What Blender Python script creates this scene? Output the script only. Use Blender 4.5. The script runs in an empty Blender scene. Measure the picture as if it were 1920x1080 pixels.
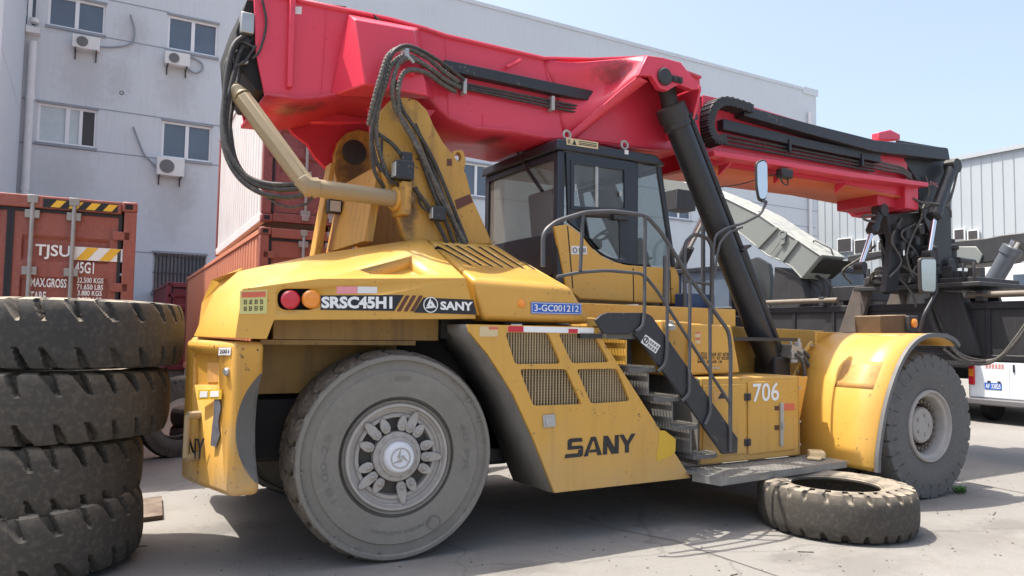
import bpy, bmesh, math, random
from mathutils import Vector, Matrix
from mathutils.geometry import tessellate_polygon
random.seed(7)
SC = bpy.context.scene
COL = SC.collection
V = Vector
PI = math.pi

# ------------------------------------------------------------------ camera
CAM = V((-2.1505, -7.0170, 1.7451))
YAW, PITCH, ROLL, FOC = 0.52134, 0.061517, 0.014922, 1395.4
_f = V((math.sin(YAW)*math.cos(PITCH), math.cos(YAW)*math.cos(PITCH), math.sin(PITCH)))
_r = V((math.cos(YAW), -math.sin(YAW), 0))
_u = _r.cross(_f)
RT = math.cos(ROLL)*_r + math.sin(ROLL)*_u
UP = -math.sin(ROLL)*_r + math.cos(ROLL)*_u
cd = bpy.data.cameras.new('camera')
cam = bpy.data.objects.new('camera', cd); COL.objects.link(cam)
cd.sensor_width = 36; cd.lens = FOC*36/1920
cd.clip_start = 0.05; cd.clip_end = 2000
M = Matrix.Identity(4)
for i, c in enumerate((RT, UP, -_f, CAM)):
    for j in range(3): M[j][i] = c[j]
cam.matrix_world = M
SC.camera = cam

# ------------------------------------------------------------------ light
SUN = V((-0.34, 0.24, 1.0)).normalized()
EL = math.asin(SUN.z); AZ = math.atan2(SUN.x, SUN.y)
w = bpy.data.worlds.new('World'); SC.world = w; w.use_nodes = True
nt = w.node_tree; bg = nt.nodes['Background']
sky = nt.nodes.new('ShaderNodeTexSky'); sky.sky_type = 'NISHITA'; sky.sun_disc = False
sky.sun_elevation = EL; sky.sun_rotation = AZ; sky.air_density = 1.0; sky.dust_density = 4.6; sky.ozone_density = 2.3
hs = nt.nodes.new('ShaderNodeHueSaturation'); hs.inputs['Saturation'].default_value = .80; hs.inputs['Value'].default_value = 1.05
nt.links.new(sky.outputs['Color'], hs.inputs['Color']); nt.links.new(hs.outputs['Color'], bg.inputs['Color']); bg.inputs['Strength'].default_value = 0.15
sd = bpy.data.lights.new('sun', 'SUN'); sd.energy = 3.7; sd.angle = math.radians(0.5); sd.color = (1, .955, .88)
so = bpy.data.objects.new('sun', sd); COL.objects.link(so)
so.rotation_euler = (-SUN).to_track_quat('-Z', 'Y').to_euler(); so.location = (0, 0, 30)
SC.view_settings.view_transform = 'Standard'; SC.view_settings.look = 'None'
SC.view_settings.gamma = 1; SC.view_settings.exposure = 1.06

# ------------------------------------------------------------------ measuring: a sight line meets a real plane of the place
def ray(px, py): return _f + RT*((px-960)/FOC) - UP*((py-540)/FOC)
def _ray(px, py):
    return (RT*((px-960)/FOC) - UP*((py-540)/FOC) + _f)
def at(px, py, x=None, y=None, z=None):
    d = _ray(px, py)
    if x is not None: t = (x-CAM.x)/d.x
    elif y is not None: t = (y-CAM.y)/d.y
    else: t = (z-CAM.z)/d.z
    return CAM + d*t
def on_plane(px, py, p0, n):
    d = _ray(px, py); return CAM + d*((p0-CAM).dot(n)/d.dot(n))
def ys(pts, y): return [at(a, b, y=y) for a, b in pts]
def xs_(pts, x): return [at(a, b, x=x) for a, b in pts]

# ------------------------------------------------------------------ materials
def _n(t, kind, **kw):
    n = t.nodes.new(kind)
    for k, v in kw.items(): setattr(n, k, v)
    return n
def mat(name, base, rough=.5, metal=0., var=.12, scale=2.0, dust=0., dustc=(.33, .285, .22), low=0., lowh=1.2,
        bump=0., bscale=40., chip=0., chipc=(.09, .05, .03), spot=0., spotc=(.05, .04, .035), streak=0., coat=0., fine=0.):
    m = bpy.data.materials.new(name); m.use_nodes = True; t = m.node_tree; L = t.links.new
    b = t.nodes['Principled BSDF']
    geo = _n(t, 'ShaderNodeNewGeometry'); pos = geo.outputs['Position']
    nz = _n(t, 'ShaderNodeTexNoise'); nz.inputs['Scale'].default_value = scale; nz.inputs['Detail'].default_value = 6
    nz.inputs['Roughness'].default_value = .62
    L(pos, nz.inputs['Vector'])
    mx = _n(t, 'ShaderNodeMix', data_type='RGBA')
    c0 = [max(0, c*(1-var*1.6)) for c in base]; c1 = [min(1, c*(1+var*1.2)) for c in base]
    mx.inputs[6].default_value = (*c0, 1); mx.inputs[7].default_value = (*c1, 1)
    L(nz.outputs['Fac'], mx.inputs[0]); col = mx.outputs[2]
    def mixin(col, fac, c, amount=1.0):
        q = _n(t, 'ShaderNodeMix', data_type='RGBA'); q.inputs[7].default_value = (*c, 1)
        L(col, q.inputs[6])
        a = _n(t, 'ShaderNodeMath', operation='MULTIPLY', use_clamp=True); a.inputs[1].default_value = amount
        L(fac, a.inputs[0]); L(a.outputs[0], q.inputs[0]); return q.outputs[2]
    def ramp(src, lo, hi):
        q = _n(t, 'ShaderNodeMapRange'); q.inputs['From Min'].default_value = lo; q.inputs['From Max'].default_value = hi
        L(src, q.inputs['Value']); return q.outputs[0]
    if fine:
        n3 = _n(t, 'ShaderNodeTexNoise'); n3.inputs['Scale'].default_value = 28; n3.inputs['Detail'].default_value = 8
        L(pos, n3.inputs['Vector']); col = mixin(col, ramp(n3.outputs['Fac'], .48, .72), dustc, fine)
    if streak:
        mp = _n(t, 'ShaderNodeMapping'); mp.inputs['Scale'].default_value = (9, 9, .7); L(pos, mp.inputs['Vector'])
        n4 = _n(t, 'ShaderNodeTexNoise'); n4.inputs['Scale'].default_value = 1.6; n4.inputs['Detail'].default_value = 5
        L(mp.outputs[0], n4.inputs['Vector']); col = mixin(col, ramp(n4.outputs['Fac'], .52, .8), spotc, streak)
    if chip:
        n8 = _n(t, 'ShaderNodeTexNoise'); n8.inputs['Scale'].default_value = 26; n8.inputs['Detail'].default_value = 4; n8.inputs['Roughness'].default_value = .55; L(pos, n8.inputs['Vector'])
        n9 = _n(t, 'ShaderNodeTexNoise'); n9.inputs['Scale'].default_value = 2.1; n9.inputs['Detail'].default_value = 3; L(pos, n9.inputs['Vector'])
        a9 = _n(t, 'ShaderNodeMath', operation='MULTIPLY_ADD'); L(n9.outputs['Fac'], a9.inputs[0]); a9.inputs[1].default_value = .35; L(n8.outputs['Fac'], a9.inputs[2])
        col = mixin(col, ramp(a9.outputs[0], .86, .885), chipc, chip)
    if spot:
        n2 = _n(t, 'ShaderNodeTexNoise'); n2.inputs['Scale'].default_value = scale*4.3; n2.inputs['Detail'].default_value = 9
        n2.inputs['Roughness'].default_value = .7; L(pos, n2.inputs['Vector'])
        col = mixin(col, ramp(n2.outputs['Fac'], .62, .70), spotc, spot)
    if dust:
        sp = _n(t, 'ShaderNodeSeparateXYZ'); L(geo.outputs['Normal'], sp.inputs[0])
        up = ramp(sp.outputs['Z'], .2, .95)
        n5 = _n(t, 'ShaderNodeTexNoise'); n5.inputs['Scale'].default_value = 5; n5.inputs['Detail'].default_value = 7
        L(pos, n5.inputs['Vector'])
        a = _n(t, 'ShaderNodeMath', operation='MULTIPLY'); L(up, a.inputs[0]); L(ramp(n5.outputs['Fac'], .25, .7), a.inputs[1])
        col = mixin(col, a.outputs[0], dustc, dust)
    if low:
        sp2 = _n(t, 'ShaderNodeSeparateXYZ'); L(pos, sp2.inputs[0])
        n6 = _n(t, 'ShaderNodeTexNoise'); n6.inputs['Scale'].default_value = 3.5; n6.inputs['Detail'].default_value = 8
        L(pos, n6.inputs['Vector'])
        hh = _n(t, 'ShaderNodeMath', operation='MULTIPLY_ADD'); L(n6.outputs['Fac'], hh.inputs[0]); hh.inputs[1].default_value = 1.1
        L(sp2.outputs['Z'], hh.inputs[2])
        col = mixin(col, ramp(hh.outputs[0], lowh+.4, lowh-.35), dustc, low)
    L(col, b.inputs['Base Color'])
    rr = _n(t, 'ShaderNodeMapRange'); rr.inputs['To Min'].default_value = max(.04, rough-.1); rr.inputs['To Max'].default_value = min(1, rough+.15)
    L(nz.outputs['Fac'], rr.inputs['Value']); L(rr.outputs[0], b.inputs['Roughness'])
    b.inputs['Metallic'].default_value = metal
    if coat: b.inputs['Coat Weight'].default_value = coat; b.inputs['Coat Roughness'].default_value = .12
    if bump:
        nb = _n(t, 'ShaderNodeTexNoise'); nb.inputs['Scale'].default_value = bscale; nb.inputs['Detail'].default_value = 6
        L(pos, nb.inputs['Vector'])
        bp = _n(t, 'ShaderNodeBump'); bp.inputs['Strength'].default_value = bump; bp.inputs['Distance'].default_value = .02
        L(nb.outputs['Fac'], bp.inputs['Height']); L(bp.outputs[0], b.inputs['Normal'])
    return m
def glass(name, tint=(.75, .8, .8), refl=.9, mix=.0):
    m = bpy.data.materials.new(name); m.use_nodes = True; t = m.node_tree; L = t.links.new
    t.nodes.remove(t.nodes['Principled BSDF']); out = t.nodes['Material Output']
    tr = _n(t, 'ShaderNodeBsdfTransparent'); tr.inputs[0].default_value = (*tint, 1)
    gl = _n(t, 'ShaderNodeBsdfGlossy'); gl.inputs['Roughness'].default_value = .03; gl.inputs[0].default_value = (refl, refl, refl, 1)
    df = _n(t, 'ShaderNodeBsdfDiffuse'); df.inputs[0].default_value = (.35, .33, .3, 1)
    lw = _n(t, 'ShaderNodeLayerWeight'); lw.inputs[0].default_value = .5
    p5 = _n(t, 'ShaderNodeMath', operation='POWER'); L(lw.outputs['Facing'], p5.inputs[0]); p5.inputs[1].default_value = 4.
    fr = _n(t, 'ShaderNodeMath', operation='MULTIPLY_ADD'); L(p5.outputs[0], fr.inputs[0]); fr.inputs[1].default_value = .75; fr.inputs[2].default_value = .06
    m0 = _n(t, 'ShaderNodeMixShader'); m0.inputs[0].default_value = mix; L(tr.outputs[0], m0.inputs[1]); L(df.outputs[0], m0.inputs[2])
    m1 = _n(t, 'ShaderNodeMixShader'); L(fr.outputs[0], m1.inputs[0]); L(m0.outputs[0], m1.inputs[1]); L(gl.outputs[0], m1.inputs[2])
    L(m1.outputs[0], out.inputs[0]); return m

YEL = (.60, .325, .055)
MT = dict(
 yellow=mat('yellow_paint', YEL, .36, chip=.7, bump=.05, bscale=2.5, fine=.06, var=.07, scale=1.2, dust=.30, dustc=(.52, .37, .17), spot=.12, streak=.10, spotc=(.22, .12, .04), coat=.12),
 yellow_low=mat('dusty_yellow_paint', YEL, .44, chip=.85, bump=.05, bscale=2.5, fine=.10, var=.09, scale=1.4, dust=.5, dustc=(.42, .31, .17), low=.55, lowh=1.1, spot=.25, streak=.25, spotc=(.17, .10, .05)),
 yellow_old=mat('stained_yellow_paint', (.50, .27, .05), .5, chip=.9, var=.14, scale=2.2, dust=.4, spot=.7, streak=.55, spotc=(.07, .035, .02)),
 cwt=mat('scraped_yellow_paint', (.56, .29, .045), .48, chip=.9, bump=.10, bscale=3, var=.15, scale=2.4, dust=.3, low=.75, lowh=1.15, spot=.5, streak=.3, spotc=(.10, .085, .08), dustc=(.33, .27, .19)),
 arch=mat('dusty_wheel_arch', (.165, .155, .14), .9, var=.3, scale=2.5, dust=.3, spot=.4, spotc=(.05, .048, .045), streak=.4, low=.35, lowh=1.3, dustc=(.26, .24, .21)),
 red=mat('red_paint', (.66, .043, .080), .36, chip=.45, chipc=(.16, .02, .025), bump=.04, bscale=2., var=.06, scale=.9, dust=.10, dustc=(.6, .25, .22), spot=.03, streak=.03, spotc=(.3, .02, .03), coat=.12),
 redd=mat('red_paint_oily_shaded', (.50, .025, .05), .38, var=.1, scale=1.2, spot=.5, spotc=(.12, .02, .03), streak=.2),  # deeper red puts the underside's shade into the base; spots are grease
 black=mat('black_paint', (.022, .023, .027), .42, chip=.7, chipc=(.16, .145, .13), var=.2, scale=2, dust=.28, spot=.10, spotc=(.10, .09, .08)),
 blackd=mat('dusty_black_steel', (.030, .030, .032), .55, var=.3, scale=3, dust=.5, spot=.25, spotc=(.12, .105, .09), streak=.2),
 darkcab=mat('dark_blue_grey_paint', (.020, .024, .033), .35, var=.2, scale=3, dust=.3, spot=.05, spotc=(.2, .2, .2)),
 hose=mat('black_hose', (.035, .033, .032), .6, var=.3, scale=9, dust=.3, fine=.15),
 hoseg=mat('dusty_grey_hose', (.095, .09, .082), .7, var=.3, scale=9, dust=.4, fine=.3),
 steel=mat('bare_steel', (.42, .42, .41), .35, .7, var=.2, scale=9, dust=.3, spot=.2),
 slat=mat('dusty_brown_slat', (.36, .27, .15), .6, var=.2, scale=6),
 rodb=mat('dusty_brown_rod', (.15, .12, .09), .6, var=.3, scale=5, dust=.5),
 rustbr=mat('rusty_brown_bracket', (.12, .075, .04), .7, var=.35, scale=8, dust=.9, dustc=(.45, .33, .2)),
 black_low=mat('mud_splashed_black_paint', (.022, .023, .027), .45, var=.2, scale=2, dust=.3, low=.7, lowh=1.0, dustc=(.17, .135, .10), spot=.2, spotc=(.10, .09, .08), chip=.6, chipc=(.16, .145, .13)),
 yellow_grime_shade=mat('shaded_oily_yellow_paint', (.25, .145, .035), .55, var=.2, scale=2.2, spot=.6, streak=.5, spotc=(.05, .03, .02), chip=.6),  # darkened base holds the under-hood shade; spots and streaks are oily grime
 recess=mat('dark_recess', (.075, .07, .064), .8, var=.3, scale=8, spot=.4, spotc=(.2, .18, .15)),  # recess floor coloured a darker grey than the rim
 rustgrey=mat('dusty_grey_brown_steel', (.12, .10, .085), .6, var=.3, scale=5, dust=.5, spot=.4, spotc=(.04, .03, .025)),
 red_patch=mat('red_paint_dark_patch', (.66, .043, .080), .40, var=.06, scale=.9, spot=.05, spotc=(.3, .02, .03), coat=.08),
 chrome=mat('chrome_rod', (.75, .75, .77), .12, 1., var=.05),
 galv=mat('galvanised_steel', (.42, .42, .40), .5, .4, var=.2, scale=8, dust=.4, spot=.3, spotc=(.16, .13, .1)),
 rail=mat('worn_grey_tube', (.085, .085, .09), .42, .3, var=.25, scale=8, dust=.3, spot=.3, spotc=(.2, .16, .12)),
 tread=mat('chequer_plate', (.34, .34, .33), .42, .65, var=.25, scale=6, spot=.5, spotc=(.12, .11, .1), dust=.35),
 tan=mat('sun_faded_tan_paint', (.29, .22, .125), .55, var=.14, scale=3, dust=.35, dustc=(.5, .43, .3), spot=.3, spotc=(.2, .13, .06)),
 rub_rear=mat('dusty_grey_rubber', (.195, .180, .155), .85, var=.24, scale=2.2, fine=.18, dust=.25, dustc=(.30, .275, .24), spot=.12, bump=.06, bscale=60),
 rub_tread=mat('worn_brown_tread_rubber', (.105, .088, .070), .9, var=.4, scale=4, fine=.6, spot=.5, spotc=(.03, .026, .024), bump=.55, bscale=45, dustc=(.28, .225, .17)),
 rub_front=mat('grey_rubber', (.105, .103, .10), .8, var=.16, scale=2.2, fine=.15, dust=.3, bump=.06, bscale=60),
 rub_old=mat('weathered_rubber', (.036, .034, .031), .82, var=.22, scale=1.6, dust=.85, dustc=(.42, .35, .26), fine=.07, streak=.12, spotc=(.10, .085, .07), bump=.10, bscale=35),
 rub_old2=mat('brown_weathered_rubber', (.055, .048, .039), .86, var=.22, scale=1.5, dust=.85, dustc=(.42, .35, .26), fine=.10, streak=.12, spotc=(.035, .03, .027), bump=.12, bscale=35),
 rub_dark=mat('black_rubber', (.02, .02, .021), .8, var=.3, scale=4, dust=.4),
 rim=mat('dusty_grey_rim', (.36, .335, .31), .6, .15, var=.18, scale=8, dust=.3, fine=.25, spot=.2, spotc=(.12, .10, .08)),
 cap=mat('pale_grey_cap', (.62, .63, .66), .5, var=.06, scale=8),
 void=mat('dark_interior', (.012, .012, .013), .8, var=.3),
 white=mat('white_paint', (.78, .78, .76), .45, var=.05, scale=4),
 ink=mat('black_ink', (.015, .015, .018), .5, var=.05),
 blue=mat('blue_plate', (.02, .11, .48), .4, var=.05),
 label=mat('cream_label', (.62, .48, .27), .5, var=.1, scale=20),
 labelw=mat('white_label', (.72, .70, .68), .5, var=.08, scale=20),
 labely=mat('pale_yellow_label', (.60, .55, .20), .5, var=.08, scale=20),
 labelr=mat('red_label', (.62, .13, .07), .5, var=.08, scale=20),
 labelo=mat('faded_orange_label', (.60, .32, .10), .5, var=.25, scale=14),
 pink=mat('pink_label', (.75, .28, .30), .5, var=.08, scale=20),
 brownl=mat('brown_label', (.11, .035, .02), .6, var=.2, scale=20),
 amber=mat('amber_lens', (.80, .26, .02), .2, var=.03, coat=.5),
 redlens=mat('red_lens', (.55, .015, .03), .2, var=.03, coat=.5),
 lampglass=mat('lamp_glass', (.55, .55, .53), .15, .3, var=.1),
 mirror=mat('mirror_face', (.62, .64, .66), .06, 1., var=.08, scale=6),
 glass=glass('cab_glass', (.60, .66, .66), mix=.10),
 glassd=glass('dusty_cab_glass', (.62, .60, .52), refl=.55, mix=.34),
 tread_dark=mat('dusty_dark_step_metal', (.13, .125, .115), .6, .3, var=.3, scale=8, dust=.6, dustc=(.40, .36, .30), spot=.3),
 yw=mat('touch_up_yellow', (.60, .37, .03), .5, var=.08, scale=6),
)

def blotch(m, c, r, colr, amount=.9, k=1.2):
    """a patch of colour with a ragged edge at one place of a painted surface"""
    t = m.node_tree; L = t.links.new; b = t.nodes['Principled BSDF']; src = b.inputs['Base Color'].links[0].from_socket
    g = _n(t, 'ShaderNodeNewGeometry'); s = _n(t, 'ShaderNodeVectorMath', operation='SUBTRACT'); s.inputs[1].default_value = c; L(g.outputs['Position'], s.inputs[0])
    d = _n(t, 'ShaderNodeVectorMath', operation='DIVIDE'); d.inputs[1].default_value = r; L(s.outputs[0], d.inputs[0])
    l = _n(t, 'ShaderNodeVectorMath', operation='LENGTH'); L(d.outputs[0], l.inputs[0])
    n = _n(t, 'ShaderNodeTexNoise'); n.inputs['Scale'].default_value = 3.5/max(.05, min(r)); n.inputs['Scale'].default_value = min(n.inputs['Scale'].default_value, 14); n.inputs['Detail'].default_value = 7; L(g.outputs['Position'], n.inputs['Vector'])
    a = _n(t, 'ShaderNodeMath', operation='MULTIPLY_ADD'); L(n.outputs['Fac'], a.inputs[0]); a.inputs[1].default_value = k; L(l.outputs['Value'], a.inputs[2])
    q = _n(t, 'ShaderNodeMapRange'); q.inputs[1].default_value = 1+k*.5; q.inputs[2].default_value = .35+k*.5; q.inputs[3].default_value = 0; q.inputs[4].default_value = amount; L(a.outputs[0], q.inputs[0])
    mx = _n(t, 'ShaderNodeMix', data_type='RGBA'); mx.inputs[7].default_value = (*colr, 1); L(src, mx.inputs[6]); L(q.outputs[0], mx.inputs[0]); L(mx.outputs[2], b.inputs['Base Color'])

# ------------------------------------------------------------------ objects
def tag(o, label=None, cat=None, group=None, kind=None):
    if label: o['label'] = label
    if cat: o['category'] = cat
    if group: o['group'] = group
    if kind: o['kind'] = kind
    return o
def empty(name, loc=(0, 0, 0), rot=(0, 0, 0)):
    o = bpy.data.objects.new(name, None); COL.objects.link(o); o.location = loc; o.rotation_euler = rot
    o.empty_display_size = .3; return o
def origin(p):
    """world place of a parent's origin (only for unrotated parents)"""
    v = V((0, 0, 0))
    while p is not None: v += V(p.location); p = p.parent
    return v
class MB:
    def __init__(s): s.v = []; s.f = []; s.mi = []; s.m = 0
    def add(s, vs, fs):
        k = len(s.v); s.v += [V(a) for a in vs]; s.f += [[i+k for i in f] for f in fs]; s.mi += [s.m]*len(fs); return s
    def box(s, a, b):
        x0, y0, z0 = [min(p, q) for p, q in zip(a, b)]; x1, y1, z1 = [max(p, q) for p, q in zip(a, b)]
        return s.add([(x0,y0,z0),(x1,y0,z0),(x1,y1,z0),(x0,y1,z0),(x0,y0,z1),(x1,y0,z1),(x1,y1,z1),(x0,y1,z1)],
            [(0,3,2,1),(4,5,6,7),(0,1,5,4),(1,2,6,5),(2,3,7,6),(3,0,4,7)])
    def obox(s, c, ax, ay, az):
        c, ax, ay, az = V(c), V(ax), V(ay), V(az)
        vs = [c+i*ax+j*ay+k*az for k in (-1, 1) for i, j in ((-1,-1),(1,-1),(1,1),(-1,1))]
        return s.add(vs, [(0,3,2,1),(4,5,6,7),(0,1,5,4),(1,2,6,5),(2,3,7,6),(3,0,4,7)])
    def extrude(s, pts, d, holes=()):
        """solid: polygon pts (3-D, planar) with holes pushed by vector d"""
        d = V(d); loops = [[V(p) for p in pts]] + [[V(p) for p in h] for h in holes]
        flat = [p for l in loops for p in l]; n = len(flat)
        if holes: tri = [tuple(t) for t in tessellate_polygon(loops)]
        else: tri = [tuple(range(n))]
        vs = flat + [p+d for p in flat]
        nrm = V((0, 0, 0))
        L0 = loops[0]
        for i in range(len(L0)): nrm += L0[i].cross(L0[(i+1) % len(L0)])
        fs = []
        for t in tri:
            if len(t) == 3:
                a, b, c = [flat[i] for i in t]
                if (b-a).cross(c-a).dot(d) > 0: t = t[::-1]
            elif nrm.dot(d) > 0: t = t[::-1]
            fs.append(t); fs.append(tuple(i+n for i in t[::-1]))
        o = 0
        for l in loops:
            m = len(l)
            for i in range(m): fs.append((o+i, o+(i+1) % m, o+(i+1) % m+n, o+i+n))
            o += m
        return s.add(vs, fs)
    def prism(s, px, y0, y1): return s.extrude(ys(px, y0), (0, y1-y0, 0))
    def tube(s, path, r, n=10, caps=True, rib=0., pitch=.03):
        path = [V(p) for p in path]; vs = []; fs = []
        d = (path[1]-path[0]).normalized()
        ref = V((0, 0, 1)) if abs(d.z) < .9 else V((1, 0, 0))
        u = d.cross(ref).normalized(); acc = 0
        for i, p in enumerate(path):
            if i: acc += (p-path[i-1]).length
            a = path[max(i-1, 0)]; b = path[min(i+1, len(path)-1)]; d2 = (b-a)
            d2 = d2.normalized() if d2.length > 1e-9 else d
            u = (u-d2*u.dot(d2)).normalized(); v = d2.cross(u); d = d2
            rr = r[i] if isinstance(r, (list, tuple)) else r
            if rib: rr = rr*(1+rib*(1 if (acc/pitch) % 1 < .5 else -1))
            for k in range(n):
                t = 2*PI*k/n; vs.append(p+(u*math.cos(t)+v*math.sin(t))*rr)
        m = len(path)
        for i in range(m-1):
            for k in range(n): fs.append((i*n+k, i*n+(k+1) % n, (i+1)*n+(k+1) % n, (i+1)*n+k))
        if caps: fs.append(tuple(range(n))[::-1]); fs.append(tuple((m-1)*n+k for k in range(n)))
        return s.add(vs, fs)
    def lathe(s, prof, c=(0, 0, 0), axis=(0, 0, 1), n=32, close=False, caps=True):
        """prof: (radius, along axis)"""
        c, a = V(c), V(axis).normalized(); ref = V((0, 0, 1)) if abs(a.z) < .9 else V((1, 0, 0))
        u = a.cross(ref).normalized(); v = a.cross(u); vs = []; fs = []
        for r, h in prof:
            for k in range(n):
                t = 2*PI*k/n; vs.append(c+a*h+(u*math.cos(t)+v*math.sin(t))*r)
        m = len(prof)
        for i in range(m-1 if not close else m):
            j = (i+1) % m
            for k in range(n): fs.append((i*n+k, i*n+(k+1) % n, j*n+(k+1) % n, j*n+k))
        if not close and caps:
            if prof[0][0] > 1e-6: fs.append(tuple(range(n))[::-1])
            if prof[-1][0] > 1e-6: fs.append(tuple((m-1)*n+k for k in range(n)))
        return s.add(vs, fs)
    def grid(s, rows, closed=False):
        n = len(rows[0]); vs = [p for r in rows for p in r]; fs = []
        for i in range(len(rows)-1):
            for k in range(n if closed else n-1):
                fs.append((i*n+k, i*n+(k+1) % n, (i+1)*n+(k+1) % n, (i+1)*n+k))
        return s.add(vs, fs)
    def split(s):
        """loose pieces that neither share a vertex nor touch, each as a shape of its own"""
        par = list(range(len(s.v)))
        def find(i):
            while par[i] != i: par[i] = par[par[i]]; i = par[i]
            return i
        for f in s.f:
            for i in f[1:]: par[find(i)] = find(f[0])
        grp = {}
        for i in range(len(s.v)): grp.setdefault(find(i), []).append(i)
        bx = []
        for g_ in grp.values():
            P = [s.v[i] for i in g_]; e = .004
            bx.append([set(g_), [min(p[k] for p in P)-e for k in range(3)], [max(p[k] for p in P)+e for k in range(3)]])
        done = False
        while not done:
            done = True
            for i in range(len(bx)):
                for j in range(i+1, len(bx)):
                    if all(bx[i][1][k] <= bx[j][2][k] and bx[j][1][k] <= bx[i][2][k] for k in range(3)):
                        bx[i] = [bx[i][0] | bx[j][0], [min(a, b) for a, b in zip(bx[i][1], bx[j][1])], [max(a, b) for a, b in zip(bx[i][2], bx[j][2])]]
                        del bx[j]; done = False; break
                if not done: break
        out = []
        for g_, _, _ in bx:
            m = MB(); o = sorted(g_); mp = {a: b for b, a in enumerate(o)}; m.v = [s.v[i] for i in o]
            for f, q in zip(s.f, s.mi):
                if f[0] in g_: m.f.append([mp[i] for i in f]); m.mi.append(q)
            out.append(m)
        return out
    def build(s, name, mats, parent=None, bevel=0., seg=2, sharp=35, local=False, fix=True):
        me = bpy.data.meshes.new(name); me.from_pydata([tuple(v) for v in s.v], [], [tuple(f) for f in s.f])
        if not isinstance(mats, (list, tuple)): mats = [mats]
        for m in mats: me.materials.append(MT[m] if isinstance(m, str) else m)
        me.polygons.foreach_set('material_index', s.mi)
        if fix:
            bm = bmesh.new(); bm.from_mesh(me); bmesh.ops.recalc_face_normals(bm, faces=bm.faces); bm.to_mesh(me); bm.free()
        me.polygons.foreach_set('use_smooth', [True]*len(me.polygons))
        me.set_sharp_from_angle(angle=math.radians(sharp)); me.update()
        o = bpy.data.objects.new(name, me); COL.objects.link(o)
        if parent is not None:
            o.parent = parent
            if not local: o.location = -origin(parent)
        if bevel:
            b = o.modifiers.new('bevel', 'BEVEL'); b.width = bevel; b.segments = seg; b.limit_method = 'ANGLE'; b.angle_limit = math.radians(35)
            b.harden_normals = False
        return o
def bake(o):
    """turn an object's modifiers into plain mesh"""
    dg = bpy.context.evaluated_depsgraph_get(); me = bpy.data.meshes.new_from_object(o.evaluated_get(dg))
    old = o.data; o.modifiers.clear(); o.data = me; bpy.data.meshes.remove(old); return o
def cut(o, mb):
    c = mb.build('cutter', 'void', None)
    b = o.modifiers.new('cut', 'BOOLEAN'); b.operation = 'DIFFERENCE'; b.object = c; b.solver = 'EXACT'
    bpy.context.view_layer.update(); bake(o); me = c.data; bpy.data.objects.remove(c); bpy.data.meshes.remove(me)
    return o
def crv(pts, k=8):
    """smooth path through points"""
    p = [V(a) for a in pts]; p = [2*p[0]-p[1]]+p+[2*p[-1]-p[-2]]; out = []
    for i in range(1, len(p)-2):
        a, b, c, d = p[i-1:i+3]
        for j in range(k):
            t = j/k
            out.append(.5*((2*b)+(c-a)*t+(2*a-5*b+4*c-d)*t*t+(3*b-a-3*c+d)*t**3))
    return out+[p[-2]]
def rounded(pts, r, k=4):
    """polygon with rounded corners (pts 3-D)"""
    out = []; n = len(pts); pts = [V(p) for p in pts]
    for i in range(n):
        a, b, c = pts[i-1], pts[i], pts[(i+1) % n]
        u = (a-b); w_ = (c-b); rr = min(r, u.length*.45, w_.length*.45); p0 = b+u.normalized()*rr; p1 = b+w_.normalized()*rr
        for j in range(k+1):
            t = j/k; out.append((1-t)**2*p0+2*t*(1-t)*b+t*t*p1)
    return out
def bend(pts, r=.06, k=4):
    """open path with rounded bends"""
    pts = [V(p) for p in pts]; out = [pts[0]]
    for i in range(1, len(pts)-1):
        a, b, c = pts[i-1:i+2]; u = a-b; w_ = c-b; rr = min(r, u.length*.45, w_.length*.45)
        p0 = b+u.normalized()*rr; p1 = b+w_.normalized()*rr
        for j in range(k+1):
            t = j/k; out.append((1-t)**2*p0+2*t*(1-t)*b+t*t*p1)
    return out+[pts[-1]]
_tc = {}
def glyphs(s, bold=0.):
    if (s, bold) in _tc: return _tc[(s, bold)]
    cu = bpy.data.curves.new('text', 'FONT'); cu.body = s; cu.offset = bold; cu.resolution_u = 3
    o = bpy.data.objects.new('text', cu); COL.objects.link(o)
    bpy.context.view_layer.update(); dg = bpy.context.evaluated_depsgraph_get(); me = bpy.data.meshes.new_from_object(o.evaluated_get(dg))
    vs = [v.co.copy() for v in me.vertices]; fs = [tuple(p.vertices) for p in me.polygons]
    bpy.data.objects.remove(o); bpy.data.curves.remove(cu); bpy.data.meshes.remove(me)
    x0 = min(v.x for v in vs); x1 = max(v.x for v in vs); y0 = min(v.y for v in vs); y1 = max(v.y for v in vs)
    vs = [V(((v.x-x0)/(x1-x0), (v.y-y0)/(y1-y0), 0)) for v in vs]
    _tc[(s, bold)] = (vs, fs); return vs, fs
def quad_pt(q, u, v):
    tl, tr, br, bl = q; return (bl*(1-u)+br*u)*(1-v)+(tl*(1-u)+tr*u)*v
def text_on(mb, s, q, out, bold=.01, u0=0, u1=1, v0=0, v1=1):
    """writing s fitted in the quad q (tl,tr,br,bl, 3-D), standing `out` proud"""
    vs, fs = glyphs(s, bold); out = V(out)
    return mb.add([quad_pt(q, u0+(u1-u0)*v.x, v0+(v1-v0)*v.y)+out for v in vs], fs)
def plate_on(mb, q, out, u0=0, u1=1, v0=0, v1=1, th=.8):
    out = V(out); p = [quad_pt(q, a, b) for a, b in ((u0, v1), (u1, v1), (u1, v0), (u0, v0))]
    return mb.extrude([a+out for a in p], -out*th)
NY = V((0, -1, 0))
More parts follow.
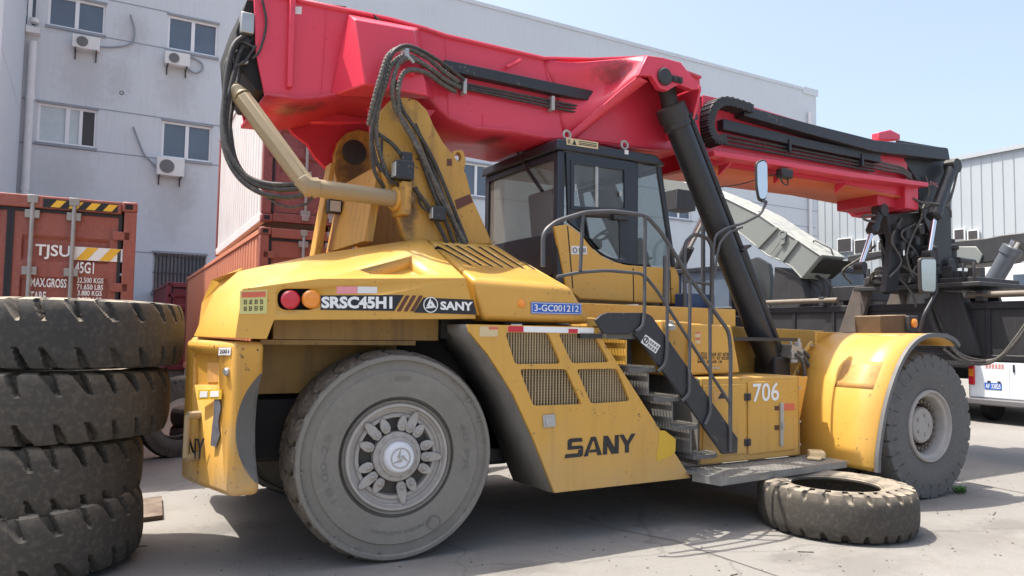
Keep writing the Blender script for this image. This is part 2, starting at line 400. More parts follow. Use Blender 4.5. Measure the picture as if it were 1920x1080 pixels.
# ================================================================== SETTING
MT.update(
 wallgrey=mat('grey_blue_render', (.62, .645, .665), .85, var=.05, scale=.25, streak=.32, spotc=(.44, .45, .46), fine=.05, dustc=(.46, .46, .45)),
 wallhall=mat('pale_hall_cladding', (.40, .43, .45), .6, var=.04, scale=.3, streak=.25, spotc=(.45, .47, .48)),
 joint=mat('dark_joint', (.30, .32, .35), .8),
 frame=mat('white_window_frame', (.80, .80, .80), .5, var=.04),
 wglass=mat('blue_grey_window_glass', (.10, .13, .17), .08, .0, var=.35, scale=.6, coat=.6),
 curtain=mat('pale_curtain', (.55, .62, .63), .8, var=.15, scale=3),
 dwin=mat('dark_open_window', (.055, .05, .05), .5, var=.2),
 acw=mat('white_ac_casing', (.74, .73, .70), .5, var=.06, scale=4, streak=.2, spotc=(.4, .35, .3)),
 acg=mat('dark_fan_grille', (.16, .16, .16), .6),
 pipe=mat('white_plastic_pipe', (.72, .71, .70), .5, var=.1, scale=3, spot=.2, spotc=(.4, .36, .3)),
 c_red=mat('faded_red_container_paint', (.30, .085, .060), .55, var=.16, scale=1.3, spot=.35, spotc=(.13, .04, .03), streak=.3, dustc=(.45, .3, .25), fine=.12),
 c_maroon=mat('maroon_container_paint', (.22, .055, .050), .55, var=.16, scale=1.3, spot=.35, spotc=(.1, .04, .03), streak=.3, fine=.12, dustc=(.4, .3, .27)),
 c_orange=mat('faded_orange_container_paint', (.60, .22, .12), .6, var=.12, scale=1.0, spot=.2, spotc=(.25, .10, .06), streak=.25),
 c_white=mat('rusting_white_container_paint', (.64, .615, .585), .6, var=.10, scale=1.2, spot=.35, spotc=(.50, .34, .28), streak=.35),
 c_dark=mat('dark_red_container_paint', (.22, .03, .035), .55, var=.15, scale=2),
 rod=mat('grey_lock_rod', (.33, .31, .29), .5, .4, var=.2, scale=6, spot=.3, spotc=(.2, .1, .07)),
 gasket=mat('black_door_gasket', (.02, .02, .025), .7),
 rust=mat('rusty_bare_plate', (.10, .065, .045), .8, var=.3, scale=5, dust=.4),
 concrete=mat('concrete_block', (.33, .31, .28), .9, var=.15, scale=4, bump=.2),
 hyel=mat('hazard_yellow', (.78, .45, .03), .5, var=.06), 
)
def ground_material():
    m = bpy.data.materials.new('worn_concrete_ground'); m.use_nodes = True; t = m.node_tree; L = t.links.new
    b = t.nodes['Principled BSDF']; g = _n(t, 'ShaderNodeNewGeometry'); pos = g.outputs['Position']
    def noise(sc, det, rough=.6, vec=pos):
        n = _n(t, 'ShaderNodeTexNoise'); n.inputs['Scale'].default_value = sc; n.inputs['Detail'].default_value = det
        n.inputs['Roughness'].default_value = rough; L(vec, n.inputs['Vector']); return n.outputs['Fac']
    def rng(s, a, c, lo=0, hi=1):
        q = _n(t, 'ShaderNodeMapRange'); q.inputs[1].default_value = a; q.inputs[2].default_value = c; q.inputs[3].default_value = lo; q.inputs[4].default_value = hi
        L(s, q.inputs[0]); return q.outputs[0]
    def mix(a, f, c):
        q = _n(t, 'ShaderNodeMix', data_type='RGBA'); L(a, q.inputs[6]); q.inputs[7].default_value = (*c, 1); L(f, q.inputs[0]); return q.outputs[2]
    base = _n(t, 'ShaderNodeMix', data_type='RGBA'); base.inputs[6].default_value = (.160, .150, .136, 1); base.inputs[7].default_value = (.262, .245, .220, 1)
    L(noise(.55, 7), base.inputs[0]); c = base.outputs[2]
    c = mix(c, rng(noise(1.7, 10, .72), .54, .74, 0, .65), (.15, .13, .108))
    mp = _n(t, 'ShaderNodeMapping'); mp.inputs['Scale'].default_value = (.35, 3.2, 1); mp.inputs['Rotation'].default_value = (0, 0, .12); L(pos, mp.inputs['Vector'])
    c = mix(c, rng(noise(1.1, 8, .7, mp.outputs[0]), .55, .8, 0, .6), (.165, .145, .12))
    c = mix(c, rng(noise(22, 8, .75), .56, .72, 0, .5), (.13, .12, .11))
    c = mix(c, rng(noise(60, 4, .7), .58, .72, 0, .4), (.52, .49, .44))
    vo = _n(t, 'ShaderNodeTexVoronoi', feature='DISTANCE_TO_EDGE'); vo.inputs['Scale'].default_value = .22
    wv = _n(t, 'ShaderNodeTexNoise'); wv.inputs['Scale'].default_value = 1.2; wv.inputs['Detail'].default_value = 6; L(pos, wv.inputs['Vector'])
    va = _n(t, 'ShaderNodeVectorMath', operation='MULTIPLY_ADD'); L(wv.outputs['Color'], va.inputs[0]); va.inputs[1].default_value = (.9, .9, 0); L(pos, va.inputs[2])
    L(va.outputs[0], vo.inputs['Vector'])
    c = mix(c, rng(vo.outputs['Distance'], .004, .001, 0, .4), (.10, .09, .08))
    c = mix(c, rng(noise(.28, 9, .68), .56, .70, 0, .6), (.135, .118, .098))
    L(c, b.inputs['Base Color']); b.inputs['Roughness'].default_value = .88
    bp = _n(t, 'ShaderNodeBump'); bp.inputs['Strength'].default_value = .45; bp.inputs['Distance'].default_value = .012
    L(noise(30, 8, .7), bp.inputs['Height']); L(bp.outputs[0], b.inputs['Normal'])
    return m
gm = ground_material()
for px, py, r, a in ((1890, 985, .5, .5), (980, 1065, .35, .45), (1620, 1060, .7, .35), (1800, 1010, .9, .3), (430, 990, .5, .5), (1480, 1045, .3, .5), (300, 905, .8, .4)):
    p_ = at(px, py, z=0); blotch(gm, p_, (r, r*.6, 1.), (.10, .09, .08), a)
g = MB().add([(-500, -500, 0), (500, -500, 0), (500, 500, 0), (-500, 500, 0)], [(0, 1, 2, 3)]).build('ground', gm)
tag(g, kind='structure')
# slab joint
def strip(a, b, w_, z):
    a, b = V(a), V(b); d = (b-a).normalized(); n = V((-d.y, d.x, 0))*w_/2
    return [(a+n)+V((0, 0, z)), (a-n)+V((0, 0, z)), (b-n)+V((0, 0, z)), (b+n)+V((0, 0, z))]
mb = MB()
j0 = at(1110, 984, z=0); j1 = at(1260, 1013, z=0); j2 = at(1470, 1085, z=0)
e = j2+(j2-j1)*6; s0 = j0+(j0-j1)*8
for a, b in ((s0, j0), (j0, j1), (j1, j2), (j2, e)): mb.add(strip(a, b, .014, .004), [(0, 1, 2, 3)])
k0 = at(1790, 900, z=0); k1 = at(1920, 925, z=0)
mb.add(strip(k0, k1+(k1-k0)*4, .02, .004), [(0, 1, 2, 3)])
tag(mb.build('ground_joint', mat('dirt_filled_joint', (.12, .11, .095), .95)), kind='structure')

# grit and twigs scattered over the slab (uncountable)
mb = MB(); R_ = random.Random(3)
for i in range(330):
    px = R_.uniform(250, 1900); py = R_.uniform(880, 1085); p = at(px, py, z=0)
    s = R_.uniform(.002, .007); a = R_.uniform(0, PI)
    if R_.random() < .06:
        l = R_.uniform(.03, .09); d = V((math.cos(a), math.sin(a), 0)); n = V((-d.y, d.x, 0))
        mb.obox(p+V((0, 0, .005)), d*l, n*.004, V((0, 0, .003)))
    else:
        d = V((math.cos(a), math.sin(a), 0)); n = V((-d.y, d.x, 0))
        mb.obox(p+V((0, 0, s*.4)), d*s*R_.uniform(.7, 1.6), n*s, V((0, 0, s*.5)))
tag(mb.build('grit', mat('dark_grit', (.13, .105, .08), .9, var=.6, scale=30)), kind='stuff')

# ------------------------------------------------------------------ grey building
WY = 22.0
def wrect(a, b, y=WY):
    p, q = at(*a, y=y), at(*b, y=y); return min(p.x, q.x), max(p.x, q.x), min(p.z, q.z), max(p.z, q.z)
def rect_y(x0, x1, z0, z1, y): return [V((x0, y, z0)), V((x1, y, z0)), V((x1, y, z1)), V((x0, y, z1))]
top = at(1530, 172, y=WY); XR = top.x; ZT = top.z
XL = at(40, 200, y=WY).x
bld = empty('office_building', (10, WY, 0))
tag(bld, 'long grey rendered building behind the machine with sliding windows and flat roof', 'building')
wins = [wrect((92, -12), (196, 66)), wrect((316, 28), (407, 108)), wrect((72, 192), (179, 278)), wrect((305, 226), (395, 305)),
        wrect((868, 304), (918, 371)), wrect((1250, 372), (1296, 413)), wrect((288, 474), (384, 551)), wrect((43, -25), (70, 52))]
mb = MB(); gx_ = sorted({XL, XR} | {v for w_ in wins for v in w_[:2]}); gz_ = sorted({0., ZT} | {v for w_ in wins for v in w_[2:]})
gx_ = [v for v in gx_ if XL <= v <= XR]; gz_ = [v for v in gz_ if v <= ZT]
def solid(i, k):
    if not (0 <= i < len(gx_)-1 and 0 <= k < len(gz_)-1): return False
    a, b = (gx_[i]+gx_[i+1])/2, (gz_[k]+gz_[k+1])/2
    return not any(w_[0] < a < w_[1] and w_[2] < b < w_[3] for w_ in wins)
for i in range(len(gx_)-1):
    for k in range(len(gz_)-1):
        if not solid(i, k): continue
        xa, xb, za, zb2 = gx_[i], gx_[i+1], gz_[k], gz_[k+1]
        mb.add([(xa, WY, za), (xb, WY, za), (xb, WY, zb2), (xa, WY, zb2)], [(0, 1, 2, 3)])
        for (di, dk, q) in ((-1, 0, [(xa, za), (xa, zb2)]), (1, 0, [(xb, zb2), (xb, za)]), (0, -1, [(xb, za), (xa, za)]), (0, 1, [(xa, zb2), (xb, zb2)])):
            if not solid(i+di, k+dk): mb.add([(q[0][0], WY, q[0][1]), (q[0][0], WY+.3, q[0][1]), (q[1][0], WY+.3, q[1][1]), (q[1][0], WY, q[1][1])], [(0, 1, 2, 3)])
mb.box((XR-.3, WY+.3, 0), (XR, WY+22, ZT)); mb.box((XL, WY+1.6, 0), (XR-.3, WY+1.7, ZT-.4)); mb.box((XL, WY+.02, ZT-.3), (XR-.3, WY+22, ZT-.1))
wall = mb.build('wall', 'wallgrey', bld, fix=False)
mb = MB()
for a, b in (((40, 183), (303, 221)), ((37, 263), (303, 301)), ((196, 0), (318, 21)), ((190, 68), (316, 92)), ((250, 470), (288, 476)), ((1350, 404), (1530, 428))):
    p, q = at(*a, y=WY), at(*b, y=WY); zz = (p.z+q.z)/2
    x0, x1 = (XL, XR) if a[0] < 100 else (p.x, q.x)
    # joints run between the windows
    cuts = sorted([(w_[0], w_[1]) for w_ in wins if w_[2] < zz < w_[3]]); xs = x0
    for c0, c1 in cuts:
        if c0 > xs: mb.box((xs, WY-.006, zz-.02), (c0, WY+.01, zz+.02))
        xs = max(xs, c1)
    if xs < x1: mb.box((xs, WY-.006, zz-.02), (x1, WY+.01, zz+.02))
mb.build('panel_joint', 'joint', bld)
mb = MB(); mb.box((XR-1.2, WY-.06, ZT-.30), (XR+.12, WY-.004, ZT+.10)); mb.box((XL, WY-.04, ZT-.12), (XR-1.2, WY-.004, ZT+.06))
mb.build('parapet_coping', 'wallgrey', bld)
for i, (x0, x1, z0, z1) in enumerate(wins):
    mb = MB(); f = .07; xm = (x0+x1)/2; ya, yb = WY+.06, WY+.14
    mb.box((x0, ya, z0), (x0+f, yb, z1)); mb.box((x1-f, ya, z0), (x1, yb, z1)); mb.box((x0+f, ya, z1-f), (x1-f, yb, z1)); mb.box((x0+f, ya, z0), (x1-f, yb, z0+f))
    if i != 6: mb.box((xm-.06, ya-.01, z0+f), (xm+.06, yb, z1-f))
    if i == 2: mb.box((xm+.34, ya-.01, z0+f), (xm+.44, yb, z1-f))
    fr = mb.build('window', 'frame', bld)
    mb = MB(); mb.box((x0-.05, WY-.07, z0-.10), (x1+.05, WY-.005, z0-.01)); mb.build('sill', 'joint', fr); mb = MB(); mb.box((x0-.05, WY-.05, z1+.01), (x1+.05, WY-.005, z1+.08)); mb.build('lintel', 'joint', fr)
    if i == 6:
        mb = MB(); n = 14
        for k in range(n): xx = x0+(x1-x0)*(k+.5)/n; mb.tube([(xx, WY-.03, z0), (xx, WY-.03, z1)], .022, 6)
        for zz in (z0+.05, (z0+z1)/2, z1-.05): mb.box((x0, WY-.045, zz-.02), (x1, WY-.02, zz+.02))
        mb.build('security_bars', 'dwin', fr)
    if i == 2:
        mb = MB(); mb.box((x0+f, WY+.11, z0+f), (xm+.38, WY+.12, z1-f)); mb.build('pane', 'curtain', fr)
        mb = MB(); mb.box((xm+.38, WY+.11, z0+f), (x1-f, WY+.12, z1-f)); mb.build('pane', 'dwin', fr)
    else:
        mb = MB(); mb.box((x0+f, WY+.11, z0+f), (xm, WY+.12, z1-f)); mb.build('pane', 'wglass', fr)
        mb = MB(); mb.box((xm, WY+.13, z0+f), (x1-f, WY+.14, z1-f)); mb.build('pane', 'wglass', fr)
mb = MB(); mb.box((XL+.02, WY-.35, wins[7][2]-.3), (wins[7][1]+.1, WY-.004, wins[7][2]-.1)); mb.build('window_ledge', 'acw', bld)
mb = MB(); p = at(228, 174, y=WY); mb.lathe([(.07, 0), (.07, .03), (.05, .031), (.05, .0)], (p.x, WY+.02, p.z), (0, -1, 0), 16); mb.build('vent_hole', 'void', bld)
wing = MB(); wing.box((XL-14, 15.2, 0), (XL, WY+20, ZT+2))
for z in (5.2, 8.7, 12.2): wing.box((XL-14.006, 15.194, z), (XL+.006, WY-.01, z+.04))
tag(wing.build('building_wing', 'wallgrey'), 'blank blue grey wall of the wing at the far left edge behind the drainpipe', 'building')

def ac_unit(a, b, label, loop=None):
    x0, x1, z0, z1 = wrect(a, b, WY-.4); root = empty('air_conditioner', (x0, WY, z0))
    tag(root, label, 'air conditioner', 'outdoor air conditioner units on the grey wall')
    mb = MB(); mb.box((x0, WY-.42, z0), (x1, WY-.10, z1)); mb.build('casing', 'acw', root, bevel=.02)
    r = (z1-z0)*.38; c = (x0+(x1-x0)*.36, WY-.43, (z0+z1)/2)
    mb = MB(); mb.lathe([(0, .012), (r*.3, .02), (r*.32, .012), (r*.6, .012), (r*.62, .02), (r*.66, .012), (r, .012), (r, 0)], c, (0, -1, 0), 28); mb.build('fan_grille', 'acg', root)
    mb = MB()
    for xx in (x0+.1, x1-.1): mb.box((xx-.02, WY-.45, z0-.06), (xx+.02, WY-.003, z0-.005)); mb.box((xx-.02, WY-.05, z0-.3), (xx+.02, WY-.003, z0-.06))
    for m_ in mb.split(): m_.build('bracket', 'dwin', root)
    if loop: MB().tube(crv(ys(loop, WY-.08), 6), .035, 6).build('refrigerant_pipe', 'joint', root)
ac_unit((136, 62), (187, 96), 'white air conditioner box under the topmost left window', [(187, 88), (220, 88), (247, 80), (252, 55), (245, 28)])
ac_unit((310, 94), (356, 126), 'white air conditioner box under the upper right window with a looped pipe', [(356, 105), (377, 118), (379, 130), (366, 137), (350, 128)])
ac_unit((295, 293), (345, 332), 'white air conditioner box at the sill of the middle floor window', [(292, 312), (280, 300), (268, 285), (250, 238)])
mb = MB(); p, q = at(46, 75, y=WY-.15), at(22, 355, y=WY-.15)
xx = XL+.24; mb.tube([(xx, WY-.16, 0.02), (xx, WY-.16, p.z)], .12, 14)
for z in (3, 6.2, 9.2, 11.8): mb.tube([(xx, WY-.16, z), (xx, WY-.16, z+.14)], .14, 14)
tag(mb.build('drainpipe', 'pipe'), 'white plastic drainpipe running down the corner of the grey building', 'drainpipe')
mb = MB(); p = at(1519, 210, y=WY-.2); mb.tube([(p.x, WY-.16, .02), (p.x, WY-.16, p.z)], .10, 12)
for z in (4, 7, 10): mb.tube([(p.x, WY-.16, z), (p.x, WY-.16, z+.14)], .12, 12)
tag(mb.build('drainpipe', 'pipe'), 'white drainpipe near the right end of the grey building', 'drainpipe')

for px, py, w_, h_ in ((160, 150, 1.0, 1.3), (332, 170, .8, 1.1), (320, 385, .9, 1.6), (225, 150, .5, 1.0), (120, 330, 1.2, 1.4), (350, 350, .6, 1.2), (250, 60, .7, 1.0)):
    p_ = at(px, py, y=WY); blotch(MT['wallgrey'], p_, (w_, 1., h_), (.36, .35, .335), .30)
# ------------------------------------------------------------------ corrugated hall on the right
HX = 40.0
hall = empty('warehouse', (HX, 15, 0)); tag(hall, 'pale corrugated steel warehouse standing behind the spreader at right', 'building')
zt = at(1800, 299, x=HX).z; rows = []
y0, y1 = 5.0, WY+14
yy = y0; prof = []
while yy < y1: prof += [(yy, 0), (yy+.16, 0), (yy+.20, .05), (yy+.24, 0)]; yy += .55
mb = MB(); mb.grid([[V((HX-d, y, z)) for y, d in prof] for z in (0.0, zt)]); 
mb.box((HX+.02, y0, 0), (HX+20, y1, zt-.1)); mb.build('cladding', 'wallhall', hall, sharp=20)
mb = MB(); mb.box((HX-.16, y0-.1, zt-.05), (HX+20, y1, zt+.18)); mb.build('roof_edge', 'wallhall', hall)
hw = []
for a, b in (((1572, 448), (1600, 472)), ((1604, 450), (1640, 474)), ((1790, 430), (1812, 450)), ((1816, 432), (1838, 450)), ((1648, 452), (1680, 474)), ((1700, 448), (1730, 472))):
    p, q = at(*a, x=HX), at(*b, x=HX)
    mb = MB(); y_a, y_b = min(p.y, q.y), max(p.y, q.y); mb.box((HX-.14, y_a, q.z), (HX-.06, y_b, p.z)); fr = mb.build('window', 'frame', hall)
    mb = MB(); mb.box((HX-.17, y_a+.07, q.z+.07), (HX-.145, y_b-.07, p.z-.07)); mb.build('pane', 'dwin', fr)

# ------------------------------------------------------------------ shipping containers
def container(corner, U, Wd, L, H, z0, mface, mside, label, group, writing=None, hazard=True, far=False):
    """corner: right or left near bottom corner; local frame X across the doors, Y along the length, built about an Empty"""
    ang = math.atan2(U.y, U.x); root = empty('shipping_container', (corner.x, corner.y, z0), (0, 0, ang)); tag(root, label, 'container', group)
    B = lambda mb, n, m, p=root, **k: mb.build(n, m, p, local=True, **k)
    # corrugated long walls, roof
    mb = MB()
    for sx, o in ((0.02, 1), (Wd-.02, -1)):
        pr = []; y = .18
        while y < L-.2: pr += [(y, 0), (y+.07, 0), (y+.11, .036), (y+.18, .036), (y+.22, 0)]; y += .278
        mb.grid([[V((sx+o*d, y, z)) for y, d in pr] for z in (.16, H-.10)])
    mb.box((.05, .1, H-.05), (Wd-.05, L-.1, H-.03)); mb.box((.06, L-.06, .15), (Wd-.06, L-.03, H-.1)); B(mb, 'side_wall', mside, sharp=20)
    mb = MB()
    for x in (0, Wd-.10):
        mb.box((x, .07, .02), (x+.10, L-.04, .16)); mb.box((x, .07, H-.10), (x+.10, L-.04, H-.02))
    [B(m_, 'side_rail', mside, bevel=.01) for m_ in mb.split()]
    mb = MB()
    for x in (0, Wd-.13): mb.box((x, 0, .12), (x+.13, .15, H-.12)); mb.box((x, L-.15, .12), (x+.13, L, H-.12))
    mb.box((.16, 0, H-.15), (Wd-.16, .12, H-.01)); mb.box((.16, 0, .01), (Wd-.16, .12, .14)); [B(m_, 'end_frame', mface, bevel=.012) for m_ in mb.split()]
    mb = MB()
    for x in (-.004, Wd-.158):
        for y in (-.004, L-.16):
            for z in (0, H-.118): mb.box((x, y, z), (x+.162, y+.164, z+.118))
    [B(m_, 'corner_casting', mface, bevel=.02) for m_ in mb.split()]
    mb = MB()
    for x in (.035, Wd-.125):
        for z in (.03, H-.09): mb.box((x, -.006, z), (x+.08, .03, z+.06))
    B(mb, 'casting_hole', 'void')
    for k in (0, 1):
        x0 = .15 + k*(Wd/2-.145); x1 = x0+Wd/2-.165; d = MB(); zs = [.16]
        n = 5; z = .32
        rows_ = [(.16, 0)]
        for i in range(n):
            h = (H-.62)/n; a = .34+i*h; rows_ += [(a, 0), (a+.04, .035), (a+h*.55, .035), (a+h*.55+.04, 0)]
        rows_ += [(H-.16, 0)]
        d.grid([[V((x0, .05, z)), V((x0+.1, .05, z)), V((x0+.12, .05+q, z)), V((x1-.12, .05+q, z)), V((x1-.1, .05, z)), V((x1, .05, z))] for z, q in rows_])
        do = B(d, 'door', mface, sharp=25)
        gk = MB(); t = .035
        gk.box((x0-.012, .035, .145), (x0+t-.012, .049, H-.155)); gk.box((x1-t+.012, .035, .145), (x1+.012, .049, H-.155))
        gk.box((x0+t-.012, .035, H-.19), (x1-t+.012, .049, H-.155)); B(gk, 'gasket', 'gasket', do)
        for xr in ((x0+.19, x0+.585) if k else (x1-.19, x1-.585)):
            r = MB(); r.tube([(xr, -.002, .06), (xr, -.002, H-.05)], .024, 10)
            for z in (.16, .75, 1.35, 2.05, H-.22): r.box((xr-.07, -.01, z-.045), (xr+.07, .046, z+.045))
            for z in (.05, H-.1): r.box((xr-.05, -.025, z), (xr+.05, .02, z+.09))
            B(r, 'locking_rod', 'rod', do, bevel=.006)
        hb = MB(); xe = x1 if k else x0
        for z in (.4, 1.0, 1.9, H-.4): hb.box((xe-.08 if k else xe-.10, .0, z-.05), (xe+.10 if k else xe+.08, .034, z+.05))
        [B(m_, 'hinge', mface, do, bevel=.008) for m_ in hb.split()]
    if hazard:
        q = MB()
        for k in range(4):
            x = Wd-.86+k*.17; q.add([(x, -.005, H-.13), (x+.09, -.005, H-.13), (x+.15, -.005, H-.05), (x+.06, -.005, H-.05)], [(0, 1, 2, 3)])
        B(q, 'hazard_stripe', 'hyel'); q = MB().box((Wd-.93, -.003, H-.14), (Wd-.2, -.0005, H-.04)); B(q, 'stripe_ground', 'gasket')
    if writing: writing(root, B)
    return root
def tj_writing(root, B):
    q = MB(); W_ = 2.44; H = 2.896; yf = .036
    def tq(x0, x1, z0, z1): return (V((x0, yf, z1)), V((x1, yf, z1)), V((x1, yf, z0)), V((x0, yf, z0)))
    ln = [('TJSU', 1.455, 1.79, H-.71, H-.545, .02), ('45G1', 1.84, 2.03, H-.85, H-.72, .02)]
    for s, x0, x1, z0, z1, bo in ln: text_on(q, s, tq(x0, x1, z0, z1), (0, 0, 0), bo)
    for s, x0, x1, z0, z1 in (('MAX.GROSS', 1.43, 1.77, H-1.02, H-.92), ('32.500 KGS', 1.87, 2.13, H-.955, H-.895), ('71.650 LBS', 1.87, 2.13, H-1.03, H-.97),
                              ('TARE', 1.43, 1.58, H-1.17, H-1.07), ('3.880 KGS', 1.88, 2.12, H-1.10, H-1.04), ('8.550 LBS', 1.88, 2.12, H-1.175, H-1.115)):
        text_on(q, s, tq(x0, x1, z0, z1), (0, 0, 0), .02)
    B(q, 'lettering', 'white')
    q = MB().box((1.83, yf-.001, H-.70), (2.33, yf+.003, H-.55)); B(q, 'reflective_plate', 'white')
    q = MB()
    for k in range(2):
        x = 1.845+k*.23; q.add([(x, yf-.004, H-.697), (x+.11, yf-.004, H-.697), (x+.22, yf-.004, H-.553), (x+.11, yf-.004, H-.553)], [(0, 1, 2, 3)])
    B(q, 'reflective_stripe', 'hyel')
U1 = V((.999, -.0447, 0)); cr = at(258, 380, y=2.6)
cl = V((cr.x, cr.y, 0))-U1*2.44
container(cl, U1, 2.44, 12.19, 2.896, cr.z-2.896, 'c_red', 'c_red', 'faded red shipping container with TJSU lettering behind the stack of tyres', 'shipping containers', tj_writing)
U2 = V((.9995, -.031, 0)); c0 = at(488, 424, y=4.0)
zb = c0.z-2.6
container(V((c0.x, 4.0, 0)), U2, 2.44, 12.19, 2.6, zb, 'c_red', 'c_orange', 'container with orange long side, lower one of the pair behind the hood', 'shipping containers')
def up_label(root, B):
    q = MB().box((.36, .020, 1.66), (.62, .028, 2.06)); B(q, 'paper_notice', 'label')
container(V((c0.x+.02, 4.03, 0)), V((.9992, -.040, 0)), 2.44, 6.06, 2.6, zb+2.68, 'c_maroon', 'c_white', 'maroon ended container with rusty white long side stacked on the orange one', 'shipping containers', up_label, hazard=False)
p = at(313, 528, y=17.0)
container(V((p.x, 17.0, 0)), V((1, 0, 0)), 2.44, 6.06, 2.6, p.z-2.6, 'c_dark', 'c_dark', 'small dark red container seen in the gap below the barred window', 'shipping containers', hazard=False)
def stand(c, U, L, z, label):
    D = V((-U.y, U.x, 0)); mb = MB()
    for t in (.5, L*.5, L-.5):
        mb.obox(c+U*1.22+D*t+V((0, 0, z/2-.002)), U*1.2, D*.3, V((0, 0, z/2-.004)))
    tag(mb.build('support_beam', 'concrete', bevel=.02), label, 'support')
stand(V((cl.x, cl.y, 0)), U1, 12.19, cr.z-2.896, 'concrete support blocks under the TJSU lettered container')
stand(V((c0.x, 4.0, 0)), U2, 12.19, zb, 'concrete support blocks under the orange sided container')
stand(V((p.x, 17.0, 0)), V((1, 0, 0)), 6.06, p.z-2.6, 'concrete support blocks under the small dark red container')
# ================================================================== TYRES
def smooth(a, b, x):
    t = max(0., min(1., (x-a)/(b-a))); return t*t*(3-2*t)
def tyre_mesh(name, mats, R, W, rin, groove, depth, n=480, side=None, flat=None, shoulder=.75, sh_r=.14, nt=33, parent=None, wob=0.):
    """axis along local Y, centre at origin; side: sidewall profile rows (radius, |y|) from bead to shoulder"""
    side = side or [(rin, .36*W), (rin+.02, .43*W), (rin+.08, .475*W), ((rin+R)/2, .5*W), (R-.12, .485*W), (R-.075, .475*W)]
    ha = .455*W; prof = []
    for r, y in side: prof.append((r, -y, None))
    for i in range(nt):
        s = -1+2*i/(nt-1); prof.append((R-.035*abs(s)**3.2, s*ha, s))
    for r, y in side[::-1]: prof.append((r, y, None))
    inner = [(rin+.015, .33*W), (rin+.08, .42*W), (R-.12, .42*W), (R-.075, .2*W), (R-.07, 0), (R-.075, -.2*W), (R-.12, -.42*W), (rin+.08, -.42*W), (rin+.015, -.33*W)]
    prof += [(r, y, None) for r, y in inner]
    mb = MB(); vs = []; m = len(prof); rnd = random.Random(name)
    ph = [rnd.uniform(0, 6) for _ in range(9)]; wear = lambda th: .78+.22*math.sin(th*2+ph[4])+.12*math.sin(th*5+ph[5])+.10*math.sin(th*13+ph[6]); jit = lambda th: .035*math.sin(th*4+ph[7])+.012*math.sin(th*17+ph[8])
    for k in range(n):
        th = 2*PI*k/n; ct, st = math.cos(th), math.sin(th)
        w_ = wob*(math.sin(2*th+ph[0])+.5*math.sin(3*th+ph[1])+.4*math.sin(7*th+ph[2]))
        for r, y, s in prof:
            rr = r
            if s is not None: rr -= depth*wear(th)*groove(th+(jit(th) if wob > .003 else 0), s)
            elif r > R-sh_r and abs(y) > (.46*W if sh_r > .1 else .2): rr -= depth*shoulder*groove(th, 1.0 if y > 0 else -1.0); y *= 1-.05*(shoulder > 0)*groove(th, 1.0 if y > 0 else -1.0)
            if s is not None or r > rin+.1: rr += w_
            z = rr*st; x = rr*ct
            if flat is not None and z < flat: z = flat
            vs.append(V((x, y, z)))
    fs = []; mi = []
    ns = len(side)
    for k in range(n):
        k2 = (k+1) % n
        for i in range(m):
            j = (i+1) % m; fs.append((k*m+i, k*m+j, k2*m+j, k2*m+i)); mi.append(1 if (ns <= i < ns+nt-1) else 0)
    mb.v = vs; mb.f = fs; mb.mi = mi
    return mb.build(name, mats, parent, local=True, sharp=32)
def lug(count, reach, width, slant, half=.5, seed=0):
    """alternating deep grooves running in from each shoulder"""
    def g(th, s):
        o = 0 if s < 0 else half; a = abs(s)
        if a < 1-reach: return 0.
        ph = (th/(2*PI)*count+o+slant*s) % 1.0
        d = abs(ph-.5); w_ = width*(.45+.55*smooth(1-reach, 1, a))
        return (1-smooth(w_*.68, w_*.95, d))*smooth(1-reach, 1-reach+.12, a)
    return g
def blocks(count):
    def g(th, s):
        u = th/(2*PI)*count; zz = .16*math.sin(s*5.5)
        c = 0.
        if abs(s) > .30:
            ph = (u+.5*(s > 0)+zz) % 1; c = max(c, 1-smooth(.075, .105, abs(ph-.5)))
        v = s*1.0+.10*math.sin(2*PI*u*1.0)
        for q in (-.36, .36): c = max(c, .75*(1-smooth(.035, .07, abs(v-q))))
        ph = (u*1+.25+zz) % 1
        if abs(s) <= .36: c = max(c, .6*(1-smooth(.04, .08, abs(ph-.5))))
        return c
    return g
old_groove = lug(27, .62, .20, -.55)
TY = {}
def loose_tyre(loc, rot, label, group, R=.83, W=.52, rin=.40, m=('rub_old', 'rub_old'), key='old', groove=None, depth=.07):
    root = empty('tyre', loc, rot); tag(root, label, 'tyre', group)
    k = (key, R, W)
    if k not in TY:
        c = tyre_mesh('carcass', list(m), R, W, rin, groove or old_groove, depth*1.25, parent=root, shoulder=.9, wob=.006); TY[k] = c
        b = MB(); b.lathe([(rin-.004, .36*W), (rin-.004, .40*W), (rin+.03, .425*W), (rin+.03, .40*W), (rin+.005, .34*W)], (0, 0, 0), (0, 1, 0), 96, close=True)
        b.lathe([(rin-.004, -.36*W), (rin-.004, -.40*W), (rin+.03, -.425*W), (rin+.03, -.40*W), (rin+.005, -.34*W)], (0, 0, 0), (0, 1, 0), 96, close=True)
        TY[k, 'b'] = b.build('bead', m[0], root, local=True)
    else:
        for o in (TY[k], TY[k, 'b']):
            c = o.copy(); COL.objects.link(c); c.parent = root; c.location = (0, 0, 0)
    return root
H_ = PI/2
